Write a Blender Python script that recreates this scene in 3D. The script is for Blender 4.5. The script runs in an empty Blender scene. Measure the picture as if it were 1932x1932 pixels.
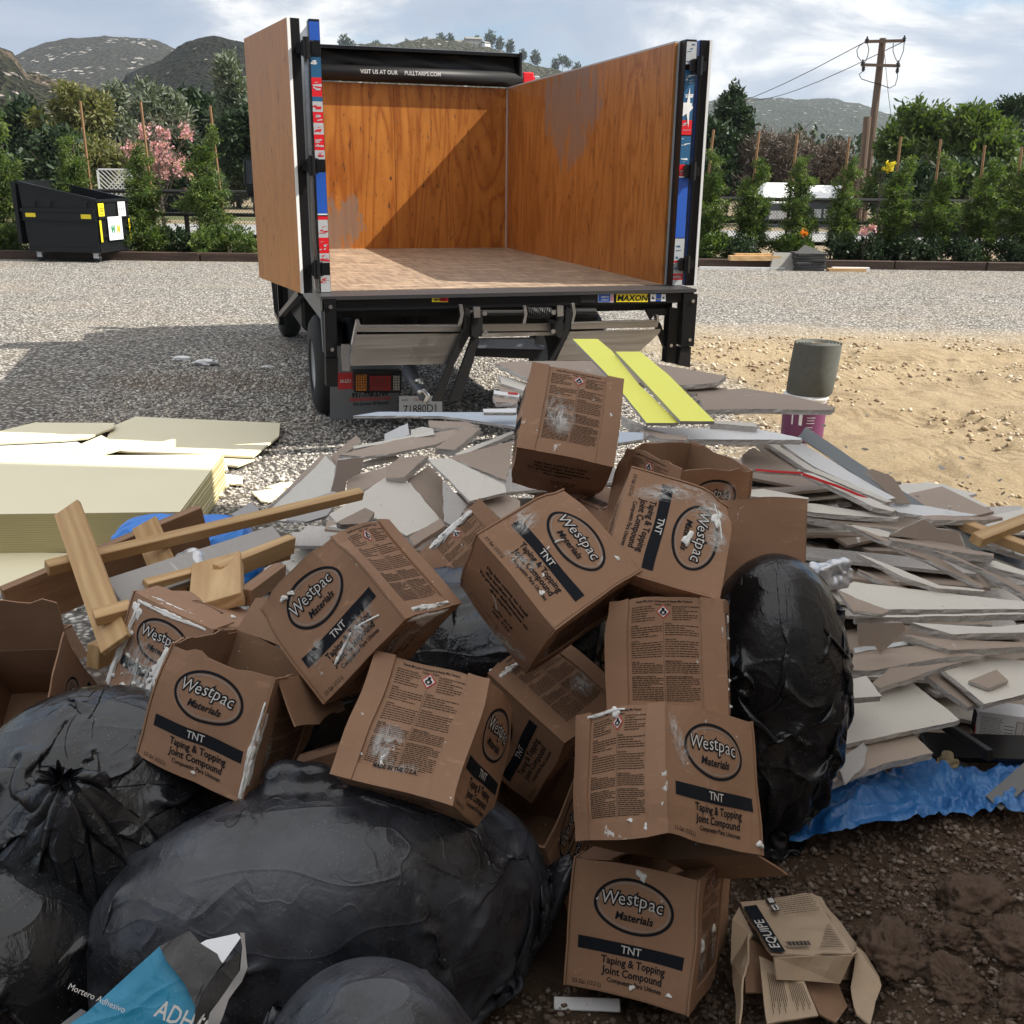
import bpy, bmesh, math, random
import numpy as np
from mathutils import Matrix, Vector
R_ = math.radians
scene = bpy.context.scene
C = scene.collection
# ------------------------------------------------------------------ camera
CAM_H, FPX, PITCH, ROLL = 1.80, 1914.0, 0.318, 0.0121
cf = np.array([0, math.cos(PITCH), -math.sin(PITCH)]); cr0 = np.array([1., 0, 0]); cu0 = np.cross(cr0, cf)
cr = math.cos(ROLL)*cr0 + math.sin(ROLL)*cu0; cu = -math.sin(ROLL)*cr0 + math.cos(ROLL)*cu0
cam = bpy.data.cameras.new('camera'); camo = bpy.data.objects.new('camera', cam); C.objects.link(camo)
camo.matrix_world = Matrix(((cr[0], cu[0], -cf[0], 0), (cr[1], cu[1], -cf[1], 0), (cr[2], cu[2], -cf[2], CAM_H), (0, 0, 0, 1)))
cam.sensor_fit = 'HORIZONTAL'; cam.sensor_width = 36; cam.lens = 36*FPX/1932; cam.clip_end = 12000; cam.clip_start = .05
scene.camera = camo
# ------------------------------------------------------------------ sky, sun, exposure
SUN = Vector((1.0, -0.07, 0.98)).normalized()
world = bpy.data.worlds.new('World'); scene.world = world; world.use_nodes = True
wt = world.node_tree; wt.nodes.clear()
def WN(t, **k):
    n = wt.nodes.new(t)
    for a, b in k.items(): setattr(n, a, b)
    return n
sky = WN('ShaderNodeTexSky', sky_type='NISHITA', sun_disc=False, sun_elevation=R_(44), sun_rotation=R_(94), air_density=1.3, dust_density=1.5)
skym = WN('ShaderNodeVectorMath', operation='MULTIPLY'); wt.links.new(sky.outputs[0], skym.inputs[0]); skym.inputs[1].default_value = (.30, .44, .62)
tc = WN('ShaderNodeTexCoord'); sep = WN('ShaderNodeSeparateXYZ'); wt.links.new(tc.outputs['Generated'], sep.inputs[0])
def wm(op, a, b=None, clamp=False):
    n = WN('ShaderNodeMath', operation=op); n.use_clamp = clamp
    for i, s in enumerate((a, b)):
        if s is None: continue
        if isinstance(s, (int, float)): n.inputs[i].default_value = s
        else: wt.links.new(s, n.inputs[i])
    return n.outputs[0]
zz = wm('ADD', wm('MAXIMUM', sep.outputs[2], 0.0), .16)
comb = WN('ShaderNodeCombineXYZ')
wt.links.new(wm('DIVIDE', sep.outputs[0], zz), comb.inputs[0]); wt.links.new(wm('DIVIDE', sep.outputs[1], zz), comb.inputs[1])
def wnoise(scale, det, rough, off=0., dist=0.):
    n = WN('ShaderNodeTexNoise'); n.inputs['Scale'].default_value = scale; n.inputs['Detail'].default_value = det
    n.inputs['Roughness'].default_value = rough; n.inputs['Distortion'].default_value = dist
    mp = WN('ShaderNodeMapping'); mp.inputs['Location'].default_value = (off, off*.7, off*.3)
    mp.inputs['Scale'].default_value = (1, .8, 1)
    wt.links.new(comb.outputs[0], mp.inputs[0]); wt.links.new(mp.outputs[0], n.inputs['Vector'])
    return n.outputs['Fac']
def wramp(s, pts):
    n = WN('ShaderNodeValToRGB'); wt.links.new(s, n.inputs[0]); e = n.color_ramp.elements
    while len(e) < len(pts): e.new(.5)
    for q, (p, c) in zip(e, pts): q.position = p; q.color = (*c, 1)
    return n.outputs[0]
cov = wramp(wnoise(.62, 9, .56, 3.4, .15), [(.465, (0, 0, 0)), (.54, (1, 1, 1))])
shade = wramp(wnoise(.95, 9, .58, 8.3, .4), [(.40, (1.45, 1.85, 2.55)), (.49, (1.9, 2.25, 2.85)), (.53, (2.8, 3.0, 3.35)), (.575, (4.7, 4.7, 4.7))])
low = wramp(sep.outputs[2], [(.22, (1, 1, 1)), (.60, (.42, .42, .42))])
hi = wramp(sep.outputs[2], [(.32, (0, 0, 0)), (.62, (1, 1, 1))])
covl = wm('ADD', wm('MULTIPLY', cov, wm('SUBTRACT', 1., hi)), wm('MULTIPLY', hi, .85))
shm = WN('ShaderNodeMix', data_type='RGBA'); wt.links.new(hi, shm.inputs['Factor']); wt.links.new(shade, shm.inputs['A']); shm.inputs['B'].default_value = (5.7, 5.6, 5.4, 1); shade = shm.outputs['Result']
mx = WN('ShaderNodeMix', data_type='RGBA')
wt.links.new(covl, mx.inputs['Factor']); wt.links.new(skym.outputs[0], mx.inputs['A']); wt.links.new(shade, mx.inputs['B'])
bg = WN('ShaderNodeBackground'); bg.inputs['Strength'].default_value = .14
wt.links.new(mx.outputs['Result'], bg.inputs['Color'])
wo = WN('ShaderNodeOutputWorld'); wt.links.new(bg.outputs[0], wo.inputs[0])
sl = bpy.data.lights.new('sun', 'SUN'); sl.energy = 4.8; sl.angle = R_(.5); sl.color = (1, .95, .86)
so = bpy.data.objects.new('sun', sl); C.objects.link(so); so.location = (20, -5, 30)
so.rotation_euler = (-SUN).to_track_quat('-Z', 'Y').to_euler()
scene.view_settings.view_transform = 'Standard'; scene.view_settings.look = 'None'
scene.view_settings.exposure = 0.78; scene.view_settings.gamma = 1
scene.render.engine = 'CYCLES'
scene.cycles.max_bounces = 6; scene.cycles.volume_bounces = 0
# ------------------------------------------------------------------ geometry helpers
rng = np.random.RandomState(7); random.seed(7)
TILE = {'P': (0, 0, 1)}
def _t(k, x, y, w, px=1932.): TILE[k] = (x*.7546875, y*.7546875, w/px*.7546875)
for k, x, y, w in (('a', 600, 600, 700), ('b', 1200, 600, 700), ('c', 1860, 800, 700), ('d', 0, 950, 700), ('e', 0, 1450, 700),
                   ('f', 500, 1150, 700), ('g', 1100, 1150, 700), ('h', 1860, 1400, 700), ('i', 0, 1860, 700), ('j', 600, 1600, 800),
                   ('l', 1760, 1860, 800), ('A', 0, 0, 860), ('B', 600, 0, 860), ('D', 1240, 0, 660), ('E', 1700, 0, 860),
                   ('o', 1100, 720, 660), ('q', 660, 700, 500)): _t(k, x, y, w)
_t('k', 1300, 1700, 700, 1573.); _t('m', 1180, 1500, 300, 724.); _t('n', 0, 1480, 300, 1449.)
def ray(t, u, v):
    """direction of the sight line through a point measured on the photograph"""
    ox, oy, s = TILE[t]; u = ox+u*s; v = oy+v*s
    return cf + (u-966)/FPX*cr - (v-966)/FPX*cu
O = np.array([0, 0, CAM_H])
def at(t, u, v, z=None, y=None):
    d = ray(t, u, v)
    k = (z-CAM_H)/d[2] if z is not None else y/d[1]
    return O+d*k
def onplane(t, u, v, p0, n):
    d = ray(t, u, v); return O+d*(np.dot(p0-O, n)/np.dot(d, n))
def unit(v): v = np.asarray(v, float); return v/np.linalg.norm(v)
def h3(ix, iy, iz, s):
    n = (ix*73856093) ^ (iy*19349663) ^ (iz*83492791) ^ (s*2654435 + 977)
    n = (n ^ (n >> 13))*1274126177 & 0x7fffffff
    n = (n ^ (n >> 15))*2246822519 & 0x7fffffff
    return (n & 0xffffff)/float(0xffffff)*2-1
def vnoise(P, s=0):
    P = np.asarray(P, float); I = np.floor(P).astype(np.int64); f = P-I; f = f*f*f*(f*(f*6-15)+10)
    r = 0
    for dx in (0, 1):
        wx = f[:, 0] if dx else 1-f[:, 0]
        for dy in (0, 1):
            wy = f[:, 1] if dy else 1-f[:, 1]
            for dz in (0, 1):
                wz = f[:, 2] if dz else 1-f[:, 2]
                r = r+wx*wy*wz*h3(I[:, 0]+dx, I[:, 1]+dy, I[:, 2]+dz, s)
    return r
def fbm(P, s=0, o=4, g=.5):
    P = np.asarray(P, float); a = 1.; r = 0
    for i in range(o): r = r+a*vnoise(P*(2.03**i)+i*7.3, s+i*11); a *= g
    return r
def ridged(P, s=0, o=3, g=.5):
    P = np.asarray(P, float); a = 1.; r = 0
    for i in range(o): r = r+a*(1-2*np.abs(vnoise(P*(2.03**i)+i*3.1, s+i*11))); a *= g
    return r
def mkmesh(name, V, F, mats, mi=None, smooth=False):
    me = bpy.data.meshes.new(name)
    V = np.asarray(V, np.float32)
    if isinstance(F, np.ndarray):
        n, k = F.shape
        me.vertices.add(len(V)); me.vertices.foreach_set('co', V.ravel())
        me.loops.add(n*k); me.loops.foreach_set('vertex_index', F.ravel().astype(np.int32))
        me.polygons.add(n); me.polygons.foreach_set('loop_start', np.arange(0, n*k, k, dtype=np.int32))
        me.polygons.foreach_set('loop_total', np.full(n, k, np.int32))
    else: me.from_pydata([tuple(map(float, v)) for v in V], [], [tuple(f) for f in F])
    for m in (mats if isinstance(mats, (list, tuple)) else [mats]): me.materials.append(m)
    if mi is not None: me.polygons.foreach_set('material_index', np.asarray(mi, np.int32))
    if smooth: me.polygons.foreach_set('use_smooth', np.ones(len(me.polygons), bool))
    me.update(calc_edges=True); me.validate()
    return me
def link(name, me, parent=None, loc=None, rot=None):
    o = bpy.data.objects.new(name, me); C.objects.link(o)
    if parent is not None: o.parent = parent
    if loc is not None: o.location = loc
    if rot is not None: o.rotation_euler = rot
    return o
def tag(o, label=None, cat=None, group=None, kind=None):
    for k, v in (('label', label), ('category', cat), ('group', group), ('kind', kind)):
        if v: o[k] = v
    return o
def thing(name, label, cat, loc=(0, 0, 0), rz=0, group=None, mat=None):
    o = link(name, None)
    if mat is not None: o.matrix_world = mat
    else: o.location = loc; o.rotation_euler = (0, 0, rz)
    o.empty_display_size = .1
    return tag(o, label, cat, group)
def dup(root, **kw):
    r = root.copy(); C.objects.link(r)
    for ch in list(root.children):
        c = ch.copy(); C.objects.link(c); c.parent = r
        for g in ch.children:
            d = g.copy(); C.objects.link(d); d.parent = c
    return r
class MB:
    def __init__(s): s.V = []; s.F = []; s.M = []; s.n = 0
    def add(s, V, F, m=0):
        s.V += [tuple(map(float, v)) for v in V]
        for f in F: s.F.append(tuple(i+s.n for i in f)); s.M.append(m)
        s.n += len(V); return s
    def box(s, a, b, m=0, bev=0.0, rz=0, c=None):
        x0, y0, z0 = [min(p, q) for p, q in zip(a, b)]; x1, y1, z1 = [max(p, q) for p, q in zip(a, b)]
        e = min(bev, (x1-x0)/2.1, (y1-y0)/2.1, (z1-z0)/2.1)
        if e <= 0:
            V = [(x, y, z) for x in (x0, x1) for y in (y0, y1) for z in (z0, z1)]
            F = [(0, 1, 3, 2), (4, 6, 7, 5), (0, 4, 5, 1), (2, 3, 7, 6), (0, 2, 6, 4), (1, 5, 7, 3)]
            return s.add(V, F, m)
        bm = bmesh.new(); bmesh.ops.create_cube(bm, size=1)
        for v in bm.verts: v.co = ((x0+x1)/2+v.co.x*(x1-x0), (y0+y1)/2+v.co.y*(y1-y0), (z0+z1)/2+v.co.z*(z1-z0))
        bmesh.ops.bevel(bm, geom=list(bm.edges), offset=e, segments=1, affect='EDGES')
        bm.verts.index_update(); s.add([v.co[:] for v in bm.verts], [[v.index for v in f.verts] for f in bm.faces], m); bm.free(); return s
    def obox(s, c, ax, ay, az, m=0):
        c, ax, ay, az = map(lambda q: np.asarray(q, float), (c, ax, ay, az))
        V = [c+i*ax+j*ay+k*az for i in (-.5, .5) for j in (-.5, .5) for k in (-.5, .5)]
        F = [(0, 1, 3, 2), (4, 6, 7, 5), (0, 4, 5, 1), (2, 3, 7, 6), (0, 2, 6, 4), (1, 5, 7, 3)]
        return s.add(V, F, m)
    def bar(s, p, q, w, h=None, m=0, up=(0, 0, 1)):
        p = np.asarray(p, float); q = np.asarray(q, float); d = q-p; u = unit(d); h = h or w
        x = np.cross(u, up)
        if np.linalg.norm(x) < 1e-3: x = np.cross(u, (0, 1, 0))
        x = unit(x); z = np.cross(x, u)
        return s.obox((p+q)/2, x*w, d, z*h, m)
    def tube(s, pts, r, n=8, m=0, cap=True):
        P = [np.asarray(p, float) for p in pts]; rr = r if isinstance(r, (list, tuple)) else [r]*len(P)
        ref = None; V = []; F = []
        for i, p in enumerate(P):
            d = unit(P[min(i+1, len(P)-1)]-P[max(i-1, 0)])
            if ref is None: ref = np.cross(d, (0, 0, 1)) if abs(d[2]) < .95 else np.cross(d, (1, 0, 0))
            x = unit(ref-d*np.dot(ref, d)); ref = x; y = np.cross(d, x)
            for k in range(n): a = 2*math.pi*k/n; V.append(p+rr[i]*(math.cos(a)*x+math.sin(a)*y))
        for i in range(len(P)-1):
            for k in range(n): F.append((i*n+k, i*n+(k+1) % n, (i+1)*n+(k+1) % n, (i+1)*n+k))
        if cap: F.append(tuple(range(n))[::-1]); F.append(tuple((len(P)-1)*n+k for k in range(n)))
        return s.add(V, F, m)
    def prism(s, poly, ext, m=0, ms=None):
        P = [np.asarray(p, float) for p in poly]; e = np.asarray(ext, float); n = len(P)
        nn = sum(np.cross(P[i]-P[0], P[(i+1) % n]-P[0]) for i in range(1, n-1))
        if np.dot(nn, e) > 0: P = P[::-1]
        V = P+[p+e for p in P]
        s.add(V, [tuple(range(n)), tuple(range(2*n-1, n-1, -1))], m)
        s.add(V, [(i, i+n, (i+1) % n+n, (i+1) % n) for i in range(n)], m if ms is None else ms); return s
    def lathe(s, prof, c=(0, 0, 0), n=28, m=0):
        V = []; F = []
        for r, z in prof:
            for k in range(n): a = 2*math.pi*k/n; V.append((c[0]+r*math.cos(a), c[1]+r*math.sin(a), c[2]+z))
        for i in range(len(prof)-1):
            for k in range(n): F.append((i*n+k, i*n+(k+1) % n, (i+1)*n+(k+1) % n, (i+1)*n+k))
        return s.add(V, F, m)
    def mesh(s, name, mats, smooth=False): return mkmesh(name, s.V, s.F, mats, s.M, smooth)
    def build(s, name, mats, parent=None, smooth=False, **k): return link(name, s.mesh(name, mats, smooth), parent, **k)
# ------------------------------------------------------------------ material helpers
class G:
    def __init__(s, name):
        s.m = bpy.data.materials.new(name); s.m.use_nodes = True; s.t = s.m.node_tree
        s.b = s.t.nodes['Principled BSDF']; s.c = s.t.nodes.new('ShaderNodeTexCoord'); s._oi = None
    def _in(s, sock, v):
        if v is None: return
        if hasattr(v, 'is_output') or isinstance(v, bpy.types.NodeSocket): s.t.links.new(v, sock)
        elif isinstance(v, (tuple, list)) and len(v) == 3 and sock.type == 'RGBA': sock.default_value = (*v, 1)
        else: sock.default_value = v
    @property
    def obj(s): return s.c.outputs['Object']
    def rnd(s):
        if s._oi is None: s._oi = s.t.nodes.new('ShaderNodeObjectInfo')
        return s._oi.outputs['Random']
    def map(s, scale=(1, 1, 1), rot=(0, 0, 0), loc=(0, 0, 0), vec=None, rnd=False):
        n = s.t.nodes.new('ShaderNodeMapping'); s._in(n.inputs[0], vec or s.obj)
        n.inputs['Scale'].default_value = scale; n.inputs['Rotation'].default_value = rot; n.inputs['Location'].default_value = loc
        o = n.outputs[0]
        if rnd:
            a = s.t.nodes.new('ShaderNodeVectorMath'); a.operation = 'ADD'; s._in(a.inputs[0], o)
            k = s.math('MULTIPLY', s.rnd(), 37.0); s._in(a.inputs[1], k); o = a.outputs[0]
        return o
    def noise(s, scale=5, det=4, rough=.5, vec=None, dist=0, col=False):
        n = s.t.nodes.new('ShaderNodeTexNoise'); s._in(n.inputs['Vector'], vec or s.obj)
        n.inputs['Scale'].default_value = scale; n.inputs['Detail'].default_value = det; n.inputs['Roughness'].default_value = rough; n.inputs['Distortion'].default_value = dist
        return n.outputs['Color' if col else 'Fac']
    def vor(s, scale=5, vec=None, out='Distance', feat='F1', rnd=1):
        n = s.t.nodes.new('ShaderNodeTexVoronoi'); n.feature = feat; s._in(n.inputs['Vector'], vec or s.obj); n.inputs['Scale'].default_value = scale
        n.inputs['Randomness'].default_value = rnd
        return n.outputs[out]
    def wave(s, scale=5, dist=2, det=3, vec=None, axis='X', dscale=1.):
        n = s.t.nodes.new('ShaderNodeTexWave'); n.bands_direction = axis; s._in(n.inputs['Vector'], vec or s.obj)
        n.inputs['Scale'].default_value = scale; n.inputs['Distortion'].default_value = dist; n.inputs['Detail'].default_value = det; n.inputs['Detail Scale'].default_value = dscale
        return n.outputs['Fac']
    def ramp(s, f, pts, mode='LINEAR'):
        n = s.t.nodes.new('ShaderNodeValToRGB'); s._in(n.inputs[0], f); e = n.color_ramp.elements; n.color_ramp.interpolation = mode
        while len(e) < len(pts): e.new(.5)
        for q, (p, c) in zip(e, pts): q.position = p; q.color = (*(c if isinstance(c, (tuple, list)) else (c, c, c)), 1)
        return n.outputs[0]
    def mix(s, f, a, b, mode='MIX'):
        n = s.t.nodes.new('ShaderNodeMix'); n.data_type = 'RGBA'; n.blend_type = mode
        s._in(n.inputs['Factor'], f); s._in(n.inputs['A'], a); s._in(n.inputs['B'], b); return n.outputs['Result']
    def math(s, op, a, b=None, clamp=False):
        n = s.t.nodes.new('ShaderNodeMath'); n.operation = op; n.use_clamp = clamp; s._in(n.inputs[0], a)
        if b is not None: s._in(n.inputs[1], b)
        return n.outputs[0]
    def sep(s, vec=None):
        n = s.t.nodes.new('ShaderNodeSeparateXYZ'); s._in(n.inputs[0], vec or s.obj); return n.outputs
    def bump(s, h, st=.5, d=.01, nrm=None):
        n = s.t.nodes.new('ShaderNodeBump'); s._in(n.inputs['Height'], h); n.inputs['Strength'].default_value = st; n.inputs['Distance'].default_value = d
        if nrm is not None: s._in(n.inputs['Normal'], nrm)
        return n.outputs[0]
    def attr(s, name):
        n = s.t.nodes.new('ShaderNodeAttribute'); n.attribute_name = name; return n.outputs
    def out(s, col=None, rough=None, nrm=None, metal=None, spec=None, **k):
        s._in(s.b.inputs['Base Color'], col); s._in(s.b.inputs['Roughness'], rough); s._in(s.b.inputs['Normal'], nrm)
        s._in(s.b.inputs['Metallic'], metal); s._in(s.b.inputs['Specular IOR Level'], spec)
        for a, b in k.items(): s._in(s.b.inputs[a.replace('_', ' ')], b)
        return s.m
def plain(name, col, rough=.6, metal=0., spec=.5, var=.12, bscale=30, bst=.15):
    g = G(name); n = g.noise(bscale*.3, 5, .6, g.map(rnd=True))
    c = g.mix(n, tuple(x*(1-var) for x in col), tuple(min(1, x*(1+var)) for x in col))
    return g.out(c, rough, g.bump(g.noise(bscale, 4), bst, .004), metal, spec)
M = {}
def mk_materials():
    # kraft board, white smears of joint compound and rub marks, each carton different
    def kraft(name, a, b, smear):
        g = G(name); v = g.map(rnd=True)
        fib = g.noise(60, 4, .6, g.map((1, 1, .25), rnd=True)); big = g.noise(5, 4, .55, v)
        c = g.mix(big, a, b); c = g.mix(g.math('MULTIPLY', fib, .35), c, tuple(x*.75 for x in a))
        rub = g.ramp(g.noise(16, 6, .7, g.map((1, 1, 2.2), (.4, .3, .2), rnd=True), .6), [(.60, 0.), (.72, .35)])
        c = g.mix(rub, c, tuple(min(1, x*1.7) for x in b))
        sm = g.ramp(g.noise(7, 7, .68, g.map((1.6, 1, 1), (.6, .2, .9), (3, 1, 2), rnd=True), .9), [(smear, 0.), (smear+.02, .8), (smear+.09, 1.)])
        fl = g.ramp(g.vor(22, v), [(.035, .9), (.06, 0.)])
        sm = g.math('MAXIMUM', sm, g.math('MULTIPLY', fl, g.ramp(g.noise(4, 2, .5, v), [(.56, 0.), (.6, 1.)])))
        c = g.mix(sm, c, (.72, .71, .67))
        h = g.math('ADD', g.math('MULTIPLY', big, .6), g.math('MULTIPLY', sm, .35))
        return g.out(c, g.mix(sm, (.72,)*3, (.5,)*3), g.bump(g.noise(45, 3, .6), .12, .002, g.bump(h, .45, .012)), spec=.35)
    M['kraft'] = kraft('kraft_cardboard', (.29, .16, .094), (.375, .222, .138), .655)
    M['kraft_in'] = kraft('kraft_cardboard_inside', (.24, .14, .083), (.31, .185, .113), .70)
    M['kraft_pale'] = kraft('pale_cardboard', (.42, .31, .21), (.50, .38, .27), .78)
    M['ink'] = plain('black_print', (.012, .014, .019), .8, bst=0, spec=.15)
    M['inkthin'] = plain('fine_print', (.025, .018, .014), .8, bst=0, spec=.15)
    M['inkred'] = plain('red_print', (.5, .03, .03), .6, bst=0)
    M['inkwhite'] = plain('white_print', (.62, .60, .57), .6, bst=0)
    M['inkgrey'] = plain('grey_print', (.30, .28, .26), .6, bst=0)
    g = G('joint_compound'); M['compound'] = g.out(g.mix(g.noise(30), (.74, .73, .69), (.86, .85, .82)), .4, g.bump(g.noise(40, 5, .6), .6, .006))
    def paper(name, a, b, rough=.8):
        g = G(name); v = g.map(rnd=True); n = g.noise(3, 5, .6, v); f = g.noise(55, 3, .6, g.map((1, .12, 1), rnd=True))
        c = g.mix(n, a, b); c = g.mix(g.math('MULTIPLY', f, .25), c, tuple(x*.8 for x in a))
        sp = g.ramp(g.noise(26, 5, .75, v), [(.64, 0.), (.72, .8)]); c = g.mix(sp, c, (.20, .17, .14))
        sc = g.ramp(g.noise(9, 7, .75, g.map((4, .6, 1), (0, 0, .6), rnd=True), 1.), [(.63, 0.), (.68, .6)]); c = g.mix(sc, c, (.7, .68, .65))
        sp2 = g.ramp(g.vor(40, v), [(.05, .9), (.08, 0.)]); sp2 = g.math('MULTIPLY', sp2, g.ramp(g.noise(3, 2, .5, v), [(.5, 0.), (.56, 1.)]))
        c = g.mix(sp2, c, (.14, .12, .10))
        # every sheet has its own tone
        c = g.mix(g.math('MULTIPLY', g.rnd(), .28), c, tuple(x*.6 for x in a))
        return g.out(c, rough, g.bump(g.noise(90, 3), .1, .002, g.bump(n, .3, .015)), spec=.3)
    M['board_cream'] = paper('drywall_face_paper', (.60, .565, .505), (.70, .665, .60))
    M['board_brown'] = paper('drywall_back_paper', (.33, .26, .21), (.43, .35, .29))
    M['board_grey'] = paper('drywall_grey_paper', (.40, .385, .37), (.49, .475, .46))
    M['board_blue'] = paper('drywall_blue_paper', (.44, .50, .58), (.56, .61, .68))
    M['board_white'] = paper('drywall_white_paper', (.68, .68, .68), (.76, .77, .78))
    g = G('gypsum_core'); v = g.map(rnd=True); n = g.noise(60, 6, .7, v)
    st = g.wave(30, 4, 4, g.map((1, 1, 9), rnd=True), 'Z')
    M['gypsum'] = g.out(g.mix(n, (.42, .38, .35), (.68, .65, .61)), .9, g.bump(g.math('ADD', n, g.math('MULTIPLY', g.noise(22, 4, .7, v), .8)), .9, .01))
    M['lime'] = plain('lime_yellow_board', (.93, .93, .17), .6, var=.06, bscale=12)
    M['pale_board'] = plain('pale_cream_board', (.80, .725, .50), .55, var=.05, bscale=8, bst=.1)
    g = G('stacked_board_edges'); z = g.sep()[2]
    st = g.ramp(g.math('FRACT', g.math('MULTIPLY', z, 1/.0125)), [(0., .25), (.12, .9), (.75, 1.), (.95, .3)])
    M['board_edge'] = g.out(g.mix(g.noise(3, 4, .6, g.map((1, 1, 90))), g.mix(st, (.12, .085, .035), (.38, .32, .14)), g.mix(st, (.16, .115, .05), (.58, .50, .26))), .7)
    def wood(name, a, b, d, ax='X', rough=.6, sc=9, knots=True):
        g = G(name); sv = {'X': (.12, 1, 1), 'Y': (1, .12, 1), 'Z': (1, 1, .12)}[ax]
        v = g.map(sv, rnd=True); w = g.wave(sc, 7, 4, v, 'Y' if ax != 'Y' else 'X', 1.2); n = g.noise(14, 6, .7, v)
        c = g.mix(w, a, b); c = g.mix(g.ramp(n, [(.45, 0.), (.75, .55)]), c, d)
        if knots:
            k = g.ramp(g.vor(3.0, g.map(tuple(x if x == 1 else .5 for x in sv), rnd=True)), [(.04, 1.), (.10, 0.)]); c = g.mix(k, c, tuple(x*.4 for x in d))
        c = g.mix(g.math('MULTIPLY', g.rnd(), .35), c, tuple(x*.6 for x in a))
        return g.out(c, rough, g.bump(g.math('ADD', w, n), .25, .004), spec=.3)
    M['pine'] = wood('pine_lumber', (.50, .31, .145), (.62, .42, .21), (.34, .19, .08))
    M['pine_old'] = wood('brown_lumber', (.27, .15, .08), (.34, .20, .11), (.14, .08, .05))
    M['stake_wood'] = wood('stake_wood', (.24, .13, .06), (.32, .18, .085), (.14, .08, .04), 'Z')
    M['tie_wood'] = wood('tie_wood', (.055, .035, .025), (.09, .055, .04), (.03, .02, .016))
    M['pole_wood'] = wood('pole_wood', (.13, .085, .06), (.18, .12, .085), (.07, .05, .035), 'Z', knots=False)
    # truck plywood with grain running up, knots, dark nicks, pale worn patch
    def ply(name, a, b, patch, door=False):
        g = G(name); v = g.map((1, 1, .16)); n2 = g.noise(3.2, 3, .5, g.map((1, 1, .35)), 1.2)
        w = g.math('PINGPONG', g.math('MULTIPLY', g.noise(2.6, 3, .5, g.map((1, 1, .16)), .4), 11. if not door else 9.), .5); w = g.math('MULTIPLY', w, 2.)
        fine = g.noise(60, 5, .65, g.map((1, 1, .05)))
        c = g.mix(g.ramp(w, [(.0, .0), (.4, .75), (1., 1.)]), a, b); c = g.mix(n2, c, tuple(x*.72 for x in a)); c = g.mix(g.math('MULTIPLY', fine, .5), c, tuple(x*.6 for x in a))
        k = g.ramp(g.vor(4.5, g.map((1, 1, .6))), [(.03, 1.), (.075, 0.)]); k = g.math('MULTIPLY', k, g.ramp(g.noise(2.2, 2), [(.48, 0.), (.52, 1.)]))
        c = g.mix(k, c, (.05, .022, .012))
        nick = g.ramp(g.noise(15, 5, .75, g.map((2.2, 2.2, .55), loc=(5, 2, 1)), .4), [(.60, 0.), (.65, .9)]); c = g.mix(nick, c, (.035, .02, .014))
        scr = g.ramp(g.noise(20, 4, .8, g.map((1.2, 1.2, 1), (.5, .3, .1))), [(.66, 0.), (.70, .6)]); c = g.mix(scr, c, (.55, .38, .24))
        if patch:
            s = g.sep(); px, pz, rx, rz, ax = patch
            d = g.math('ADD', g.math('POWER', g.math('DIVIDE', g.math('SUBTRACT', s[ax], px), rx), 2.), g.math('POWER', g.math('DIVIDE', g.math('SUBTRACT', s[2], pz), rz), 2.))
            d = g.math('ADD', d, g.math('MULTIPLY', g.math('SUBTRACT', g.noise(5, 7, .75, g.map((1, 1, .35))), .5), 6.5))
            c = g.mix(g.ramp(d, [(.6, .8), (1.5, 0.)]), c, (.20, .15, .12))
        return g.out(c, .42, g.bump(g.math('ADD', fine, w), .12, .004), spec=.4)
    M['ply_front'] = ply('front_plywood', (.34, .10, .012), (.70, .295, .055), (.62, 1.32, .22, .3, 0))
    M['ply_side'] = ply('side_plywood', (.33, .115, .022), (.60, .27, .07), (2.15, 2.45, .75, .5, 1))
    M['ply_door'] = ply('door_plywood', (.42, .148, .018), (.56, .23, .035), None, True)
    g = G('bed_floor_plywood'); n = g.noise(4, 6, .65); w = g.noise(30, 5, .7, g.map((1, .1, 1))); w2 = g.noise(24, 5, .75, g.map((.12, 1, 1), (0, 0, .35)))
    c = g.mix(n, (.24, .17, .112), (.36, .27, .185)); c = g.mix(g.ramp(w, [(.38, 0.), (.62, .8)]), c, (.13, .085, .06)); c = g.mix(g.ramp(w2, [(.52, 0.), (.62, .8)]), c, (.58, .43, .30))
    M['bed_floor'] = g.out(c, .6, g.bump(w, .15, .004))
    M['black_paint'] = plain('black_paint', (.007, .007, .008), .34, var=.3, bscale=20, bst=.1, spec=.3)
    M['black_steel'] = plain('dirty_black_steel', (.013, .012, .012), .5, var=.4, bscale=25, spec=.3)
    M['grey_paint'] = plain('grey_blue_paint', (.12, .135, .16), .4)
    M['silver_paint'] = plain('silver_paint', (.42, .43, .44), .45, var=.2)
    M['white_paint'] = plain('white_paint', (.75, .75, .74), .5)
    M['red_paint'] = plain('red_decal', (.62, .012, .02), .35, bst=0)
    M['blue_paint'] = plain('blue_decal', (.02, .09, .42), .35, bst=0)
    M['navy_paint'] = plain('navy_decal', (.02, .10, .21), .35, bst=0)
    M['yellow_paint'] = plain('yellow_label', (.85, .66, .02), .5, bst=0)
    g = G('brushed_aluminium'); n = g.noise(40, 4, .6, g.map((.03, 1, 1))); M['alu'] = g.out(g.mix(n, (.42, .39, .35), (.60, .57, .53)), g.ramp(n, [(.3, .28), (.7, .42)]), g.bump(n, .06, .002), 1.)
    M['chrome'] = plain('galvanised_steel', (.7, .7, .7), .25, 1.)
    M['rubber'] = plain('tyre_rubber', (.016, .016, .016), .75, bscale=60)
    M['flap_grey'] = plain('grey_mud_flap', (.16, .165, .17), .6)
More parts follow.
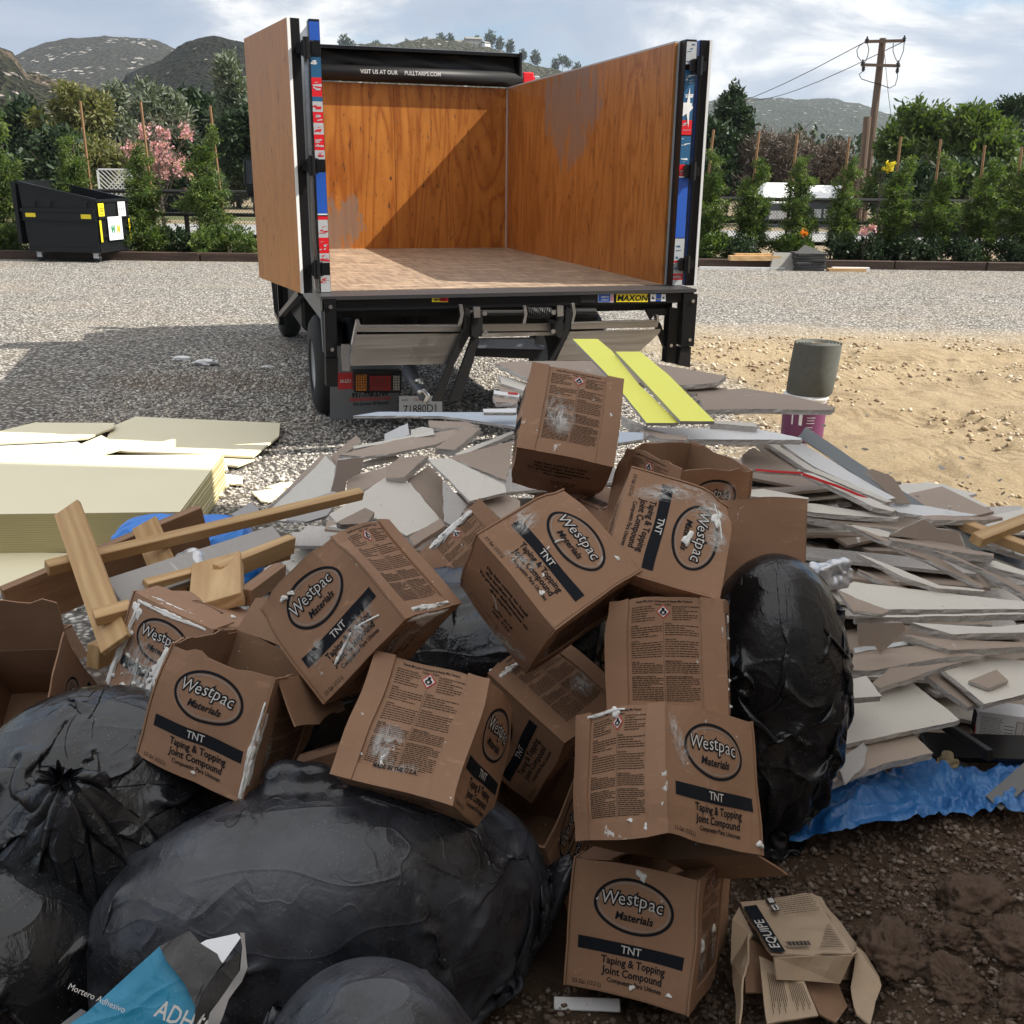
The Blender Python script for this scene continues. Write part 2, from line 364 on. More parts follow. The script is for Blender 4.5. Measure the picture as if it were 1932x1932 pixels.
    M['amber'] = plain('amber_lens', (.7, .22, .01), .2, bscale=120, bst=.6); M['redlens'] = plain('red_lens', (.45, .008, .01), .2, bscale=120, bst=.6); M['clearlens'] = plain('clear_lens', (.5, .47, .43), .2, bscale=120, bst=.6)
    g = G('diamond_plate'); a = g.math('MULTIPLY', g.wave(60, 0, 0, g.map(rot=(0, 0, .78))), g.wave(60, 0, 0, g.map(rot=(0, 0, -.78)))); M['diamond'] = g.out(g.mix(a, (.05, .05, .052), (.17, .17, .175)), .38, g.bump(a, .5, .003), .6)
    M['glass'] = plain('dark_glass', (.02, .025, .03), .08, bst=0)
    # plastics
    def plastic(name, a, b, dust, rough, bs):
        g = G(name); v = g.map(rnd=True)
        cr = g.noise(7, 6, .6, g.map((1, .45, 1), (.3, .5, .2), rnd=True), .8); fine = g.noise(28, 4, .6, v, .5)
        def cre(sc, mp_, w_): return g.ramp(g.math('ABSOLUTE', g.math('SUBTRACT', g.noise(sc, 1.2, .4, mp_, .1), .5)), [(0., 1.), (w_, .25), (w_*3, 0.)])
        k1 = cre(3.2, g.map((1, .4, 1), (.4, .1, .7), (2, 1, 5), rnd=True), .012); k2 = cre(6.5, g.map((.35, 1, 1), (.9, .5, .1), (7, 3, 1), rnd=True), .016); k3 = cre(12, g.map((1, 1, .7), (.2, .8, .5), (1, 9, 4), rnd=True), .02)
        msk = g.ramp(g.noise(4, 2, .5, v), [(.42, .15), (.6, 1.)]); crs = g.math('ADD', g.math('ADD', k1, g.math('MULTIPLY', k2, .7)), g.math('MULTIPLY', g.math('MULTIPLY', k3, .45), msk))
        d = g.ramp(g.noise(5, 5, .6, v), [(.38, 0.), (.66, dust)]); sp = g.ramp(g.vor(130, v), [(.07, .9), (.13, 0.)]); sp = g.math('MULTIPLY', sp, g.ramp(g.noise(9, 3, .6, v), [(.45, 0.), (.62, 1.)]))
        c = g.mix(d, a, b); c = g.mix(g.math('MULTIPLY', sp, .8), c, (.42, .43, .44))
        return g.out(c, g.mix(d, (rough,)*3, (rough+.22,)*3), g.bump(crs, .20, .012, g.bump(fine, .25, .006, g.bump(cr, bs, .03))), spec=.6)
    M['bag'] = plastic('black_bag_plastic', (.006, .007, .009), (.04, .043, .05), .45, .18, .3)
    M['bag_dust_sheen'] = plastic('dusty_sheen_bag_plastic', (.010, .011, .014), (.075, .08, .098), .85, .22, .2)  # dust tint also paints in a blue-grey sky sheen
    M['blue_sheet'] = plastic('blue_plastic_film', (.012, .115, .36), (.06, .22, .50), .7, .22, .7)
    M['blue_bag'] = plastic('bright_blue_plastic', (.008, .16, .62), (.03, .26, .75), .6, .3, .6)
    M['cyan'] = plastic('cyan_sack_print', (.003, .23, .42), (.02, .32, .50), .4, .38, .15)
    M['sackblack'] = plastic('black_sack_print', (.02, .02, .022), (.12, .12, .12), .6, .4, .2)
    M['foil'] = plain('silver_foil', (.62, .63, .66), .3, .5)
    M['dumpster'] = plain('dumpster_black', (.010, .011, .012), .4, var=.5, bscale=12, spec=.3)
    # ground cloth
    M['panel_grey'] = plain('smooth_grey_panel', (.15, .16, .155), .5, var=.08, bscale=6)
    M['felt'] = plain('grey_green_felt', (.10, .102, .088), .85, var=.25, bscale=80)
    M['purple'] = plain('purple_label', (.15, .035, .10), .5)
    M['concrete'] = plain('grey_concrete', (.20, .19, .17), .85); M['paver'] = plain('dark_paver', (.045, .043, .042), .8)
    M['crumple'] = plain('tan_paper', (.33, .27, .16), .8)
    # foliage: colour per leaf
    def leaf(name, cols, tr=.25):
        g = G(name); r = g.attr('lv')['Fac']; k = 1/(len(cols)-1)
        c = g.ramp(r, [(i*k, x) for i, x in enumerate(cols)])
        g.out(c, .55, spec=.3)
        tb = g.t.nodes.new('ShaderNodeBsdfTranslucent'); g._in(tb.inputs[0], g.mix(1., c, (1.2, 1.5, .5), 'MULTIPLY'))
        ms = g.t.nodes.new('ShaderNodeMixShader'); ms.inputs[0].default_value = tr
        o = g.t.nodes['Material Output']; g.t.links.new(g.b.outputs[0], ms.inputs[1]); g.t.links.new(tb.outputs[0], ms.inputs[2]); g.t.links.new(ms.outputs[0], o.inputs[0]); return g.m
    M['leaf_hedge'] = leaf('podocarpus_leaves', [(.022, .042, .014), (.06, .095, .027), (.12, .16, .042), (.21, .235, .075)], .35)
    M['leaf_dark'] = leaf('dark_leaves', [(.014, .028, .014), (.028, .05, .022), (.05, .075, .03)], .12)
    M['leaf_grey'] = leaf('grey_green_leaves', [(.07, .085, .06), (.14, .16, .11), (.21, .23, .16)], .12)
    M['leaf_green'] = leaf('fresh_leaves', [(.032, .05, .015), (.075, .105, .03), (.15, .175, .06)], .32)
    M['leaf_olive'] = leaf('olive_leaves', [(.08, .085, .03), (.14, .14, .05), (.22, .20, .08)])
    M['leaf_brown'] = leaf('brown_twigs', [(.07, .05, .038), (.12, .088, .068), (.17, .13, .10)], .05)
    M['petal_pink'] = leaf('pink_petals', [(.55, .22, .28), (.68, .36, .42), (.75, .5, .55)]); M['petal_orange'] = leaf('orange_petals', [(.8, .2, .02), (.8, .3, .03)]); M['petal_yellow'] = leaf('yellow_flowers', [(.6, .45, .02), (.75, .6, .05)])
    g = G('compound_smear'); a = g.ramp(g.noise(42, 7, .75, g.map((1, 1, .5), (.4, .2, .5), rnd=True), 1.2), [(.42, 0.), (.62, .85)])
    d = g.attr('fade')['Fac']; tb = g.t.nodes.new('ShaderNodeBsdfTransparent'); ms = g.t.nodes.new('ShaderNodeMixShader'); g._in(ms.inputs[0], g.math('MULTIPLY', g.ramp(a, [(0, 0.), (1, 1.)]), d)); o = g.t.nodes['Material Output']
    g.out((.70, .70, .68), .5); g.t.links.new(tb.outputs[0], ms.inputs[1]); g.t.links.new(g.b.outputs[0], ms.inputs[2]); g.t.links.new(ms.outputs[0], o.inputs[0]); M['smear'] = g.m
    M['bark'] = plain('bark', (.07, .05, .04), .9, var=.4)
mk_materials()
# ------------------------------------------------------------------ the setting: ground
def ground_material():
    g = G('ground_surface'); P = g.obj; s = g.sep()
    X, Y = s[0], s[1]
    edge = g.math('MULTIPLY', g.math('SUBTRACT', g.noise(.8, 6, .65), .5), 2.4)
    # gravel
    vc = g.vor(32, out='Color'); vd = g.vor(32); bw = g.t.nodes.new('ShaderNodeSeparateColor'); g._in(bw.inputs[0], vc)
    peb = g.ramp(bw.outputs[0], [(0., (.11, .10, .09)), (.22, (.24, .22, .20)), (.5, (.41, .385, .35)), (.8, (.54, .50, .44)), (1., (.80, .77, .71))])
    peb = g.mix(g.ramp(vd, [(.30, 0.), (.60, .85)]), peb, (.06, .055, .048))
    peb = g.mix(g.ramp(g.noise(.5, 4, .6), [(.45, 0.), (.75, .35)]), peb, (.30, .24, .17))
    hg = g.math('SUBTRACT', 1., vd)
    # sand with tyre tracks
    nS = g.noise(1.6, 7, .62); trm = g.ramp(g.wave(.23, 1.6, 2, g.map(rot=(0, 0, .35)), 'Y', .5), [(.80, 0.), (.88, 1.)]); tr = g.math('MULTIPLY', trm, g.wave(3.4, 1.2, 3, g.map(rot=(0, 0, 1.1)), 'Y', 1.))
    trm2 = g.ramp(g.wave(.19, 1.2, 2, g.map(rot=(0, 0, -.25), loc=(3, 1, 0)), 'Y', .5), [(.84, 0.), (.90, 1.)]); tr2 = g.math('MULTIPLY', trm2, g.wave(4., 1., 3, g.map(rot=(0, 0, .6)), 'Y', 1.)); tr = g.math('MULTIPLY', tr, g.math('MULTIPLY', g.noise(7, 6, .8), 3.)); tr2 = g.math('MULTIPLY', tr2, g.math('MULTIPLY', g.noise(7, 6, .8), 3.))
    sand = g.mix(nS, (.36, .27, .16), (.56, .44, .28)); sand = g.mix(g.ramp(g.noise(45, 5, .7), [(.35, 0.), (.7, .55)]), sand, (.22, .165, .10)); sand = g.mix(g.ramp(g.noise(1.1, 6, .7, g.map((1, 2.2, 1), (0, 0, .3))), [(.5, 0.), (.62, .45)]), sand, (.26, .19, .12))
    hs = g.math('ADD', g.math('ADD', g.math('MULTIPLY', g.noise(10, 9, .8), 2.2), g.math('MULTIPLY', g.noise(2.2, 6, .7), 3.)), g.math('MULTIPLY', g.math('MULTIPLY', tr, g.ramp(g.noise(.7, 3), [(.42, 0.), (.55, 1.)])), .5))
    hs = g.math('ADD', hs, g.math('MULTIPLY', g.math('MULTIPLY', tr2, g.ramp(g.noise(.9, 3, .5, g.map(loc=(7, 3, 0))), [(.47, 0.), (.58, 1.)])), .35))
    # dark soil
    soil = g.mix(g.noise(6, 7, .7), (.07, .046, .031), (.18, .122, .082)); soil = g.mix(g.ramp(g.vor(70), [(.1, .5), (.35, 0.)]), soil, (.13, .105, .08))
    hsoil = g.math('MULTIPLY', g.noise(24, 8, .75), 1.5)
    # field and road beyond the fence
    fld = g.mix(g.noise(.12, 6, .6), (.22, .17, .11), (.33, .265, .18)); fld = g.mix(g.ramp(g.noise(.05, 5, .6, g.map((1, 3, 1))), [(.5, 0.), (.58, .8)]), fld, (.07, .10, .035))
    road = g.mix(g.noise(3, 4), (.30, .30, .30), (.38, .375, .365))
    def step(v, a, w=.4): return g.ramp(g.math('ADD', g.math('MULTIPLY', g.math('SUBTRACT', v, a), 1/w), .5), [(0., 0.), (1., 1.)])
    Ye = g.math('ADD', Y, g.math('MULTIPLY', edge, .55)); Xe = g.math('ADD', X, edge)
    sandm = g.math('MULTIPLY', step(Xe, 1.7, .8), g.math('SUBTRACT', 1., step(g.math('ADD', Ye, g.math('MULTIPLY', edge, .5)), 12.6, 2.2)))
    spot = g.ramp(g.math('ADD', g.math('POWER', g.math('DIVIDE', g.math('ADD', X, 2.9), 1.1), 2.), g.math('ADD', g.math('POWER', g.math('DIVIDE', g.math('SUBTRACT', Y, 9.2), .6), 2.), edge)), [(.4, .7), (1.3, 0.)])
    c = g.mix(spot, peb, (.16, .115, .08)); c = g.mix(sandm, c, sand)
    mix_far = step(Ye, 22.9, .25); c = g.mix(mix_far, c, (.035, .024, .018))
    c = g.mix(step(Ye, 25.4, 1.), c, fld)
    rd = g.math('MULTIPLY', step(Y, 33., 1.), g.math('SUBTRACT', 1., step(Y, 40., 1.))); c = g.mix(rd, c, road)
    sm = g.math('SUBTRACT', 1., step(g.math('ADD', Ye, g.math('MULTIPLY', g.math('ABSOLUTE', X), .34)), 4.1, .4)); c = g.mix(sm, c, soil)  # soil colour carried on under the heap to paint its gaps dark
    h = g.mix(sandm, hg, hs); h = g.mix(sm, h, hsoil)
    return g.out(c, .93, g.bump(h, 1., .022), spec=.15)
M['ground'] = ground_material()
def bump2(x, y, cx, cy, rx, ry): return np.exp(-((x-cx)/rx)**2-((y-cy)/ry)**2)
def ground_h(x, y):
    x = np.atleast_1d(np.asarray(x, float)); y = np.atleast_1d(np.asarray(y, float)); P = np.stack([x, y, 0*x], -1)
    near = np.clip((5.2-y)/1.8, 0, 1)*np.clip((y+1)/1, 0, 1)
    h = near*(.022*fbm(P*2.2, 3, 3)+.022*ridged(P*6, 5, 4)*np.clip((3.4-y)/1., 0, 1))
    h += .10*bump2(x, y, 1.35, 1.75, .55, .35)+.05*bump2(x, y, -.9, 1.2, .5, .4)-.05*np.clip((3.2-np.abs(y-2.6)*2)/3, 0, 1)*np.clip((1.1-np.abs(x))/1, 0, 1)
    sand = np.clip((x-1.6)/1.2, 0, 1)*np.clip((12.5-y)/1.5, 0, 1)*np.clip((y-3.6)/1., 0, 1)
    h += sand*(.06*fbm(P*.9, 9, 4)+.02*fbm(P*7, 14, 3)+.012*ridged(P*3., 12, 3))
    for x0, y0, dx, dy, wd_, ph in ((2.0, 5.2, 1, .10, .24, 0), (2.0, 7.6, 1, -.16, .26, 1), (2.0, 8.4, 1, -.22, .26, 2), (3.0, 10.6, 1, .05, .3, 4), (2.5, 6.2, .9, .5, .24, 3)):
        l = math.hypot(dx, dy); s = ((x-x0)*dx+(y-y0)*dy)/l; t = (-(x-x0)*dy+(y-y0)*dx)/l+.12*np.sin(s*.8+ph); m = np.exp(-(t/wd_)**6)*np.clip(.6+1.2*vnoise(P*.8+ph, 31), 0, 1)
        h += sand*m*(-.02+.017*np.sin(s*2*math.pi/.21+np.abs(t)*16))+sand*.02*np.exp(-((np.abs(t)-wd_*1.15)/.06)**2)
    h += np.clip((y-4)/2, 0, 1)*np.clip((22-y)/2, 0, 1)*.012*fbm(P*.6, 21, 3)
    h += .12*np.clip((y-22.75)/.1, 0, 1)*np.clip((26-y)/2, 0, 1)
    return h
def grid_obj(xs, ys):
    X, Y = np.meshgrid(xs, ys); Z = ground_h(X.ravel(), Y.ravel()); V = np.stack([X.ravel(), Y.ravel(), Z], -1)
    nx, ny = len(xs), len(ys); i = np.arange(nx*ny).reshape(ny, nx)
    F = np.stack([i[:-1, :-1], i[:-1, 1:], i[1:, 1:], i[1:, :-1]], -1).reshape(-1, 4); return V, F
def spaced(pts):
    out = [pts[0][0]]
    for (a, st), (b, _) in zip(pts[:-1], pts[1:]):
        n = max(1, int(round((b-a)/st))); out += list(np.linspace(a, b, n+1)[1:])
    return np.array(out)
xs = spaced([(-3500, 400), (-300, 40), (-60, 6), (-12, .5), (-3, .04), (8, .3), (14, .8), (20, 6), (60, 40), (300, 400), (3500, 0)])
ys = spaced([(-200, 30), (-8, 1.0), (.4, .025), (3.6, .055), (12.8, .3), (22.6, .05), (23, .5), (27, 4), (60, 30), (300, 400), (4200, 0)])
V, F = grid_obj(xs, ys)
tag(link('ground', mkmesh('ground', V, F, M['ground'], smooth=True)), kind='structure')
# loose stones: one mass nobody could count
def stones(name, N, fn, smin, smax, mat, seed, rag=.5):
    r = np.random.RandomState(seed); base = np.array([(1, 0, 0), (-1, 0, 0), (0, 1, 0), (0, -1, 0), (0, 0, 1), (0, 0, -1)], float)
    T = np.array([(0, 2, 4), (2, 1, 4), (1, 3, 4), (3, 0, 4), (2, 0, 5), (1, 2, 5), (3, 1, 5), (0, 3, 5)])
    bm = bmesh.new(); bmesh.ops.create_icosphere(bm, subdivisions=1, radius=1); base = np.array([v.co[:] for v in bm.verts]); T = np.array([[v.index for v in f.verts] for f in bm.faces]); bm.free()
    xy = fn(r, N); N = len(xy); s = smin+(smax-smin)*r.rand(N)**2.2
    V = base[None]*(1.-rag*.55+rag*r.rand(N, len(base), 1)); V = V*s[:, None, None]*(.6+.7*r.rand(N, 1, 3))*np.array([1, 1, .75])
    a = r.rand(N)*6.28; ca, sa = np.cos(a)[:, None], np.sin(a)[:, None]
    X = V[..., 0]*ca-V[..., 1]*sa; Yv = V[..., 0]*sa+V[..., 1]*ca
    V = np.stack([X+xy[:, :1], Yv+xy[:, 1:2], V[..., 2]+(ground_h(xy[:, 0], xy[:, 1])+s*.25)[:, None]], -1).reshape(-1, 3)
    F = (T[None]+(np.arange(N)*len(base))[:, None, None]).reshape(-1, 3)
    me = mkmesh(name, V, F, mat); at_ = me.attributes.new('lv', 'FLOAT', 'FACE'); at_.data.foreach_set('value', np.repeat(r.rand(N), len(T)).astype(np.float32))
    return tag(link(name, me), kind='stuff')
g = G('gravel_pebbles'); M['pebble'] = g.out(g.ramp(g.attr('lv')['Fac'], [(0, (.13, .12, .11)), (.3, (.32, .29, .26)), (.6, (.50, .46, .41)), (.85, (.60, .53, .43)), (1., (.80, .77, .72))]), .85, g.bump(g.noise(90), .3, .003))
g = G('soil_clods'); M['clod'] = g.out(g.mix(g.ramp(g.attr('lv')['Fac'], [(0, .0), (.85, .3), (.93, 1.)]), g.mix(g.noise(30, 5, .7), (.06, .038, .026), (.17, .11, .074)), (.27, .22, .18)), .95, g.bump(g.noise(60, 6, .7), .7, .006))
def fg(r, N):
    x = r.uniform(-3.6, 2.3, N); y = 4.0+7.0*r.rand(N)**1.3; k = (x < 1.5+.3*(r.rand(N)-.5)) & (np.abs(x) < y*.62+.2); return np.stack([x, y], -1)[k]
tag(stones('gravel_stones', 46000, fg, .006, .017, M['pebble'], 3), 'loose pale gravel spread between the stack and the truck', 'gravel')
def fs(r, N):
    x = r.uniform(.3, 2.6, N); y = r.uniform(1.3, 3.5, N); return np.stack([x, y], -1)
def fs2(r, N):
    a = fs(r, N); b = np.stack([r.uniform(-1.4, .6, N//4), r.uniform(1.2, 1.9, N//4)], -1); return np.concatenate([a, b])
def fsd(r, N): x = r.uniform(1.8, 7.5, N); y = r.uniform(3.9, 12.5, N); k = (np.abs(x) < y*.62+.3) & (vnoise(np.stack([x, y, 0*x], -1)*1.1, 3) > -.1); return np.stack([x, y], -1)[k]
g = G('sand_clod_surface'); M['sandclod'] = g.out(g.ramp(g.attr('lv')['Fac'], [(0, (.20, .14, .085)), (.6, (.42, .32, .20)), (1., (.62, .54, .42))]), .9)
tag(stones('sand_clods', 9000, fsd, .006, .028, M['sandclod'], 9, .9), 'small clods and stones strewn over the tan sand', 'clods')
tag(stones('soil_crumbs', 50000, fs2, .002, .011, M['clod'], 5, .95), 'dark brown crumbly soil and small clods', 'soil')
def rock(name, label, p, s, seed, flat=.7):
    bm = bmesh.new(); bmesh.ops.create_icosphere(bm, subdivisions=5, radius=1); V = np.array([v.co[:] for v in bm.verts]); F = np.array([[v.index for v in f.verts] for f in bm.faces]); bm.free()
    d = 1+.30*fbm(V*1.3+seed, seed, 3)+.16*np.round(2.2*vnoise(V*2.4+seed, seed+4))/2.2+.10*ridged(V*4+seed, seed+5, 4, .6)+.09*fbm(V*10, seed+9, 5, .65)
    V = V*d[:, None]*np.array(s); V[:, 2] = np.maximum(V[:, 2], -s[2]*.45)
    o = link(name, mkmesh(name, V, F, M['rock'], smooth=True), loc=(p[0], p[1], float(ground_h(p[0], p[1])[0])+s[2]*.35)); o.rotation_euler = (0, 0, seed*.7)
    return tag(o, label, 'clod', 'big clods in the dark soil')
g = G('soil_rock'); n = g.noise(14, 8, .78); M['rock'] = g.out(g.mix(n, (.07, .045, .031), (.21, .135, .09)), .95, g.bump(g.noise(26, 8, .75), 1., .02))
for lab, u, v, s, sd in (('largest brown clod, flat topped, on the right in the soil', 1835, 1690, (.10, .08, .06), 1),
        ('long dark clod right behind the crushed carton', 1690, 1800, (.095, .08, .06), 2), ('rounded clod at the lower right corner of the soil', 1800, 1880, (.06, .05, .045), 3),
        ('wide brown clod touching the right edge of the photo', 1905, 1800, (.07, .06, .045), 4), ('middle sized clod between the long clod and the wide one', 1790, 1790, (.05, .04, .035), 5),
        ('clod cut off by the bottom right corner', 1925, 1915, (.05, .045, .04), 6), ('reddish stone leaning on the largest clod', 1850, 1735, (.022, .02, .02), 7),
        ('small dark clod left of the largest one', 1715, 1725, (.028, .028, .022), 8), ('fist sized clod above the long dark clod', 1640, 1740, (.035, .028, .024), 9)):
    p = at('P', u, v+18, z=.05); rock('soil_clod', lab, p, s, sd)
# ------------------------------------------------------------------ hills
def hill_mat(name, a, b, rock_, rs, rt, tan=None, bs=.45):
    g = G(name); n = g.noise(.035, 8, .62); n2 = g.noise(.25, 6, .7); c = g.mix(n2, a, b)
    if tan: c = g.mix(g.ramp(n, [(.50, 0.), (.60, 1.)]), c, tan)
    bush = g.ramp(g.vor(bs), [(.2, .8), (.55, 0.)]); c = g.mix(bush, c, tuple(x*.55 for x in a))
    r = g.ramp(g.vor(rs, g.map((1, 1, 1.4))), [(rt, 1.), (rt+.05, 0.)]); r = g.math('MULTIPLY', r, g.ramp(g.noise(.012, 5, .6), [(.46, 0.), (.53, 1.)])); c = g.mix(r, c, rock_)
    return g.out(c, .95, g.bump(g.math('ADD', g.vor(bs), g.math('MULTIPLY', g.noise(.06, 6, .7), 2.5)), 1., 7.), spec=.1)
def hill(name, R, depth, sil, mat, seed, amp):
    sil = sorted(sil); us = np.array([p[0] for p in sil], float); vs = np.array([p[1] for p in sil], float)
    az, el = [], []
    for u, v in zip(us, vs):
        d = ray('P', u, v); az.append(math.atan2(d[0], d[1])); el.append(d[2]/math.hypot(d[0], d[1]))
    az = np.array(az); el = np.array(el); A = np.linspace(az[0], az[-1], 420); E_ = np.interp(A, az, el)
    rr = np.linspace(0, 1.5, 90); W = np.where(rr < 1, np.sin(np.clip(rr, 0, 1)*math.pi/2)**1.25, np.cos((rr-1)*math.pi*.8))
    AA, RR = np.meshgrid(A, rr); Rd = R-depth+RR*depth
    X = np.sin(AA)*Rd; Y = np.cos(AA)*Rd
    fade = np.clip(np.minimum(AA-A[0], A[-1]-AA)/.05, 0, 1); fade = .02+.98*fade**.7
    Z = (E_[None]*R+CAM_H)*W[:, None]*fade
    P = np.stack([X.ravel(), Y.ravel(), 0*X.ravel()], -1)
    Z = Z.ravel()+amp*(fbm(P/(R*.10), seed, 5))*(W[:, None]*np.ones_like(AA)).ravel()*(.25+.75*np.abs(1-RR.ravel())).clip(.2, 1)+amp*.10*ridged(P/(R*.02), seed+3, 2)
    V = np.stack([X.ravel(), Y.ravel(), Z-1.], -1); ny, nx = AA.shape; i = np.arange(nx*ny).reshape(ny, nx)
    F = np.stack([i[:-1, :-1], i[:-1, 1:], i[1:, 1:], i[1:, :-1]], -1).reshape(-1, 4)
    tag(link(name, mkmesh(name, V, F, mat, smooth=True)), kind='structure')
    return lambda u, fr=.985: (lambda d: (lambda a, e: np.array([math.sin(a)*R*fr, math.cos(a)*R*fr, e*R+CAM_H]))(math.atan2(d[0], d[1]), float(np.interp(math.atan2(d[0], d[1]), az, el))))(ray('P', u, 200))
ROCKC = (.50, .46, .42)
hill('hills', 1500, 800, [(-200, 200), (-60, 150), (30, 112), (60, 100), (130, 86), (200, 82), (260, 85), (300, 93), (340, 110), (420, 140), (520, 180), (620, 260)], hill_mat('rocky_scrub', (.034, .034, .026), (.058, .055, .04), ROCKC, .11, .26, bs=.22), 2, 10)
hill('hills', 1900, 900, [(1150, 290), (1250, 225), (1320, 205), (1360, 196), (1400, 193), (1480, 193), (1560, 195), (1620, 205), (1700, 235), (1800, 262), (1950, 280), (2150, 320)], hill_mat('far_scrub', (.045, .06, .045), (.07, .08, .055), ROCKC, .08, .16, bs=.2), 5, 18)
hc = hill('hills', 900, 420, [(430, 230), (520, 160), (600, 128), (650, 108), (700, 104), (740, 106), (800, 95), (860, 89), (920, 89), (960, 102), (1010, 126), (1060, 140), (1130, 165), (1250, 235), (1400, 310)], hill_mat('house_hill_scrub', (.06, .065, .04), (.10, .095, .06), ROCKC, .16, .2, bs=.35), 8, 14)
hm_ = hill('hills', 620, 330, [(130, 230), (200, 158), (250, 138), (300, 122), (350, 92), (380, 83), (405, 80), (440, 88), (475, 96), (520, 112), (600, 140), (700, 190), (820, 300)], hill_mat('wooded_slope', (.013, .016, .010), (.028, .030, .018), (.42, .34, .28), .12, .08, bs=.4), 11, 5)
hl = hill('hills', 420, 200, [(-300, 130), (-100, 95), (0, 98), (25, 108), (50, 142), (100, 150), (170, 165), (230, 172), (300, 205), (380, 270)], hill_mat('dry_slope', (.035, .04, .022), (.06, .06, .035), (.42, .36, .31), .18, .2, (.20, .15, .105), bs=.5), 14, 7)
# dense woods at the foot of the hills
def leaves(pts, dirs, L, Wd, r, up=.3):
    N = len(pts); d = dirs+.9*r.randn(N, 3); d[:, 2] += up; d /= np.linalg.norm(d, axis=1)[:, None]
    x = np.cross(d, r.randn(N, 3)); x /= np.linalg.norm(x, axis=1)[:, None]+1e-9
    l = (L*(.6+.8*r.rand(N)))[:, None]; w = (Wd*(.6+.8*r.rand(N)))[:, None]
    V = np.stack([pts-x*w*.35, pts+x*w*.35, pts+d*l*.6+x*w*.5, pts+d*l, pts+d*l*.6-x*w*.5], 1).reshape(-1, 3)
    F = np.arange(N*5).reshape(N, 5); return V, F
def crown_mesh(name, blobs, n, L, Wd, mat, seed, tuft=14, up=.3, shell=.55):
    r = np.random.RandomState(seed); B = np.array(blobs, float); vol = (B[:, 3]*B[:, 4]*B[:, 5])**.67; nt = max(1, n//tuft)
    idx = r.choice(len(B), nt, p=vol/vol.sum()); u = r.randn(nt, 3); u /= np.linalg.norm(u, axis=1)[:, None]
    rad = shell+(1-shell)*r.rand(nt)**.6; rad *= 1+.25*vnoise(u*2.5+idx[:, None]*3.3, seed)
    c = B[idx, :3]+u*B[idx, 3:6]*rad[:, None]
    keep = fbm(c*(1.6/B[:, 3].mean()), seed+5, 2) > -.32; c, u = c[keep], u[keep]; nt = len(c)
    tv = r.rand(nt)*.55
    p = np.repeat(c, tuft, 0)+r.randn(nt*tuft, 3)*L*.55; dd = np.repeat(u, tuft, 0)
    V, F = leaves(p, dd, L, Wd, r, up); me = mkmesh(name, V, F, mat)
    a = me.attributes.new('lv', 'FLOAT', 'FACE'); a.data.foreach_set('value', np.clip(np.repeat(tv, tuft)+r.rand(nt*tuft)*.45, 0, 1).astype(np.float32)); return me
def limb_mesh(name, h, r0, seed, spread, nb=7, start=.25, lean=(0, 0)):
    r = np.random.RandomState(seed); b = MB(); pts = [np.array([lean[0]*t+.03*h*math.sin(t*5+seed)*t, lean[1]*t, h*t]) for t in np.linspace(0, 1, 7)]
    b.tube(pts, [r0*(1-.85*t)+.004 for t in np.linspace(0, 1, 7)], 7)
    for k in range(nb):
        t = start+(.92-start)*k/nb; p = np.array([lean[0]*t, lean[1]*t, h*t]); a = k*2.4+seed; L = spread*(1.1-.6*t)*(.7+.5*r.rand())
        q = p+np.array([math.cos(a)*L*.5, math.sin(a)*L*.5, L*.35]); e = p+np.array([math.cos(a)*L, math.sin(a)*L, L*.8])
        b.tube([p, q, e], [r0*.45*(1-.6*t), r0*.25, .006], 5)
    return b.mesh(name, M['bark'], True)
def tree(name, label, loc, h, blobs, n, L, Wd, mat, seed, group=None, tuft=14, up=.3, shell=.55, r0=None, spread=None, cat='tree', share=None, rz=0, sc=1, lean=(0, 0)):
    t = thing(name, label, cat, loc, rz, group); t.scale = (sc,)*3
    if share: a, b = share
    else: a, b = limb_mesh('trunk', h*.85, r0 or h*.018, seed, spread or h*.25, lean=lean), crown_mesh('crown', blobs, n, L, Wd, mat, seed, tuft, up, shell)
    link('trunk', a, t); link('crown', b, t); return t, (a, b)
# ------------------------------------------------------------------ kerb, fence, row of young trees
KY = 22.75
def kerb_run(px, gaplab):
    for i in range(len(px)-1):
        a = at('P', px[i], 488, y=KY); b = at('P', px[i+1], 488, y=KY); m = MB(); L = b[0]-a[0]-.03
        m.box((0, 0, 0), (L, .2, .19), bev=.01)
        o = m.build('timber_kerb', M['tie_wood'], loc=(a[0], KY-.1, -.01)); o.rotation_euler = (0, 0, .002*(i % 3-1)); tag(o, gaplab[i], 'kerb', 'railway ties edging the planting bed')
kerb_run([-60, 82, 381, 560], ['dark timber kerb left of and behind the dumpster', 'dark timber kerb from the dumpster to the pink tree bed', 'dark timber kerb ending behind the plywood door'])
kerb_run([1240, 1512, 1688, 1862, 2040], ['dark timber kerb behind the paver stack', 'dark timber kerb right of the paver stack', 'dark timber kerb below the leaning utility pole', 'dark timber kerb running off the right edge'])
fence = thing('ranch_fence', 'dark rail fence with chain link mesh behind the young trees', 'fence', (0, 24.6, 0))
b = MB()
for z in (.30, .78, 1.28): b.tube([(-16, 0, z), (16, 0, z)], .045, 8)
for z, nm in ((.30, 0), (.78, 0), (1.28, 0)):
    q = MB(); q.tube([(-17, 0, z+.12), (-6, .02, z+.13), (6, 0, z+.12), (17, 0, z+.12)], .045, 8); q.build('rail', M['black_steel'], fence)
for x in np.arange(-15.5, 17, 2.6):
    q = MB(); q.tube([(x, .08, -.1), (x, .08, 1.5)], .06, 8); q.build('post', M['tie_wood'], fence)
V = []; F = []; sp = .075; hh = 1.32
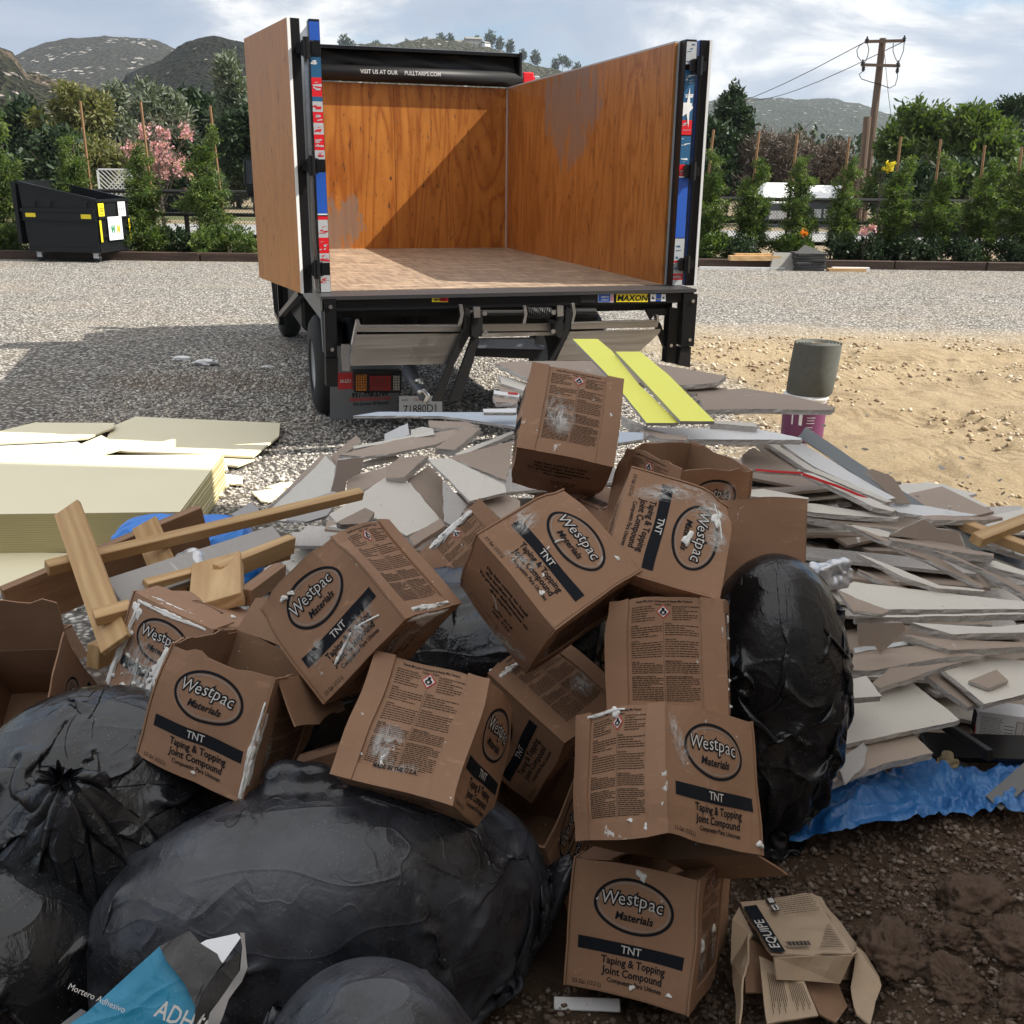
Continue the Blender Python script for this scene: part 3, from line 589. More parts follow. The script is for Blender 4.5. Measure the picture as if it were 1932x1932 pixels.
for k in range(int(34/sp)):
    for sgn in (1, -1):
        x0 = -17+k*sp; x1 = x0+sgn*hh*.9; i = len(V); w = .004
        V += [(x0-w, -.06, .08), (x0+w, -.06, .08), (x1+w, -.06, .08+hh), (x1-w, -.06, .08+hh), (x0, -.06+2*w, .08), (x1, -.06+2*w, .08+hh)]
        F += [(i, i+1, i+2, i+3), (i+1, i+4, i+5, i+2), (i+4, i, i+3, i+5)]
link('chain_link_mesh', mkmesh('chain_link_mesh', V, F, plain('fence_wire', (.10, .10, .10), .5, .6)), fence)
# row of young screening trees, each tied to a stake
def hedge_blobs(h, seed, wd):
    r = np.random.RandomState(seed); B = []
    n = 13
    for k in range(n):
        t = k/(n-1); w = wd*(.72+.42*math.sin(math.pi*min(1, t*1.15)))*(1-.62*t**3)*(.75+.5*r.rand()); B.append((r.uniform(-.16, .16), r.uniform(-.16, .16), .12+t*(h-.35), w, w, h/n*.95))
    return B
rows = [(12, 190, 'leftmost young screening tree, tall and pale, beside the dumpster', 1.0), (157, 243, 'young screening tree rising behind the dumpster lid', .9), (278, 275, 'young screening tree in front of the pink blossoms', 1.0), (402, 248, 'bright green young tree beside the truck mirror', 1.0),
        (1336, 285, 'young screening tree touching the right truck door', 1.0), (1415, 300, 'second young tree right of the truck', 1.0), (1502, 285, 'thin young tree in front of the white shed', .85), (1588, 300, 'young tree over the pink roses', .9), (1683, 305, 'young tree with yellow flowers behind the leaning pole', 1.05),
        (1764, 292, 'light tipped young tree with bare lower trunk', 1.0), (1848, 300, 'young tree second from the right edge', 1.05), (1922, 300, 'young tree cut by the right edge', 1.1)]
pro = [tuple([limb_mesh('trunk', 2.6, .035, 40+k, .35, 9, .15), crown_mesh('crown', hedge_blobs(3.05, 50+k, .42), 17000, .085, .022, M['leaf_hedge'], 60+k, 22, .25, .12)]) for k in range(5)]
stk = {0: None, 1: (152, 198, 245), 2: (266, 199, 255), 3: (397, 207, 285), 4: (1346, 252, 300), 5: (1432, 254, 305), 6: (1504, 261, 300), 7: (1602, 265, 302), 8: (1699, 265, 300), 9: (1774, 270, 305), 10: (1857, 281, 318), 11: (1927, 284, 332)}
for i, (u, v, lab, wd) in enumerate(rows):
    p = at('P', u, v, y=23.75); h = p[2]; a = at('P', u, 465, y=23.75)
    t, _ = tree('screening_tree', lab, (a[0], 23.75, .08), 3, None, 0, 0, 0, None, 0, 'young screening trees along the fence', share=pro[i % 5], rz=i*1.3)
    t.scale = (wd*(1.05 if u < 900 else .88), wd*.95, h/3.05)
    if stk[i]:
        su, v0, v1 = stk[i]; top = at('P', su, v0, y=23.95); low_ = at('P', su-(v1-v0)*.12*(1 if su > 900 else -1), v1, y=23.95); d = top-low_; base = top-d*(top[2]/d[2])
        q = MB(); q.tube([(0, 0, 0), tuple(top-base)], .028, 7)
        tag(q.build('tree_stake', M['stake_wood'], loc=(base[0], base[1], 0.08)), 'round wooden stake behind the '+lab.split(',')[0], 'stake', 'wooden tree stakes')
# low shrubs at the foot of the row
shrub = [crown_mesh('foliage', [(0, 0, .25, .42, .3, .28), (.3, 0, .2, .3, .25, .2)], 2600, .07, .03, M['leaf_hedge'], 80+k, 12, .3, .3) for k in range(2)]
shrubd = [crown_mesh('foliage', [(0, 0, .22, .4, .3, .25), (-.3, .05, .18, .3, .25, .2)], 2600, .06, .035, M['leaf_dark'], 84+k, 12, .3, .3) for k in range(2)]
for i, (u, lab, dk) in enumerate([(5, 'low shrub by the left edge behind the dumpster', 0), (270, 'bright low shrub right of the dumpster wheel', 0), (300, 'low shrub under the pink blossom tree', 0), (340, 'small dark shrub between two young trees', 1), (400, 'round shrub at the foot of the bright green young tree', 0), (455, 'low shrub beside the plywood door', 0),
        (1345, 'low shrub at the right truck door', 0), (1400, 'dark shrub at the foot of the second right tree', 1), (1500, 'low shrub behind the paver stack', 0), (1590, 'rose leaves under the pink flowers', 1), (1640, 'dark shrub below the utility pole', 1), (1700, 'low shrub right of the utility pole', 1), (1760, 'dark shrub at the bare lower trunk', 1), (1815, 'glossy dark shrub near the right end', 1), (1900, 'dark shrub at the right edge', 1)]):
    a = at('P', u, 470, y=23.4); t = thing('shrub', lab, 'shrub', (a[0], 23.35, .1), i*1.1, 'low shrubs in the planting bed'); link('foliage', (shrubd if dk else shrub)[i % 2], t); t.scale = (1.05, 1.05, 1.15)
def flowers(name, lab, u, v, mat, n, s):
    p = at('P', u, v, y=23.1); r = np.random.RandomState(int(u)); t = thing(name, lab, 'flowers', (p[0], p[1], .1)); q = MB()
    for k in range(3): q.tube([(0, 0, 0), (r.uniform(-.05, .05), 0, p[2]*.5), (r.uniform(-.15, .15), 0, p[2]-.15)], .008, 5)
    q.build('stems', M['bark'], t); B = [(r.uniform(-s, s), r.uniform(-.05, .05), p[2]-.1+r.uniform(-s*.4, s*.4), .05, .04, .04) for _ in range(n)]
    link('blooms', crown_mesh('blooms', B, n*40, .045, .045, mat, 5, 10, .2, .1), t)
flowers('rose_bush', 'cluster of pink roses in front of the fence', 1633, 437, M['petal_pink'], 6, .22); flowers('rose_bush', 'orange flowers behind the paver stack', 1521, 440, M['petal_orange'], 2, .06)
flowers('yellow_flowers', 'yellow blossom at the top left of a young tree', 1663, 318, M['petal_yellow'], 5, .22)
# ------------------------------------------------------------------ larger trees beyond the fence
def bigtree(name, lab, u, vtop, y, wpx, mat, seed, n=16000, L=.28, Wd=.13, kind='round', group='trees beyond the fence', up=.3, base=None):
    top = at('P', u, vtop, y=y); b0 = at('P', u, vtop, y=y); h = top[2]; w = wpx/FPX*y*1.05/2; r = np.random.RandomState(seed); B = []
    if kind == 'round':
        for k in range(16): a = r.rand()*6.28; q = r.rand()**.5; z = r.uniform(.3, .88); B.append((math.cos(a)*w*q*.75, math.sin(a)*w*q*.6, h*z*(1-.12*q), w*.36, w*.36, h*.15))
        B.append((0, 0, h*.82, w*.45, w*.45, h*.17))
    elif kind == 'cone':
        for k in range(13): t = k/12; ww = w*(1-.72*t)*(.8+.4*r.rand()); B.append((r.uniform(-.15, .15)*w, r.uniform(-.15, .15)*w, h*(.15+.8*t), ww, ww, h*.085))
    elif kind == 'low':
        for k in range(22): a = r.rand()*6.28; q = r.rand()**.5; B.append((math.cos(a)*w*q*.85, math.sin(a)*w*q*.4, h*r.uniform(.18, .84)*(1-.2*q), w*.26, w*.26, h*.16))
    tree(name, lab, (top[0], y, 0), h, B, n, L, Wd, mat, seed, group, 16, up, .45, r0=h*.02, spread=w*.8)
T_ = [('conifer', 'tall grey green pine left of the truck door', 432, 117, 60, 105, 'leaf_grey', 1, 22000, .34, .09, 'cone'),
      ('dense_tree', 'dark evergreen in front of the wooded slope', 375, 172, 75, 150, 'leaf_dark', 2, 16000, .4, .2, 'round'),
      ('conifer', 'grey pine behind the pink blossoms', 282, 152, 66, 120, 'leaf_grey', 3, 18000, .34, .1, 'round'),
      ('conifer', 'small grey pine with twin tops left of centre', 215, 165, 62, 95, 'leaf_grey', 4, 14000, .3, .1, 'cone'),
      ('leafy_tree', 'yellow green loose tree above the dumpster', 128, 152, 55, 140, 'leaf_olive', 5, 15000, .26, .1, 'round'),
      ('dense_tree', 'dark tree at the left edge', 40, 190, 60, 120, 'leaf_dark', 6, 14000, .35, .16, 'round'),
      ('dense_tree', 'dark bushy tree low behind the tan field', 90, 228, 52, 160, 'leaf_dark', 7, 15000, .3, .14, 'low'),
      ('dense_tree', 'dark tree mass behind the truck mirror', 480, 190, 58, 120, 'leaf_dark', 8, 15000, .32, .14, 'round'),
      ('dense_tree', 'dark trees filling the gap right of the grey pine', 330, 225, 50, 150, 'leaf_dark', 17, 14000, .3, .14, 'low'),
      ('leafy_tree', 'green tree right behind the young tree by the dumpster', 215, 235, 45, 120, 'leaf_olive', 18, 12000, .24, .1, 'low'),
      ('eucalyptus', 'tall dark tree with round top right of the truck', 1387, 168, 62, 70, 'leaf_dark', 9, 14000, .3, .12, 'round'),
      ('dense_tree', 'dark tree beside the right truck door', 1345, 218, 55, 90, 'leaf_dark', 10, 13000, .3, .14, 'round'),
      ('bare_thicket', 'brown leafless thicket between truck and pole', 1480, 222, 55, 200, 'leaf_brown', 11, 26000, .3, .04, 'low'),
      ('bare_thicket', 'brown leafless thicket just left of the pole', 1580, 250, 52, 90, 'leaf_brown', 12, 15000, .28, .04, 'low'),
      ('leafy_tree', 'broad green tree right of the utility pole', 1745, 188, 44, 175, 'leaf_green', 13, 26000, .24, .1, 'round'),
      ('leafy_tree', 'largest green tree filling the right side', 1835, 200, 42, 210, 'leaf_green', 14, 28000, .24, .1, 'round'),
      ('eucalyptus', 'dark tree leaning in at the upper right edge', 1925, 172, 52, 80, 'leaf_dark', 15, 9000, .26, .1, 'round'),
      ('dense_tree', 'dark undergrowth below the broad green tree', 1790, 290, 38, 210, 'leaf_dark', 16, 20000, .26, .12, 'low'),
      ('dense_tree', 'green undergrowth behind the last young trees', 1900, 285, 37, 200, 'leaf_green', 19, 14000, .22, .1, 'low')]
for nm, lab, u, v, y, w, mt, sd, n, L, Wd, k in T_: bigtree(nm, lab, u, v, y, w, M[mt], sd+200, n, L, Wd, k)
bl = at('P', 292, 222, y=34)
t = thing('blossom_tree', 'pink flowering magnolia behind the fence', 'tree', (bl[0], 34, 0)); link('trunk', limb_mesh('trunk', bl[2]*.9, .07, 3, 1.1, 12, .2), t)
rb = np.random.RandomState(4); BB = [(rb.uniform(-.95, .95), rb.uniform(-.6, .6), bl[2]*rb.uniform(.48, .92), .20, .2, .15) for _ in range(26)]
link('blossoms', crown_mesh('blossoms', BB, 2100, .08, .06, M['petal_pink'], 12, 6, .3, .2), t); link('twigs', crown_mesh('twigs', BB, 1500, .3, .015, M['leaf_brown'], 13, 6, .5, .2), t)
# woods: masses on the slopes
def woods(name, lab, N, area, s, mat, seed):
    r = np.random.RandomState(seed); Vs = []; Fs = []; lv = []; n = 0
    for k in range(N):
        p, h = area(r); c = np.array(p)+np.array([0, 0, h*.45]); m = 150
        u = r.randn(m, 3); u /= np.linalg.norm(u, axis=1)[:, None]; pts = c+u*np.array([h*.42, h*.42, h*.5])*(.6+.5*r.rand(m, 1))
        V, F = leaves(pts, u, h*.10, h*.06, r); Vs.append(V); Fs.append(F+n); n += len(V); lv.append(np.clip(r.rand()*.6+r.rand(m)*.4, 0, 1))
    me = mkmesh(name, np.concatenate(Vs), np.concatenate(Fs), mat); a = me.attributes.new('lv', 'FLOAT', 'FACE'); a.data.foreach_set('value', np.concatenate(lv).astype(np.float32))
    tag(link(name, me), lab, 'woods', kind='stuff')
def arc(R0, R1, a0, a1, h0, h1): 
    def f(r):
        a = r.uniform(a0, a1); R = r.uniform(R0, R1); return (math.sin(a)*R, math.cos(a)*R, 0), r.uniform(h0, h1)
    return f
woods('far_woods', 'dark woods across the valley floor behind the yard', 600, arc(110, 230, -.60, .62, 5, 8), 1, M['leaf_dark'], 31)
# houses and lone trees on the ridge
for i, (u, w, h, c, lab) in enumerate([(872, 9, 5, 'white_paint', 'largest white house on the hilltop'), (893, 13, 7, 'concrete', 'long grey house right of the white one on the hill'), (848, 7, 3.5, 'white_paint', 'small white house left end of the hilltop'), (825, 9, 3, 'concrete', 'low house on the ridge above the roller'), (915, 6, 4, 'white_paint', 'small pale house at the right end of the hilltop')]):
    p = hc(u, .975); t = thing('hill_house', lab, 'house', (p[0], p[1], p[2]-6), i*.2, 'houses on the hilltop'); q = MB(); q.box((-w/2, -3, 0), (w/2, 3, h+2)); q.build('wall', M[c], t)
    q = MB(); q.prism([(-w/2-.4, -3.4, h+2.01), (w/2+.4, -3.4, h+2.01), (w/2+.4, 0, h+3.6), (-w/2-.4, 0, h+3.6)], (0, 0, .2)); q.prism([(-w/2-.4, 3.4, h+2.01), (w/2+.4, 3.4, h+2.01), (w/2+.4, 0, h+3.6), (-w/2-.4, 0, h+3.6)], (0, 0, .2)); q.build('roof', M['concrete'], t)
    for k in range(3): q = MB(); x = -w/2+(k+.5)*w/3; q.box((x-.6, -3.08, h*.6), (x+.6, -3.02, h*.6+1.4)); q.build('window', M['glass'], t)
rt = [crown_mesh('crown', [(0, 0, 5, 1.6, 1.6, 2.2)], 500, 1., .5, M['leaf_dark'], 90), limb_mesh('trunk', 5, .18, 2, 1.2, 4, .6), crown_mesh('crown', [(0, 0, 7, 1.3, 1.3, 1.)], 300, 1.2, .3, M['leaf_dark'], 91), limb_mesh('trunk', 7, .16, 5, .5, 2, .9)]
names = ['ridge above the left corner of the roller', 'hilltop left of the houses', 'hilltop just left of the white house', 'slope right of the houses', 'slope above the right plywood wall', 'lower right slope of the house hill']
for i, (u, s, k) in enumerate([(655, 2.2, 0), (668, 1.6, 0), (712, 1.5, 1), (735, 1.2, 0), (770, 1.5, 0), (790, 1.3, 0), (805, 1.4, 0), (833, 1.6, 0), (850, 1.5, 0), (900, 1.3, 0), (925, 1.8, 0), (943, 1.5, 0), (962, 1.6, 0), (985, 1.3, 0), (1008, 1.7, 0), (1045, 1.5, 0), (1060, 1.9, 1), (1070, 1.7, 1), (1087, 1.8, 0)]):
    p = hc(u, .985); t = thing('ridge_palm' if k else 'ridge_tree', ('tall thin palm on the ' if k else 'small dark tree on the ')+names[min(5, i//3)], 'tree', (p[0], p[1], p[2]-4), i, 'trees on the house hill'); t.scale = (s,)*3
    link('trunk', rt[3 if k else 1], t); link('crown', rt[2 if k else 0], t)
# ------------------------------------------------------------------ utility poles, wires, shed, far fence
PY = 48.
def P_(u, v): return at('E', u, v, y=PY)
base = at('P', 1627, 415, y=PY); top = P_(1140, 215); base = top-(top-base)*(top[2]/(top[2]-base[2]))
pole = thing('utility_pole', 'tall leaning wooden utility pole with two crossarms', 'utility pole', tuple(base))
def rel(p): return tuple(p-base)
q = MB(); q.tube([(0, 0, 0), rel(top)], [.19, .14], 10); q.build('shaft', M['pole_wood'], pole)
for a_, b_ in (((1030, 237), (1252, 232)), ((1008, 366), (1226, 373))):
    q = MB(); q.bar(np.array(rel(P_(*a_)))+[0, -.2, 0], np.array(rel(P_(*b_)))+[0, -.2, 0], .09, .12); q.build('crossarm', M['pole_wood'], pole)
for (u, v) in ((1042, 228), (1250, 222), (1017, 356), (1215, 362), (1022, 385), (1212, 395)):
    q = MB(); p = np.array(rel(P_(u, v)))+[0, -.2, 0]; q.lathe([(.0, -.14), (.05, -.14), (.05, -.1), (.09, -.06), (.05, -.02), (.09, .02), (.05, .06), (.03, .14), (0, .14)], tuple(p), 10); q.build('insulator', M['glass'], pole)
q = MB()
for pts in ([(1030, 240), (1000, 260), (985, 285), (990, 320), (1010, 345)], [(1042, 240), (1052, 280), (1045, 320), (1025, 360)], [(1250, 240), (1245, 290), (1225, 340), (1215, 360)], [(1188, 245), (1187, 290), (1200, 330), (1212, 350)], [(1022, 400), (998, 420), (1010, 445), (1060, 462), (1110, 475), (1170, 497), (1200, 480), (1212, 440), (1212, 405)]):
    q.tube([np.array(rel(P_(u, v)))+[0, -.2, 0] for u, v in pts], .018, 5)
q.build('jumper_wire', M['black_steel'], pole)
q = MB(); q.tube([rel(P_(1145, 260)), rel(P_(1170, 530)), rel(P_(1215, 870))], .012, 4); q.build('guy_wire', M['black_steel'], pole)
for i, ((u, v), (u2, v2)) in enumerate([((1030, 240), (120, 585)), ((1240, 240), (330, 545))]):
    a = P_(u, v)+[0, -.2, 0]; b = at('E', u2, v2, y=210); q = MB(); q.tube([a+(b-a)*t-np.array([0, 0, 5*t*(1-t)]) for t in np.linspace(0, 1, 12)], [.02+.03*t for t in np.linspace(0, 1, 12)], 4)
    tag(q.build('power_line', M['black_steel']), ['upper power line running left from the pole', 'lower power line running left from the pole'][i], 'cable')
sb = at('P', 1620, 400, y=PY-1); st_ = at('E', 1053, 655, y=PY-1); q = MB(); q.tube([(0, 0, 0), tuple(st_-np.array([sb[0], sb[1], 0]))], .16, 10); tag(q.build('short_pole', M['pole_wood'], loc=(sb[0], sb[1], 0)), 'short grey wooden pole directly behind the leaning pole', 'pole')
def shed(lab, u0, u1, vt, vb, y):
    a = at('P', u0, vt, y=y); b = at('P', u1, vt, y=y); e = at('P', u0, vb, y=y); w = b[0]-a[0]; t = thing('white_shed', lab, 'shed', (a[0], y, 0), 0, 'white roofed sheds'); h = a[2]; he = e[2]
    q = MB(); q.box((.1, .3, 0), (w-.1, 3.2, he)); q.build('wall', M['grey_paint'], t)
    q = MB(); q.prism([(-.1, 0, he), (w+.1, 0, he), (w-.25, 1.7, h), (.25, 1.7, h)], (0, .0, .05)); q.prism([(-.1, 3.4, he), (w+.1, 3.4, he), (w-.25, 1.7, h), (.25, 1.7, h)], (0, 0, .05))
    q.prism([(-.1, 0, he), (-.1, 3.4, he), (.25, 1.7, h)], (.03, 0, 0)); q.prism([(w+.1, 0, he), (w+.1, 3.4, he), (w-.25, 1.7, h)], (-.03, 0, 0)); q.build('roof', M['white_paint'], t)
    q = MB()
    for k in range(4): q.box((w*(.15+.2*k), .22, he*.35), (w*(.15+.2*k)+.3, .28, he*.7))
    q.build('window', M['white_paint'], t)
shed('white roofed shed seen between the two young trees', 1530, 1622, 352, 380, 44); shed('smaller white roofed shed left of the thin young tree', 1448, 1522, 347, 384, 43); shed('white roofed shed at the far right behind the trees', 1872, 1990, 372, 386, 43)
a = at('A', 552, 955, y=33); b = at('A', 730, 970, y=33); t = thing('lattice_panel', 'white lattice screen behind the dumpster', 'screen', (a[0], 33, 0)); w = b[0]-a[0]; q = MB()
for k in range(-8, 26):
    for sg in (1, -1):
        x0 = k*.14; x1 = x0+sg*a[2]; 
        lo, hi = (max(0, min(w, x0)), max(0, min(w, x1))); 
        if abs(hi-lo) > .05: q.bar((lo, 0, (lo-x0)*sg), (hi, 0, (hi-x0)*sg), .02, .05, up=(0, 1, 0))
q.build('lattice', M['white_paint'], t); q = MB(); q.box((-.05, -.03, 0), (0, .03, a[2])); q.box((w, -.03, 0), (w+.05, .03, a[2])); q.box((0, -.03, a[2]), (w, .03, a[2]+.05)); q.build('frame', M['white_paint'], t)
# boulders beyond the fence
# ------------------------------------------------------------------ unseen walls beside and behind the viewer, added to shade the pile
cn = thing('added_shade_walls', 'unseen walls added beside and behind the viewer to shade the heap', 'added_shade_walls', (0, 0, 0))
q = MB(); q.box((4.2, -3.2, 0), (4.5, 5.08, 8.2)); q.build('side_wall', plain('added_side_wall', (.62, .52, .40), .8), cn)  # added out of view to block the sun, tan for warm bounce
q = MB(); q.box((-4.5, -1.9, 0), (4.2, -1.6, 3.4)); q.build('back_wall', plain('added_back_wall', (.30, .27, .24), .8), cn)  # added out of view to cut low light from behind
# ------------------------------------------------------------------ lettering
_tc = {}
def text2d(s, size=1., bold=0., shear=0., align='CENTER', sx=1.):
    k = (s, size, bold, shear, align, sx)
    if k in _tc: return _tc[k]
    cu_ = bpy.data.curves.new('t', 'FONT'); cu_.body = s; cu_.size = size; cu_.offset = bold; cu_.shear = shear; cu_.align_x = align; cu_.resolution_u = 2; cu_.fill_mode = 'FRONT'
    ob = bpy.data.objects.new('t', cu_); C.objects.link(ob); bpy.context.view_layer.update()
    me = bpy.data.meshes.new_from_object(ob.evaluated_get(bpy.context.evaluated_depsgraph_get()))
    V = np.array([(v.co.x*sx, v.co.y) for v in me.vertices]).reshape(-1, 2); F = [tuple(p.vertices) for p in me.polygons]
    bpy.data.objects.remove(ob); bpy.data.curves.remove(cu_); bpy.data.meshes.remove(me)
    _tc[k] = (V, F); return V, F
class P2:
    """flat artwork, built in the plane of a panel"""
    def __init__(s): s.V = []; s.F = []; s.M = []; s.L = []; s.n = 0
    def add(s, V, F, m=0, lay=0):
        V = np.asarray(V, float).reshape(-1, 2); s.V += [tuple(v) for v in V]; s.L += [lay]*len(V)
        for f in F: s.F.append(tuple(i+s.n for i in f)); s.M.append(m)
        s.n += len(V)
    def text(s, t, x, y, size, m=0, bold=0., shear=0., align='CENTER', sx=1., lay=1, rot=0.):
        V, F = text2d(t, size, bold*size, shear, align, sx)
        if len(V) == 0: return
        c, d = math.cos(rot), math.sin(rot); V = np.stack([V[:, 0]*c-V[:, 1]*d+x, V[:, 0]*d+V[:, 1]*c+y], -1); s.add(V, F, m, lay)
    def rect(s, x0, y0, x1, y1, m=0, lay=0, nx=1, ny=1):
        X, Y = np.meshgrid(np.linspace(x0, x1, nx+1), np.linspace(y0, y1, ny+1)); i = np.arange((nx+1)*(ny+1)).reshape(ny+1, nx+1)
        s.add(np.stack([X.ravel(), Y.ravel()], -1), [tuple(map(int, f)) for f in np.stack([i[:-1, :-1], i[:-1, 1:], i[1:, 1:], i[1:, :-1]], -1).reshape(-1, 4)], m, lay)
    def ring(s, cx, cy, rx, ry, w, m=0, n=48, lay=0):
        V = []; 
        for k in range(n): a = 2*math.pi*k/n; V += [(cx+rx*math.cos(a), cy+ry*math.sin(a)), (cx+(rx-w)*math.cos(a), cy+(ry-w)*math.sin(a))]
        s.add(V, [(2*k, 2*((k+1) % n), 2*((k+1) % n)+1, 2*k+1) for k in range(n)], m, lay)
    def poly(s, pts, m=0, lay=0): s.add(pts, [tuple(range(len(pts)))], m, lay)
    def disc(s, cx, cy, r, m=0, n=16, lay=0): s.poly([(cx+r*math.cos(2*math.pi*k/n), cy+r*math.sin(2*math.pi*k/n)) for k in range(n)], m, lay)
    def mesh(s, name, o, ux, uy, mats, warp=None, off=.0008):
        o = np.asarray(o, float); ux = np.asarray(ux, float); uy = np.asarray(uy, float); n = np.cross(ux, uy); V = np.array(s.V)
        P = o+V[:, :1]*ux+V[:, 1:]*uy
        if warp is not None: P = warp(P)
        P = P+n*(off+np.array(s.L)[:, None]*.0005)
        return mkmesh(name, P, s.F, mats, s.M)
INKS = [M['ink'], M['inkgrey'], M['inkred'], M['inkwhite'], M['inkthin']]
def art_logo(W):
    p = P2(); cx, cy = .5*W, .687*W
    p.ring(cx, cy, .325*W, .212*W, .024*W, 0); p.ring(cx, cy, .290*W, .177*W, .008*W, 1)
    for i, ch in enumerate('Westpac'):
        x = cx+(-.222+[0, .100, .166, .215, .274, .343, .404][i]+.03)*W; y = cy-(-.02+.006*abs(i-3)**1.2-.0)*W-.005*W
        p.text(ch, x-.01*W, y, .150*W, 0, .075, .12, 'CENTER', .92, 1); p.text(ch, x-.01*W, y, .150*W, 3, -.004, .12, 'CENTER', .92, 3)
    p.text('Materials', cx, cy-.11*W, .085*W, 0, .022, .2, lay=2)
    p.rect(.075*W, .30*W, .93*W, .40*W, 0, 0, 10, 2); p.text('TNT', .5*W, .325*W, .085*W, 3, .008, lay=2)
    p.text('Taping & Topping', .53*W, .225*W, .082*W, 0, .022, .0, sx=.9); p.text('Joint Compound', .53*W, .145*W, .082*W, 0, .022, .0, sx=.9)
    p.text('Compuesto Para Uniones', .55*W, .087*W, .050*W, 0, .018, .08, sx=.88); p.text('3.5 Gal. (13.2 L)', .05*W, .035*W, .044*W, 0, .008, align='LEFT', sx=.8)
    return p
def art_label(W, x0=.2, x1=.8, y0=.14):
    p = P2(); r = random.Random(3); cx = .5*W
    p.text('Ready Mix Joint Compound & Ready Mix Texture', cx, .955*W, .0265*W, 0, .02, 0, sx=.92*(x1-x0)/.6)
    p.text('Danger     Peligro', cx, .93*W, .020*W, 0, .015)
    d = .062*W; cy = .875*W
    p.poly([(cx, cy-d), (cx+d, cy), (cx, cy+d), (cx-d, cy)], 2, 1); e = d*.8; p.poly([(cx, cy-e), (cx+e, cy), (cx, cy+e), (cx-e, cy)], 3, 2)
    p.disc(cx, cy+.022*W, .013*W, 0, 12, 3); p.poly([(cx-.009*W, cy+.016*W), (cx-.03*W, cy+.0*W), (cx-.027*W, cy-.018*W), (cx, cy-.034*W), (cx+.027*W, cy-.018*W), (cx+.03*W, cy+.0*W), (cx+.009*W, cy+.016*W)], 0, 3)
    st = []
    for k in range(12): a = k*math.pi/6; q = (.018 if k % 2 == 0 else .006)*W; st.append((cx+q*math.cos(a), cy-.010*W+q*math.sin(a)))
    p.poly(st, 3, 4)
    p.rect(cx-.0012*W, y0*W, cx+.0012*W, .80*W, 0, 0, 1, 8)
    for s, heads in ((0, ['IMPORTANT NOTICE TO PURCHASERS:', 'DANGER', 'CAUTION', 'FIRST AID:', 'SUPPLEMENTAL INFORMATION']), (1, ['AVISO IMPORTANTE PARA LOS COMPRADORES:', 'PELIGRO', 'PRECAUCION', 'PRIMEROS AUXILIOS:', 'INFORMACION SUPLEMENTARIA'])):
        a = (x0+.012)*W if s == 0 else cx+.012*W; b = cx-.012*W if s == 0 else (x1-.012)*W
        y = .915*W; k = 0; nxt = [0, 8, 15, 24, 32]; row = 0
        while y > (y0+.01)*W:
            bb = b if y < .80*W else (min(b, cx-.075*W) if s == 0 else b); aa = a if (y < .80*W or s == 0) else cx+.075*W
            if row in nxt:
                p.text(heads[nxt.index(row)], aa, y-.003*W, .0165*W, 0, .02, align='LEFT', sx=.9*min(1, (bb-aa)/(.30*W)) if row == 0 else .9)
            elif row+1 in nxt and row > 0: pass
            else:
                x = aa; end = bb-(r.random()*.5*(bb-aa) if r.random() < .22 else 0)
                while x < end-.004*W: w = min(r.uniform(.012, .05)*W, end-x); p.rect(x, y, x+w, y+.0062*W, 4); x += w+.006*W
            y -= .0185*W if row < 24 else .0148*W; row += 1
    return p
def art_verse(W):
    p = P2()
    for i, t in enumerate(['He has come to heal', 'the broken hearted.', 'To preach deliverance to', 'the captive.']): p.text(t, .48*W, (.76-.075*i)*W, .066*W, 0, .03, .0)
    p.text('Luke 4:18', .56*W, .36*W, .066*W, 0, .02, .1); p.text('Gal. 5:22', .56*W, .28*W, .066*W, 0, .02, .1)
    for q in ((.15, .05, .55, .055), (.15, .16, .55, .165), (.15, .05, .155, .165), (.545, .05, .55, .165)): p.rect(q[0]*W, q[1]*W, q[2]*W, q[3]*W, 4)
    return p
def art_barcode(W, w=.34, h=.24):
    p = P2(); r = random.Random(5); x0 = (.5-w/2)*W; y0 = .3*W; t = .014*W
    for q in ((x0, y0, x0+w*W, y0+t), (x0, y0+h*W-t, x0+w*W, y0+h*W), (x0, y0, x0+t, y0+h*W), (x0+w*W-t, y0, x0+w*W, y0+h*W)): p.rect(*q, 0)
    x = x0+.045*W
    while x < x0+w*W-.05*W: q = r.choice([.003, .003, .006, .009])*W; p.rect(x, y0+.04*W, x+q, y0+(h-.055)*W, 0); x += q+r.choice([.003, .005])*W
    p.text('Product Code:', .5*W, y0-.05*W, .045*W, 0, .01)
    return p
# ------------------------------------------------------------------ the truck
TX, TY, TZ, YAW, TW, TL = -1.2244, 6.8609, 1.80-.7253, .2941, 2.4129, 4.0893
truck = thing('box_truck', 'open topped flatbed truck with orange plywood walls, rear doors swung back and folded lift platform', 'truck', (TX, TY, 0), YAW)
cy_, sy_ = math.cos(YAW), math.sin(YAW)
def tl(p): q = np.asarray(p)-np.array([TX, TY, 0]); return np.array([cy_*q[0]+sy_*q[1], -sy_*q[0]+cy_*q[1], q[2]])
def tk(t, u, v, Y=None, X=None):
    o = tl(O); d = tl(O+ray(t, u, v))-o; k = (Y-o[1])/d[1] if Y is not None else (X-o[0])/d[0]; return o+d*k
FZ = TZ; HW = 1.615
def part(name, mb, mats, parent=truck, smooth=False): return mb.build(name, mats, parent, smooth)
def bx(a, b, bev=0.): q = MB(); q.box(a, b, bev=bev); return q
part('bed_floor', bx((-.02, 0, FZ-.05), (TW+.02, TL, FZ)), M['bed_floor'])
fw = MB(); fw.box((0, TL, FZ), (1.205, TL+.05, FZ+HW)); fw.box((1.209, TL, FZ), (TW, TL+.05, FZ+HW)); part('front_wall', fw, M['ply_front'])
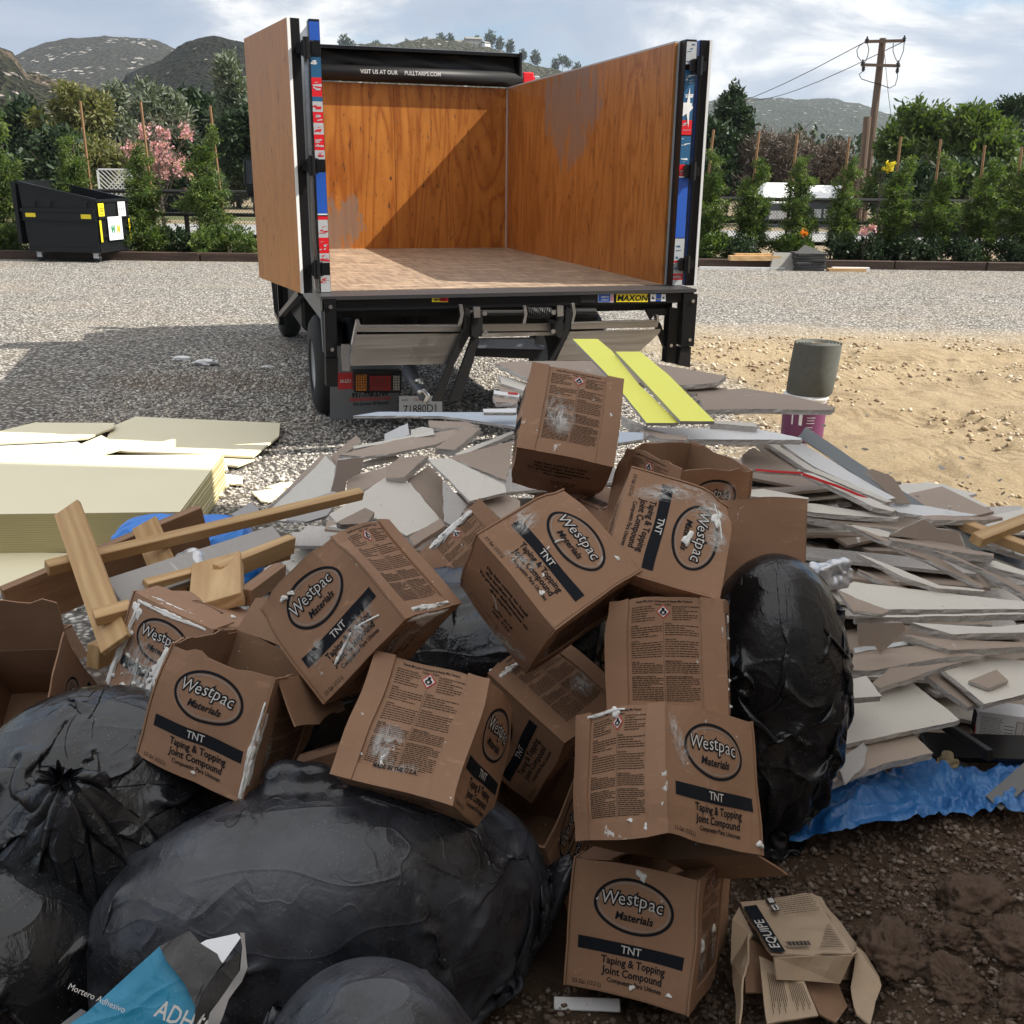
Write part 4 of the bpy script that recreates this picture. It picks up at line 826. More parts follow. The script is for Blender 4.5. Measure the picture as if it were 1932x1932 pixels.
rw = MB(); rw.box((TW, 0.03, FZ), (TW+.02, 1.50, FZ+HW)); rw.box((TW, 1.504, FZ), (TW+.02, TL+.03, FZ+HW)); rwo = part('side_wall', rw, M['ply_side'])
q = MB(); q.box((TW+.022, 0.03, FZ-.1), (TW+.05, TL+.05, FZ+HW)); q.box((TW+.0, .03, FZ+HW), (TW+.05, TL+.05, FZ+HW+.012)); q.box((TW-.012, TL-.012, FZ), (TW, TL, FZ+HW)); part('outer_skin', q, M['silver_paint'], rwo)
lw = part('side_wall', bx((-.02, .03, FZ), (0, TL+.03, FZ+HW)), M['ply_side'])
q = MB(); q.box((-.052, .03, FZ-.1), (-.022, TL+.05, FZ+HW)); q.box((-.052, .03, FZ+HW), (0, TL+.05, FZ+HW+.012)); part('outer_skin', q, M['silver_paint'], lw)
def vz(t, v, v0, v1): return FZ+HW*(v1-v)/(v1-v0)
# rear posts with their stars and stripes wrap
def post(x0, x1, segs, v0, v1, seed):
    ob = part('corner_post', bx((x0, -.07, FZ-.02), (x1, .03, FZ+HW+(.015)), .004), M['black_paint']); r = random.Random(seed); q = MB(); mats = [M['blue_paint'], M['navy_paint'], M['red_paint'], M['silver_paint'], M['white_paint'], M['black_paint']]
    key = {'b': 0, 'n': 1, 'r': 2, 's': 3, 'w': 4, 'k': 5}
    for k, (a, b, c) in enumerate(segs):
        za, zb = vz('', a, v0, v1), vz('', b, v0, v1); s1 = r.uniform(-.02, .02) if k else 0; X0, X1 = x0+.003, x1-.003
        q.add([(X0, -.0745, zb), (X1, -.0745, zb+.0), (X1, -.0745, za), (X0, -.0745, za)], [(0, 1, 2, 3)], key[c])
        if c in 'nrs' and abs(za-zb) > .04:
            for _ in range(5):
                z = r.uniform(min(za, zb)+.01, max(za, zb)-.02); xa = r.uniform(X0, (X0+X1)/2); xb = r.uniform(xa+.01, X1); h = r.uniform(.004, .014); m = {'n': 4, 'r': 3, 's': 2 if seed == 1 else 1}[c]
                q.add([(xa, -.0755, z), (xb, -.0755, z+r.uniform(-.006, .01)), (xb, -.0755, z+h), (xa, -.0755, z+h*.6)], [(0, 1, 2, 3)], m)
    part('decal', q, mats, ob); return ob
post(-.072, -.004, [(135, 232, 'b'), (232, 320, 'k'), (320, 428, 'n'), (428, 530, 'r'), (530, 556, 'n'), (556, 612, 's'), (612, 672, 'r'), (672, 735, 's'), (735, 822, 'r'), (822, 872, 's'), (872, 945, 'k'), (945, 1180, 'b'), (1180, 1187, 'w'), (1187, 1195, 'k'), (1195, 1215, 'r'), (1215, 1318, 's'), (1318, 1410, 'r'), (1410, 1465, 's'), (1465, 1540, 'k'), (1540, 1640, 's')], 135, 1640, 1)
post(TW+.035, TW+.115, [(305, 460, 's'), (460, 500, 'k'), (500, 640, 'n'), (640, 850, 'n'), (850, 955, 'r'), (955, 965, 'k'), (965, 1170, 'n'), (1170, 1255, 'r'), (1255, 1265, 'w'), (1265, 1715, 'b'), (1715, 1722, 'k'), (1722, 1890, 's'), (1890, 1905, 'r'), (1905, 1990, 's'), (1990, 2040, 'r'), (2040, 2082, 's')], 305, 2082, 2)
q = MB(); zc = vz('', 760, 305, 2082); xc = TW+.075
q.add([(xc-.038, -.078, zc-.06), (xc-.01, -.078, zc-.04), (xc+.01, -.078, zc-.13), (xc+.012, -.078, zc-.03), (xc+.038, -.078, zc-.0), (xc+.012, -.078, zc+.03), (xc+.004, -.078, zc+.13), (xc-.012, -.078, zc+.03), (xc-.038, -.078, zc+.03)], [tuple(range(9))])
part('star_decal', q, M['white_paint'])
# rear doors folded back along the sides
def door(hx, side, ang):
    """hinged at hx, running forward; side -1 left, +1 right"""
    d = np.array([side*math.sin(ang), math.cos(ang), 0]); n = np.array([side*math.cos(ang), -math.sin(ang), 0]); h0 = np.array([hx, -.06, FZ-.005]); Ld = 1.17; H = HW+.02
    def slab_(o0, t, l0, l1, z0, z1, mb): a = h0+n*o0+d*l0+np.array([0, 0, z0]); mb.prism([a, a+d*(l1-l0), a+d*(l1-l0)+np.array([0, 0, z1-z0]), a+np.array([0, 0, z1-z0])], n*t)
    q = MB(); slab_(0, .06, 0, .05, 0, H, q); slab_(0, .06, Ld-.05, Ld, 0, H, q); slab_(0, .06, .05, Ld-.05, 0, .05, q); slab_(0, .06, .05, Ld-.05, H-.05, H, q)
    dr = part('rear_door', q, M['black_paint'])
    q = MB(); slab_(.0605, .016, -.004, Ld, -.0, H, q); part('plywood_panel', q, M['ply_door'], dr)
    q = MB(); slab_(.0600, .018, -.012, -.0045, 0, H, q); part('edge_trim', q, M['white_paint'], dr)
    q = MB(); slab_(-.006, .005, .01, Ld, 0, H, q); part('outer_skin', q, M['blue_paint'] if side > 0 else M['silver_paint'], dr)
    for z in (1.462, .785, .15):
        q = MB(); zc = z; q.box((hx, -.115, FZ+zc-.045), (hx-side*.075, -.075, FZ+zc+.045), bev=.006); q.tube([(hx-side*.03, -.12, FZ+zc-.06), (hx-side*.03, -.12, FZ+zc+.06)], .022, 10); q.box((hx+side*.03, -.105, FZ+zc-.03), (hx, -.085, FZ+zc+.03)); q.box((hx-side*.062, -.12, FZ+zc-.035), (hx-side*.1, -.112, FZ+zc+.035))
        part('hinge', q, M['black_paint'], dr)
door(-.125, -1, .17); door(TW+.150, 1, .10)
q = MB(); q.box((-.1, 0.0, FZ), (-.078, .04, FZ+HW-.1)); part('door_seal', q, M['chrome'])
# tarp roller on the front wall
q = MB(); zt = FZ+HW
q.prism([(-.06, TL-.08, zt+.30), (-.06, TL-.08, zt+.33), (-.06, TL+.25, zt+.37), (-.06, TL+.25, zt+.05), (-.06, TL+.20, zt+.05), (-.06, TL+.20, zt+.33)], (TW+.17, 0, 0)); q.box((TW+.10, TL-.10, zt+.02), (TW+.125, TL+.25, zt+.335)); q.box((-.085, TL-.1, zt+.02), (-.06, TL+.25, zt+.335))
rh = part('tarp_housing', q, M['black_paint'])
q = MB(); q.tube([(-.06, TL-.03, zt+.085), (TW+.14, TL-.03, zt+.085)], .075, 16); part('tarp_bar', q, M['black_steel'], rh, True)
nx = 60; V = []; F = []
for i in range(nx+1):
    x = -.05+(TW+.13)*i/nx
    for j in range(7): z = zt+.10+.20*j/6; V.append((x, TL+.06-.05*math.sin(j*.6)+.02*math.sin(x*9+j)+.012*math.sin(x*23+j*2), z-.02*math.sin(x*6)*(1-j/6)))
for i in range(nx):
    for j in range(6): a = i*7+j; F.append((a, a+7, a+8, a+1))
link('tarp', mkmesh('tarp', V, F, M['rubber'], smooth=True), rh)
p = P2(); p.text('VISIT US AT OUR     PULLTARPS.COM', 0, 0, .055, 3, .01, sx=.9); a = tk('B', 905, 420, Y=TL-.108); me = p.mesh('lettering', a, (1, 0, -.0), (0, 0, 1), INKS, off=0); link('lettering', me, rh)
q = MB(); q.box((TW+.15, TL-.06, zt+.04), (TW+.27, TL+.02, zt+.16), bev=.01); part('tarp_motor', q, M['red_paint'], rh)
q = MB(); q.box((TW+.275, TL-.05, zt+.06), (TW+.34, TL, zt+.13), bev=.01); q.tube([(TW+.34, TL-.02, zt+.09), (TW+.6, TL-.02, zt+.08)], .014, 6); part('motor_bracket', q, M['chrome'], rh)
# lift gate: extension plate, beam, corner posts
q = MB(); q.box((-.10, -.30, FZ-.028), (TW+.12, -.002, FZ-.004)); part('extension_plate', q, M['diamond'])
q = MB(); q.box((-.09, -.28, FZ-.10), (TW+.11, -.18, FZ-.030)); q.box((.0, -.17, FZ-.16), (TW, -.1, FZ-.06)); part('rear_beam', q, M['black_paint'])
YP = -.29
def pz(name, t, pts, Y, e, mat, parent=truck):
    P = [tk(t, u, v, Y=Y) for u, v in pts]; q = MB(); q.prism(P, (0, e, 0)); return part(name, q, mat, parent)
def bolt(t, u, v, Y, par, r=.013):
    p = tk(t, u, v, Y=Y); q = MB(); q.tube([(p[0], Y-.012, p[2]), (p[0], Y, p[2])], r, 8); part('bolt', q, M['chrome'], par)
lp = pz('side_post', 'q', [(580, 182), (697, 182), (708, 742), (600, 745)], YP-.015, .10, M['black_paint']); bolt('q', 642, 260, YP-.015, lp); bolt('q', 657, 670, YP-.015, lp)
pz('side_post', 'q', [(598, 752), (715, 752), (715, 1032), (605, 1030)], YP, .10, M['black_steel'])
pz('side_post', 'q', [(540, 150), (579, 182), (600, 700), (575, 700)], YP+.09, .05, M['grey_paint'])
lp = pz('side_post', 'o', [(1785, 40), (1886, 45), (1858, 428), (1765, 424)], YP-.015, .10, M['black_paint']); bolt('o', 1848, 95, YP-.015, lp); bolt('o', 1825, 378, YP-.015, lp)
pz('side_post', 'o', [(1765, 436), (1838, 432), (1830, 582), (1744, 566)], YP, .10, M['black_steel'])
lp = pz('side_post', 'o', [(1680, 145), (1750, 150), (1722, 552), (1655, 546)], YP+.02, .08, M['black_paint']); bolt('o', 1688, 420, YP+.02, lp)
pz('brace', 'o', [(1570, 250), (1610, 250), (1660, 370), (1655, 448), (1640, 430)], YP+.05, .04, M['black_paint']); pz('brace', 'o', [(1500, 150), (1680, 150), (1660, 200), (1560, 205), (1545, 235)], YP+.05, .03, M['black_steel'])
# folded aluminium platform
pf = pz('lift_platform', 'q', [(890, 532), (1905, 522), (1800, 812), (838, 828)], YP-.06, .03, M['alu']); pz('platform_leaf', 'o', [(950, 322), (1616, 303), (1605, 330), (1455, 470), (1440, 520), (848, 532)], YP-.06, .03, M['alu'], pf)
pz('platform_leaf', 'o', [(310, 330), (840, 322), (842, 345), (305, 360)], YP-.05, .03, M['alu'], pf)
pz('platform_leaf', 'q', [(905, 436), (1905, 430), (1905, 450), (905, 452)], YP-.05, .03, M['chrome'], pf); pz('platform_leaf', 'q', [(905, 453), (1905, 451), (1905, 498), (895, 500)], YP-.04, .03, M['alu'], pf)
pz('platform_leaf', 'o', [(960, 250), (1600, 233), (1602, 240), (962, 262)], YP-.05, .03, M['chrome'], pf); pz('platform_leaf', 'o', [(962, 263), (1602, 241), (1590, 288), (958, 302)], YP-.04, .03, M['alu'], pf)
pz('platform_leaf', 'o', [(310, 268), (810, 262), (810, 312), (312, 318)], YP-.04, .03, M['alu'], pf)
pz('end_plate', 'q', [(897, 382), (915, 380), (935, 440), (905, 452), (880, 590), (846, 824), (822, 826), (850, 620)], YP-.07, .05, M['chrome'], pf); pz('end_plate', 'o', [(1582, 195), (1600, 198), (1606, 240), (1590, 246)], YP-.07, .05, M['chrome'], pf)
pz('hatch_plate', 'q', [(1452, 622), (1585, 620), (1535, 812), (1402, 815)], YP-.063, .002, M['alu'], pf)
pz('roller_bracket', 'q', [(757, 622), (830, 622), (828, 880), (757, 878), (745, 740)], YP-.03, .03, M['chrome'])
# arms and brackets
AR = [('o', [(186, 150), (222, 158), (218, 345), (105, 560), (15, 830), (-55, 830), (70, 540), (160, 335), (186, 300)]), ('o', [(238, 345), (286, 350), (245, 540), (150, 830), (70, 830), (150, 600), (222, 400)]), ('o', [(928, 138), (958, 150), (962, 240), (930, 370), (878, 450), (835, 530), (800, 532), (885, 385), (905, 300)])]
for t, P in AR: pz('lift_arm', t, P, YP-.12, .04, M['black_steel'])
for P in ([(232, 262), (312, 258), (312, 330), (262, 372), (232, 345)], [(843, 255), (916, 262), (912, 335), (880, 372), (843, 325)], [(795, 232), (848, 238), (848, 268), (795, 260)], [(250, 180), (312, 165), (312, 262), (250, 262)], [(855, 200), (905, 200), (900, 262), (850, 258)]): pz('bracket', 'o', P, YP-.15, .05, M['black_steel'])
for P in ([(246, 140), (292, 140), (296, 215), (250, 218)], [(858, 130), (902, 130), (905, 205), (860, 210)], [(140, 125), (165, 122), (176, 182), (160, 262), (130, 275), (150, 200)], [(965, 118), (984, 110), (996, 182), (975, 262), (962, 262), (975, 190)], [(612, 135), (630, 130), (640, 190), (625, 262), (605, 262), (618, 200)]): pz('bracket', 'o', P, YP-.17, .03, M['chrome'])
for u, v in ((325, 185), (330, 323), (828, 178), (826, 316)): bolt('o', u, v, YP-.17, truck, .016)
a = tk('o', 640, 182, Y=YP-.13); b = tk('o', 808, 182, Y=YP-.13); q = MB(); N = 110; q.tube([a+(b-a)*i/N+np.array([0, .028*math.cos(i*.72), .034*math.sin(i*.72)]) for i in range(N+1)], .0055, 6); part('spring', q, M['black_steel'])
q = MB(); q.tube([tk('o', 180, 182, Y=YP-.08), tk('o', 990, 178, Y=YP-.08)], .018, 10); q.tube([tk('o', 990, 168, Y=YP-.03), tk('o', 1140, 168, Y=YP-.03)], .02, 8); part('torsion_bar', q, M['black_steel'])
pz('cross_member', 'o', [(290, 375), (690, 370), (700, 425), (770, 428), (760, 450), (275, 440)], YP-.03, .06, M['grey_paint']); pz('cross_member', 'o', [(275, 441), (760, 452), (720, 520), (240, 500)], YP-.01, .05, M['black_steel']); pz('cross_member', 'o', [(1000, 168), (1142, 168), (1142, 212), (1000, 218)], YP, .05, M['black_paint'])
# stickers
def sticker(name, t, q4, Y, base_m, fn):
    P = [tk(t, u, v, Y=Y) for u, v in q4]; q = MB(); q.add(P, [(0, 1, 2, 3)]); o_ = part(name, q, base_m); w = np.linalg.norm(P[1]-P[0]); p = P2(); fn(p, w, np.linalg.norm(P[2]-P[1]))
    ux = unit(P[1]-P[0]); uy = np.cross((0, -1, 0), ux); link('lettering', p.mesh('lettering', P[0], ux, uy, [M['ink'], M['blue_paint'], M['red_paint'], M['white_paint'], M['yellow_paint']], off=.001), o_)
YS = -.2815
sticker('maker_sticker', 'o', [(1290, 102), (1520, 102), (1522, 42), (1292, 42)], YS, M['yellow_paint'], lambda p, w, h: p.text('MAXON', w/2, h*.16, h*.95, 0, .03, .12, sx=w/h*.27))
sticker('maker_sticker', 'q', [(1622, 218), (1778, 218), (1780, 168), (1624, 168)], YS, M['yellow_paint'], lambda p, w, h: (p.rect(w*.5, h*.22, w, h, 2), p.text('MAXPRO', w/2, h*.32, h*.75, 0, .02, .1, sx=w/h*.24), p.rect(0, 0, w, h*.1, 0)))
sticker('maker_sticker', 'o', [(1155, 104), (1270, 104), (1272, 44), (1157, 44)], YS, M['white_paint'], lambda p, w, h: (p.rect(w*.02, h*.05, w*.78, h*.95, 1), [p.rect(w*.8, h*(.1+.2*i), w*.98, h*(.2+.2*i), 2) for i in range(4)], p.text('AMERICAN', w*.44, h*.55, h*.28, 3, .02, sx=.75), p.text('COMPANY', w*.44, h*.2, h*.28, 3, .02, sx=.75)))
sticker('maker_sticker', 'o', [(1540, 96), (1652, 96), (1652, 44), (1540, 44)], YS, M['white_paint'], lambda p, w, h: (p.rect(w*.34, 0, w*.68, h, 1), p.rect(w*.38, h*.2, w*.64, h*.4, 4), p.poly([(w*.08, h*.3), (w*.26, h*.3), (w*.1, h*.75)], 0), p.poly([(w*.75, h*.6), (w*.93, h*.6), (w*.82, h*.3)], 0)))
sp_ = pz('blank_plate', 'o', [(1025, 105), (1138, 108), (1140, 48), (1027, 48)], YS, -.004, M['black_steel'])
# tail light, mud flap, plate, hitch
YT = .32
hs_ = pz('tail_light', 'q', [(870, 880), (1330, 880), (1328, 1092), (874, 1085)], YT, .08, M['black_paint'])
for P, m in (([(890, 916), (992, 914), (988, 1068), (890, 1068)], 'amber'), ([(1022, 922), (1225, 920), (1222, 1066), (1022, 1066)], 'redlens'), ([(1250, 920), (1314, 920), (1312, 1064), (1250, 1064)], 'clearlens')):
    pz('lens', 'q', P, YT-.006, .005, M[m], hs_)
q = MB()
for (u0, u1) in ((890, 990), (1022, 1225), (1250, 1314)):
    for v in range(925, 1066, 24): q.bar(tk('q', u0, v, Y=YT-.009), tk('q', u1, v, Y=YT-.009), .004, .003)
    for u in range(u0+14, u1, 24): q.bar(tk('q', u, 918, Y=YT-.009), tk('q', u, 1066, Y=YT-.009), .004, .003, up=(0, 1, 0))
part('lens_grid', q, M['black_steel'], hs_)
a, b, c_, d_ = [tk('q', u, v, Y=.52) for u, v in ((640, 1350), (1295, 1345), (1290, 640), (640, 640))]
fl = MB(); fl.prism([a, b, c_, d_], (0, .012, 0)); fl = part('mud_flap', fl, M['flap_grey'])
p = P2(); w = b[0]-a[0]; k = w/655.
p.rect(85*k, 290*k, 225*k, 448*k, 2); p.text('ISUZU', 160*k, 352*k, 42*k, 3, .02, sx=.9); p.text('951-778-5799', 385*k, 205*k, 62*k, 0, .03, .15, sx=1.0); p.text('FREEWAYISUZU.COM', 385*k, 168*k, 44*k, 2, .03, .2, sx=.93); p.text('We Service All Brands!', 395*k, 125*k, 44*k, 0, .015, .2, sx=.85)
link('lettering', p.mesh('lettering', a, (1, 0, 0), (0, 0, 1), INKS, off=.002), fl)
P = [tk('q', u, v, Y=.40) for u, v in ((1305, 1328), (1722, 1328), (1722, 1120), (1305, 1120))]; q = MB(); q.prism(P, (0, .004, 0)); pl = part('number_plate', q, M['white_paint']); w = P[1][0]-P[0][0]
p = P2(); p.text('71880D1', w/2, w*.085, w*.27, 0, .0, sx=.80); p.text('California', w/2, w*.36, w*.09, 2, .0, .3); p.rect(w*.8, w*.38, w*.95, w*.44, 2); p.text('AUG', w*.14, w*.375, w*.07, 0, 0); link('lettering', p.mesh('lettering', P[0], (1, 0, 0), (0, 0, 1), INKS, off=.002), pl)
q = MB(); q.tube([tk('q', 1400, 860, Y=.25), tk('q', 1460, 980, Y=.15), tk('q', 1520, 1060, Y=.02), tk('q', 1545, 1150, Y=-.02)], [.06, .05, .045, .03], 10); part('tow_hitch', q, M['grey_paint'], smooth=True)
q = MB(); q.tube([tk('q', 1460, 985, Y=.05), tk('q', 1500, 960, Y=.03), tk('q', 1520, 1000, Y=.03), tk('q', 1500, 1050, Y=.03)], .018, 8); q.tube([tk('q', 1490, 1090, Y=-.03), tk('q', 1540, 1060, Y=-.04), tk('q', 1585, 1120, Y=-.04), tk('q', 1550, 1185, Y=-.04)], .02, 8); part('hitch_hook', q, M['chrome'], smooth=True)
# chassis, wheels, cab
q = MB(); q.box((.6, .1, FZ-.34), (.68, 6.0, FZ-.12)); q.box((TW-.68, .1, FZ-.34), (TW-.6, 6.0, FZ-.12))
for y in (.5, 1.6, 2.8, 3.9): q.box((.0, y, FZ-.12), (TW, y+.08, FZ-.05))
q.box((.3, .55, FZ-.42), (TW-.3, .62, FZ-.2)); part('chassis', q, M['black_paint'])
def wheel(x, y, w, dual):
    prof = [(.20, 0), (.33, .0), (.375, .03), (.39, .06), (.39, w-.06), (.375, w-.03), (.33, w), (.20, w)]; q = MB(); q.lathe(prof, n=40)
    V = [(p[2], p[0], p[1]) for p in q.V]; me = mkmesh('tyre', V, q.F, M['rubber'], smooth=True); t = link('wheel', None, truck, loc=(x, y, .39)); link('tyre', me, t)
    q = MB(); q.lathe([(.0, .09), (.10, .09), (.12, .05), (.17, .06), (.20, .02), (.225, .0), (.225, w), (.2, w-.02), (.1, w-.1), (0, w-.1)], n=32); link('rim', mkmesh('rim', [(p[2], p[0], p[1]) for p in q.V], q.F, M['silver_paint'], smooth=True), t)
for x, w in ((-.035, .235), (.22, .235), (TW-.31, .235), (TW-.565, .235)): wheel(x, 1.12, w, 0)
wheel(.02, 5.35, .23, 0); wheel(TW-.25, 5.35, .23, 0)
q = MB(); q.box((-.05, 4.5, .35), (.32, 4.95, 1.0)); part('mud_guard', q, M['black_steel']); q = MB(); q.box((.0, 2.2, .5), (.5, 3.6, .95), bev=.03); part('tool_box', q, M['black_steel'])
q = MB()
def X_(u, v, X=-.06): return tk('q', u, v, X=X)
for a, b in (((90, -10), (122, 320)), ((150, -10), (170, 410)), ((122, 320), (170, 410)), ((172, 330), (355, 120))): q.bar(X_(*a), X_(*b), .05, .05)
part('side_step', q, M['black_paint'])
q = MB(); q.prism([X_(325, 75, -.055), X_(535, 60, -.055), X_(560, 395, -.055), X_(440, 235, -.055)], (.02, 0, 0)); part('side_skirt', q, M['grey_paint'])
cb = MB(); cb.prism([(.1, TL+.35, .75), (.1, TL+.35, 2.35), (.1, TL+1.0, 2.4), (.1, TL+1.75, 1.65), (.1, TL+1.85, .75)], (TW-.2, 0, 0)); cb = part('cab', cb, M['white_paint'])
q = MB(); q.box((.3, TL+.33, 1.7), (TW-.3, TL+.348, 2.2)); part('rear_window', q, M['glass'], cb); q = MB(); q.box((.085, TL+.8, 1.6), (.098, TL+1.4, 2.15)); q.box((TW-.098, TL+.8, 1.6), (TW-.085, TL+1.4, 2.15)); part('side_window', q, M['glass'], cb)
YM = TL+1.6
P = [tk('B', u, v, Y=YM) for u, v in ((22, 900), (35, 889), (98, 890), (108, 900), (115, 1030), (108, 1042), (34, 1045), (24, 1030))]; q = MB(); q.prism(P, (0, .1, 0)); mi = part('mirror', q, M['black_paint'], cb)
P = [tk('B', u, v, Y=YM) for u, v in ((36, 1048), (110, 1046), (117, 1095), (108, 1105), (46, 1100), (36, 1080))]; q = MB(); q.prism(P, (0, .1, 0)); part('mirror', q, M['black_paint'], cb)
P = [tk('B', u, v, Y=YM-.003) for u, v in ((32, 900), (98, 900), (106, 940), (106, 1030), (36, 1035))]; q = MB(); q.add(P, [tuple(range(5))]); part('mirror_glass', q, M['glass'], cb)
q = MB(); q.tube([tk('B', 84, 1100, Y=YM+.05), tk('B', 82, 1180, Y=YM+.05), tk('B', 95, 1212, Y=YM+.05), tk('B', 180, 1225, Y=YM+.05)], .02, 8); q.tube([tk('B', 70, 890, Y=YM+.05), tk('B', 85, 865, Y=YM+.05), tk('B', 160, 850, Y=YM+.05)], .02, 8); part('mirror_arm', q, M['black_paint'], cb)
P = [tk('B', u, v, Y=YM) for u, v in ((72, 775), (110, 775), (110, 812), (74, 806))]; q = MB(); q.prism(P, (0, .05, 0)); part('marker_lamp', q, M['red_paint'], cb)
# ------------------------------------------------------------------ dumpster
pn = at('A', 572, 1490, z=0); pa = at('A', 235, 1480, z=0); pb = at('A', 765, 1452, z=0)
ux = pa-pn; Ls = 1.72; Lw = 1.30; ux = unit(ux*[1, 1, 0]); 
if abs(ux[0]) < .2: ux = unit([-1, .25, 0])
ux = unit([-1, .16, 0]); uy = np.array([-ux[1]*-1, ux[0]*-1, 0]); uy = unit(np.array([.42, 1, 0])-ux*np.dot([.42, 1, 0], ux))
pn = at('A', 566, 1430, z=.17); Dm = Matrix(((ux[0], uy[0], 0, pn[0]), (ux[1], uy[1], 0, pn[1]), (0, 0, 1, 0), (0, 0, 0, 1)))
ds = thing('dumpster', 'black slant top waste dumpster on casters with yellow reflectors and a white sign', 'dumpster', mat=Dm)
zb, z1, z2, zl = .20, 1.28, 1.62, .0
S = [(0.03, zb), (Ls-.12, zb), (Ls, z2), (Ls, z2), (.0, z1)]
q = MB()
def sl(y, th): q.prism([(.03, y, zb), (Ls-.1, y, zb), (Ls-.02, y, z2), (0, y, z1)], (0, th, 0))
sl(0, .02); sl(Lw-.02, .02); q.box((.03, .02, zb), (Ls-.1, Lw-.02, zb+.03)); q.prism([(.02, .02, zb), (.045, .02, zb), (.02, .02, z1), (-.005, .02, z1)], (0, Lw-.04, 0)); q.prism([(Ls-.12, .02, zb), (Ls-.10, .02, zb), (Ls-.02, .02, z2), (Ls-.04, .02, z2)], (0, Lw-.04, 0))
bd = q.build('body', M['dumpster'], ds)
q = MB(); 
for y in (-.025, Lw-.025): q.prism([(0-.03, y, z1-.05), (Ls, y, z2-.05), (Ls, y, z2+.01), (-.03, y, z1+.01)], (0, .05, 0))
q.box((-.035, -.02, z1-.06), (.02, Lw+.02, z1+.0)); q.box((Ls-.03, -.02, z2-.05), (Ls+.04, Lw+.02, z2+.02)); q.build('rim', M['dumpster'], ds)
q = MB(); q.box((.02, -.06, 1.02), (Ls-.03, -.002, 1.09)); q.box((.02, -.035, .86), (Ls-.06, -.002, 1.018)); q.box((.015, -.05, .84), (Ls-.05, -.002, .86)); q.build('fork_pocket', M['dumpster'], ds)
q = MB(); q.box((0.0, -.02, zb), (Ls-.1, -.002, zb+.10)); q.box((-.02, 0, zb), (.028, Lw, zb+.10)); q.box((-.025, .04, .50), (.0, Lw-.04, .56)); q.box((-.03, .04, .88), (.0, Lw-.04, .93)); q.build('stiffener', M['dumpster'], ds)
q = MB(); q.prism([(Ls+.02, -.05, .35), (Ls+.10, -.05, .35), (Ls+.12, -.05, z2), (Ls+.02, -.05, z2)], (0, Lw+.1, 0)); q.build('hanging_lid', M['dumpster'], ds)
q = MB()
for x, z in ((.2, 1.09), (1.0, 1.10), (1.35, 1.10)): q.tube([(x, -.03, z), (x+.01, -.05, z+.10), (x-.04, -.04, z+.15)], .014, 6)
q.build('hook', M['black_steel'], ds)
for x, y in ((.12, .06), (Ls-.3, .06), (.12, Lw-.1), (Ls-.3, Lw-.1)):
    cst = link('caster', None, ds, loc=(x, y, .09)); q = MB(); q.lathe([(0, -.025), (.085, -.025), (.09, 0), (.085, .025), (0, .025)], n=20); link('wheel', mkmesh('wheel', [(p[0], p[2], p[1]) for p in q.V], q.F, M['rubber'], smooth=True), cst)
    q = MB(); q.box((-.05, -.045, -.0), (.06, -.03, .10)); q.box((-.05, .03, -.0), (.06, .045, .10)); q.box((-.07, -.05, .10), (.08, .05, .115)); q.build('fork', M['silver_paint'], cst)
def dplate(name, m, u0, u1, z0, zz1, face='front', fn=None, mats=None):
    q = MB(); 
    if face == 'front': V_ = [(-.032, u0, z0), (-.032, u1, z0), (-.032, u1, zz1), (-.032, u0, zz1)]; V_ = [(-.034, v[1], v[2]) for v in V_]; q.add([V_[0], V_[3], V_[2], V_[1]], [(0, 1, 2, 3)])
    else: q.add([(u0, -.039, z0), (u0, -.039, zz1), (u1, -.039, zz1), (u1, -.039, z0)], [(0, 1, 2, 3)])
    o_ = q.build(name, m, ds)
    if fn: p = P2(); fn(p, u1-u0, zz1-z0); link('lettering', p.mesh('lettering', (-.034, u0, z0), (0, 1, 0), (0, 0, 1), mats or INKS, off=.0) if 0 else _front(p, u0, z0, mats), o_)
def _front(p, u0, z0, mats):
    V = np.array(p.V); P = np.stack([-.036-.002*np.array(p.L), u0+V[:, 0], z0+V[:, 1]], -1); return mkmesh('lettering', P, p.F, mats or INKS, p.M)
gm = [plain('logo_green', (.02, .22, .09), .5, bst=0), plain('logo_gold', (.85, .45, .02), .5, bst=0)]
dplate('white_sign', M['white_paint'], .36, .92, .44, .92, 'front', lambda p, w, h: (p.text('W', w*.31, h*.3, h*.48, 0, .05, sx=.68), p.text('M', w*.70, h*.3, h*.48, 1, .05, sx=.68)), gm)
dplate('yellow_label', M['yellow_paint'], .04, .26, .94, 1.20, 'front', lambda p, w, h: (p.text('CAUTION', w/2, h*.55, h*.18, 0, .01, sx=.8), p.text('DANGER', w/2, h*.1, h*.16, 0, .01, sx=.8), [p.rect(w*.2+i*w*.22, h*.35, w*.32+i*w*.22, h*.5, 0) for i in range(3)]))
dplate('white_label', M['white_paint'], .82, 1.12, .92, 1.22, 'front', lambda p, w, h: [p.rect(w*.15+i*w*.27, h*.15+j*h*.27, w*.22+i*w*.27, h*.3+j*h*.27, 0) for i in range(3) for j in range(3)])
dplate('reflector', M['yellow_paint'], .03, .10, .42, .86); dplate('reflector', M['yellow_paint'], Lw-.10, Lw-.04, .42, .86)
dplate('reflector', M['yellow_paint'], .1, .33, .89, .98, 'side'); dplate('reflector', M['yellow_paint'], Ls-.36, Ls-.13, .91, .99, 'side')
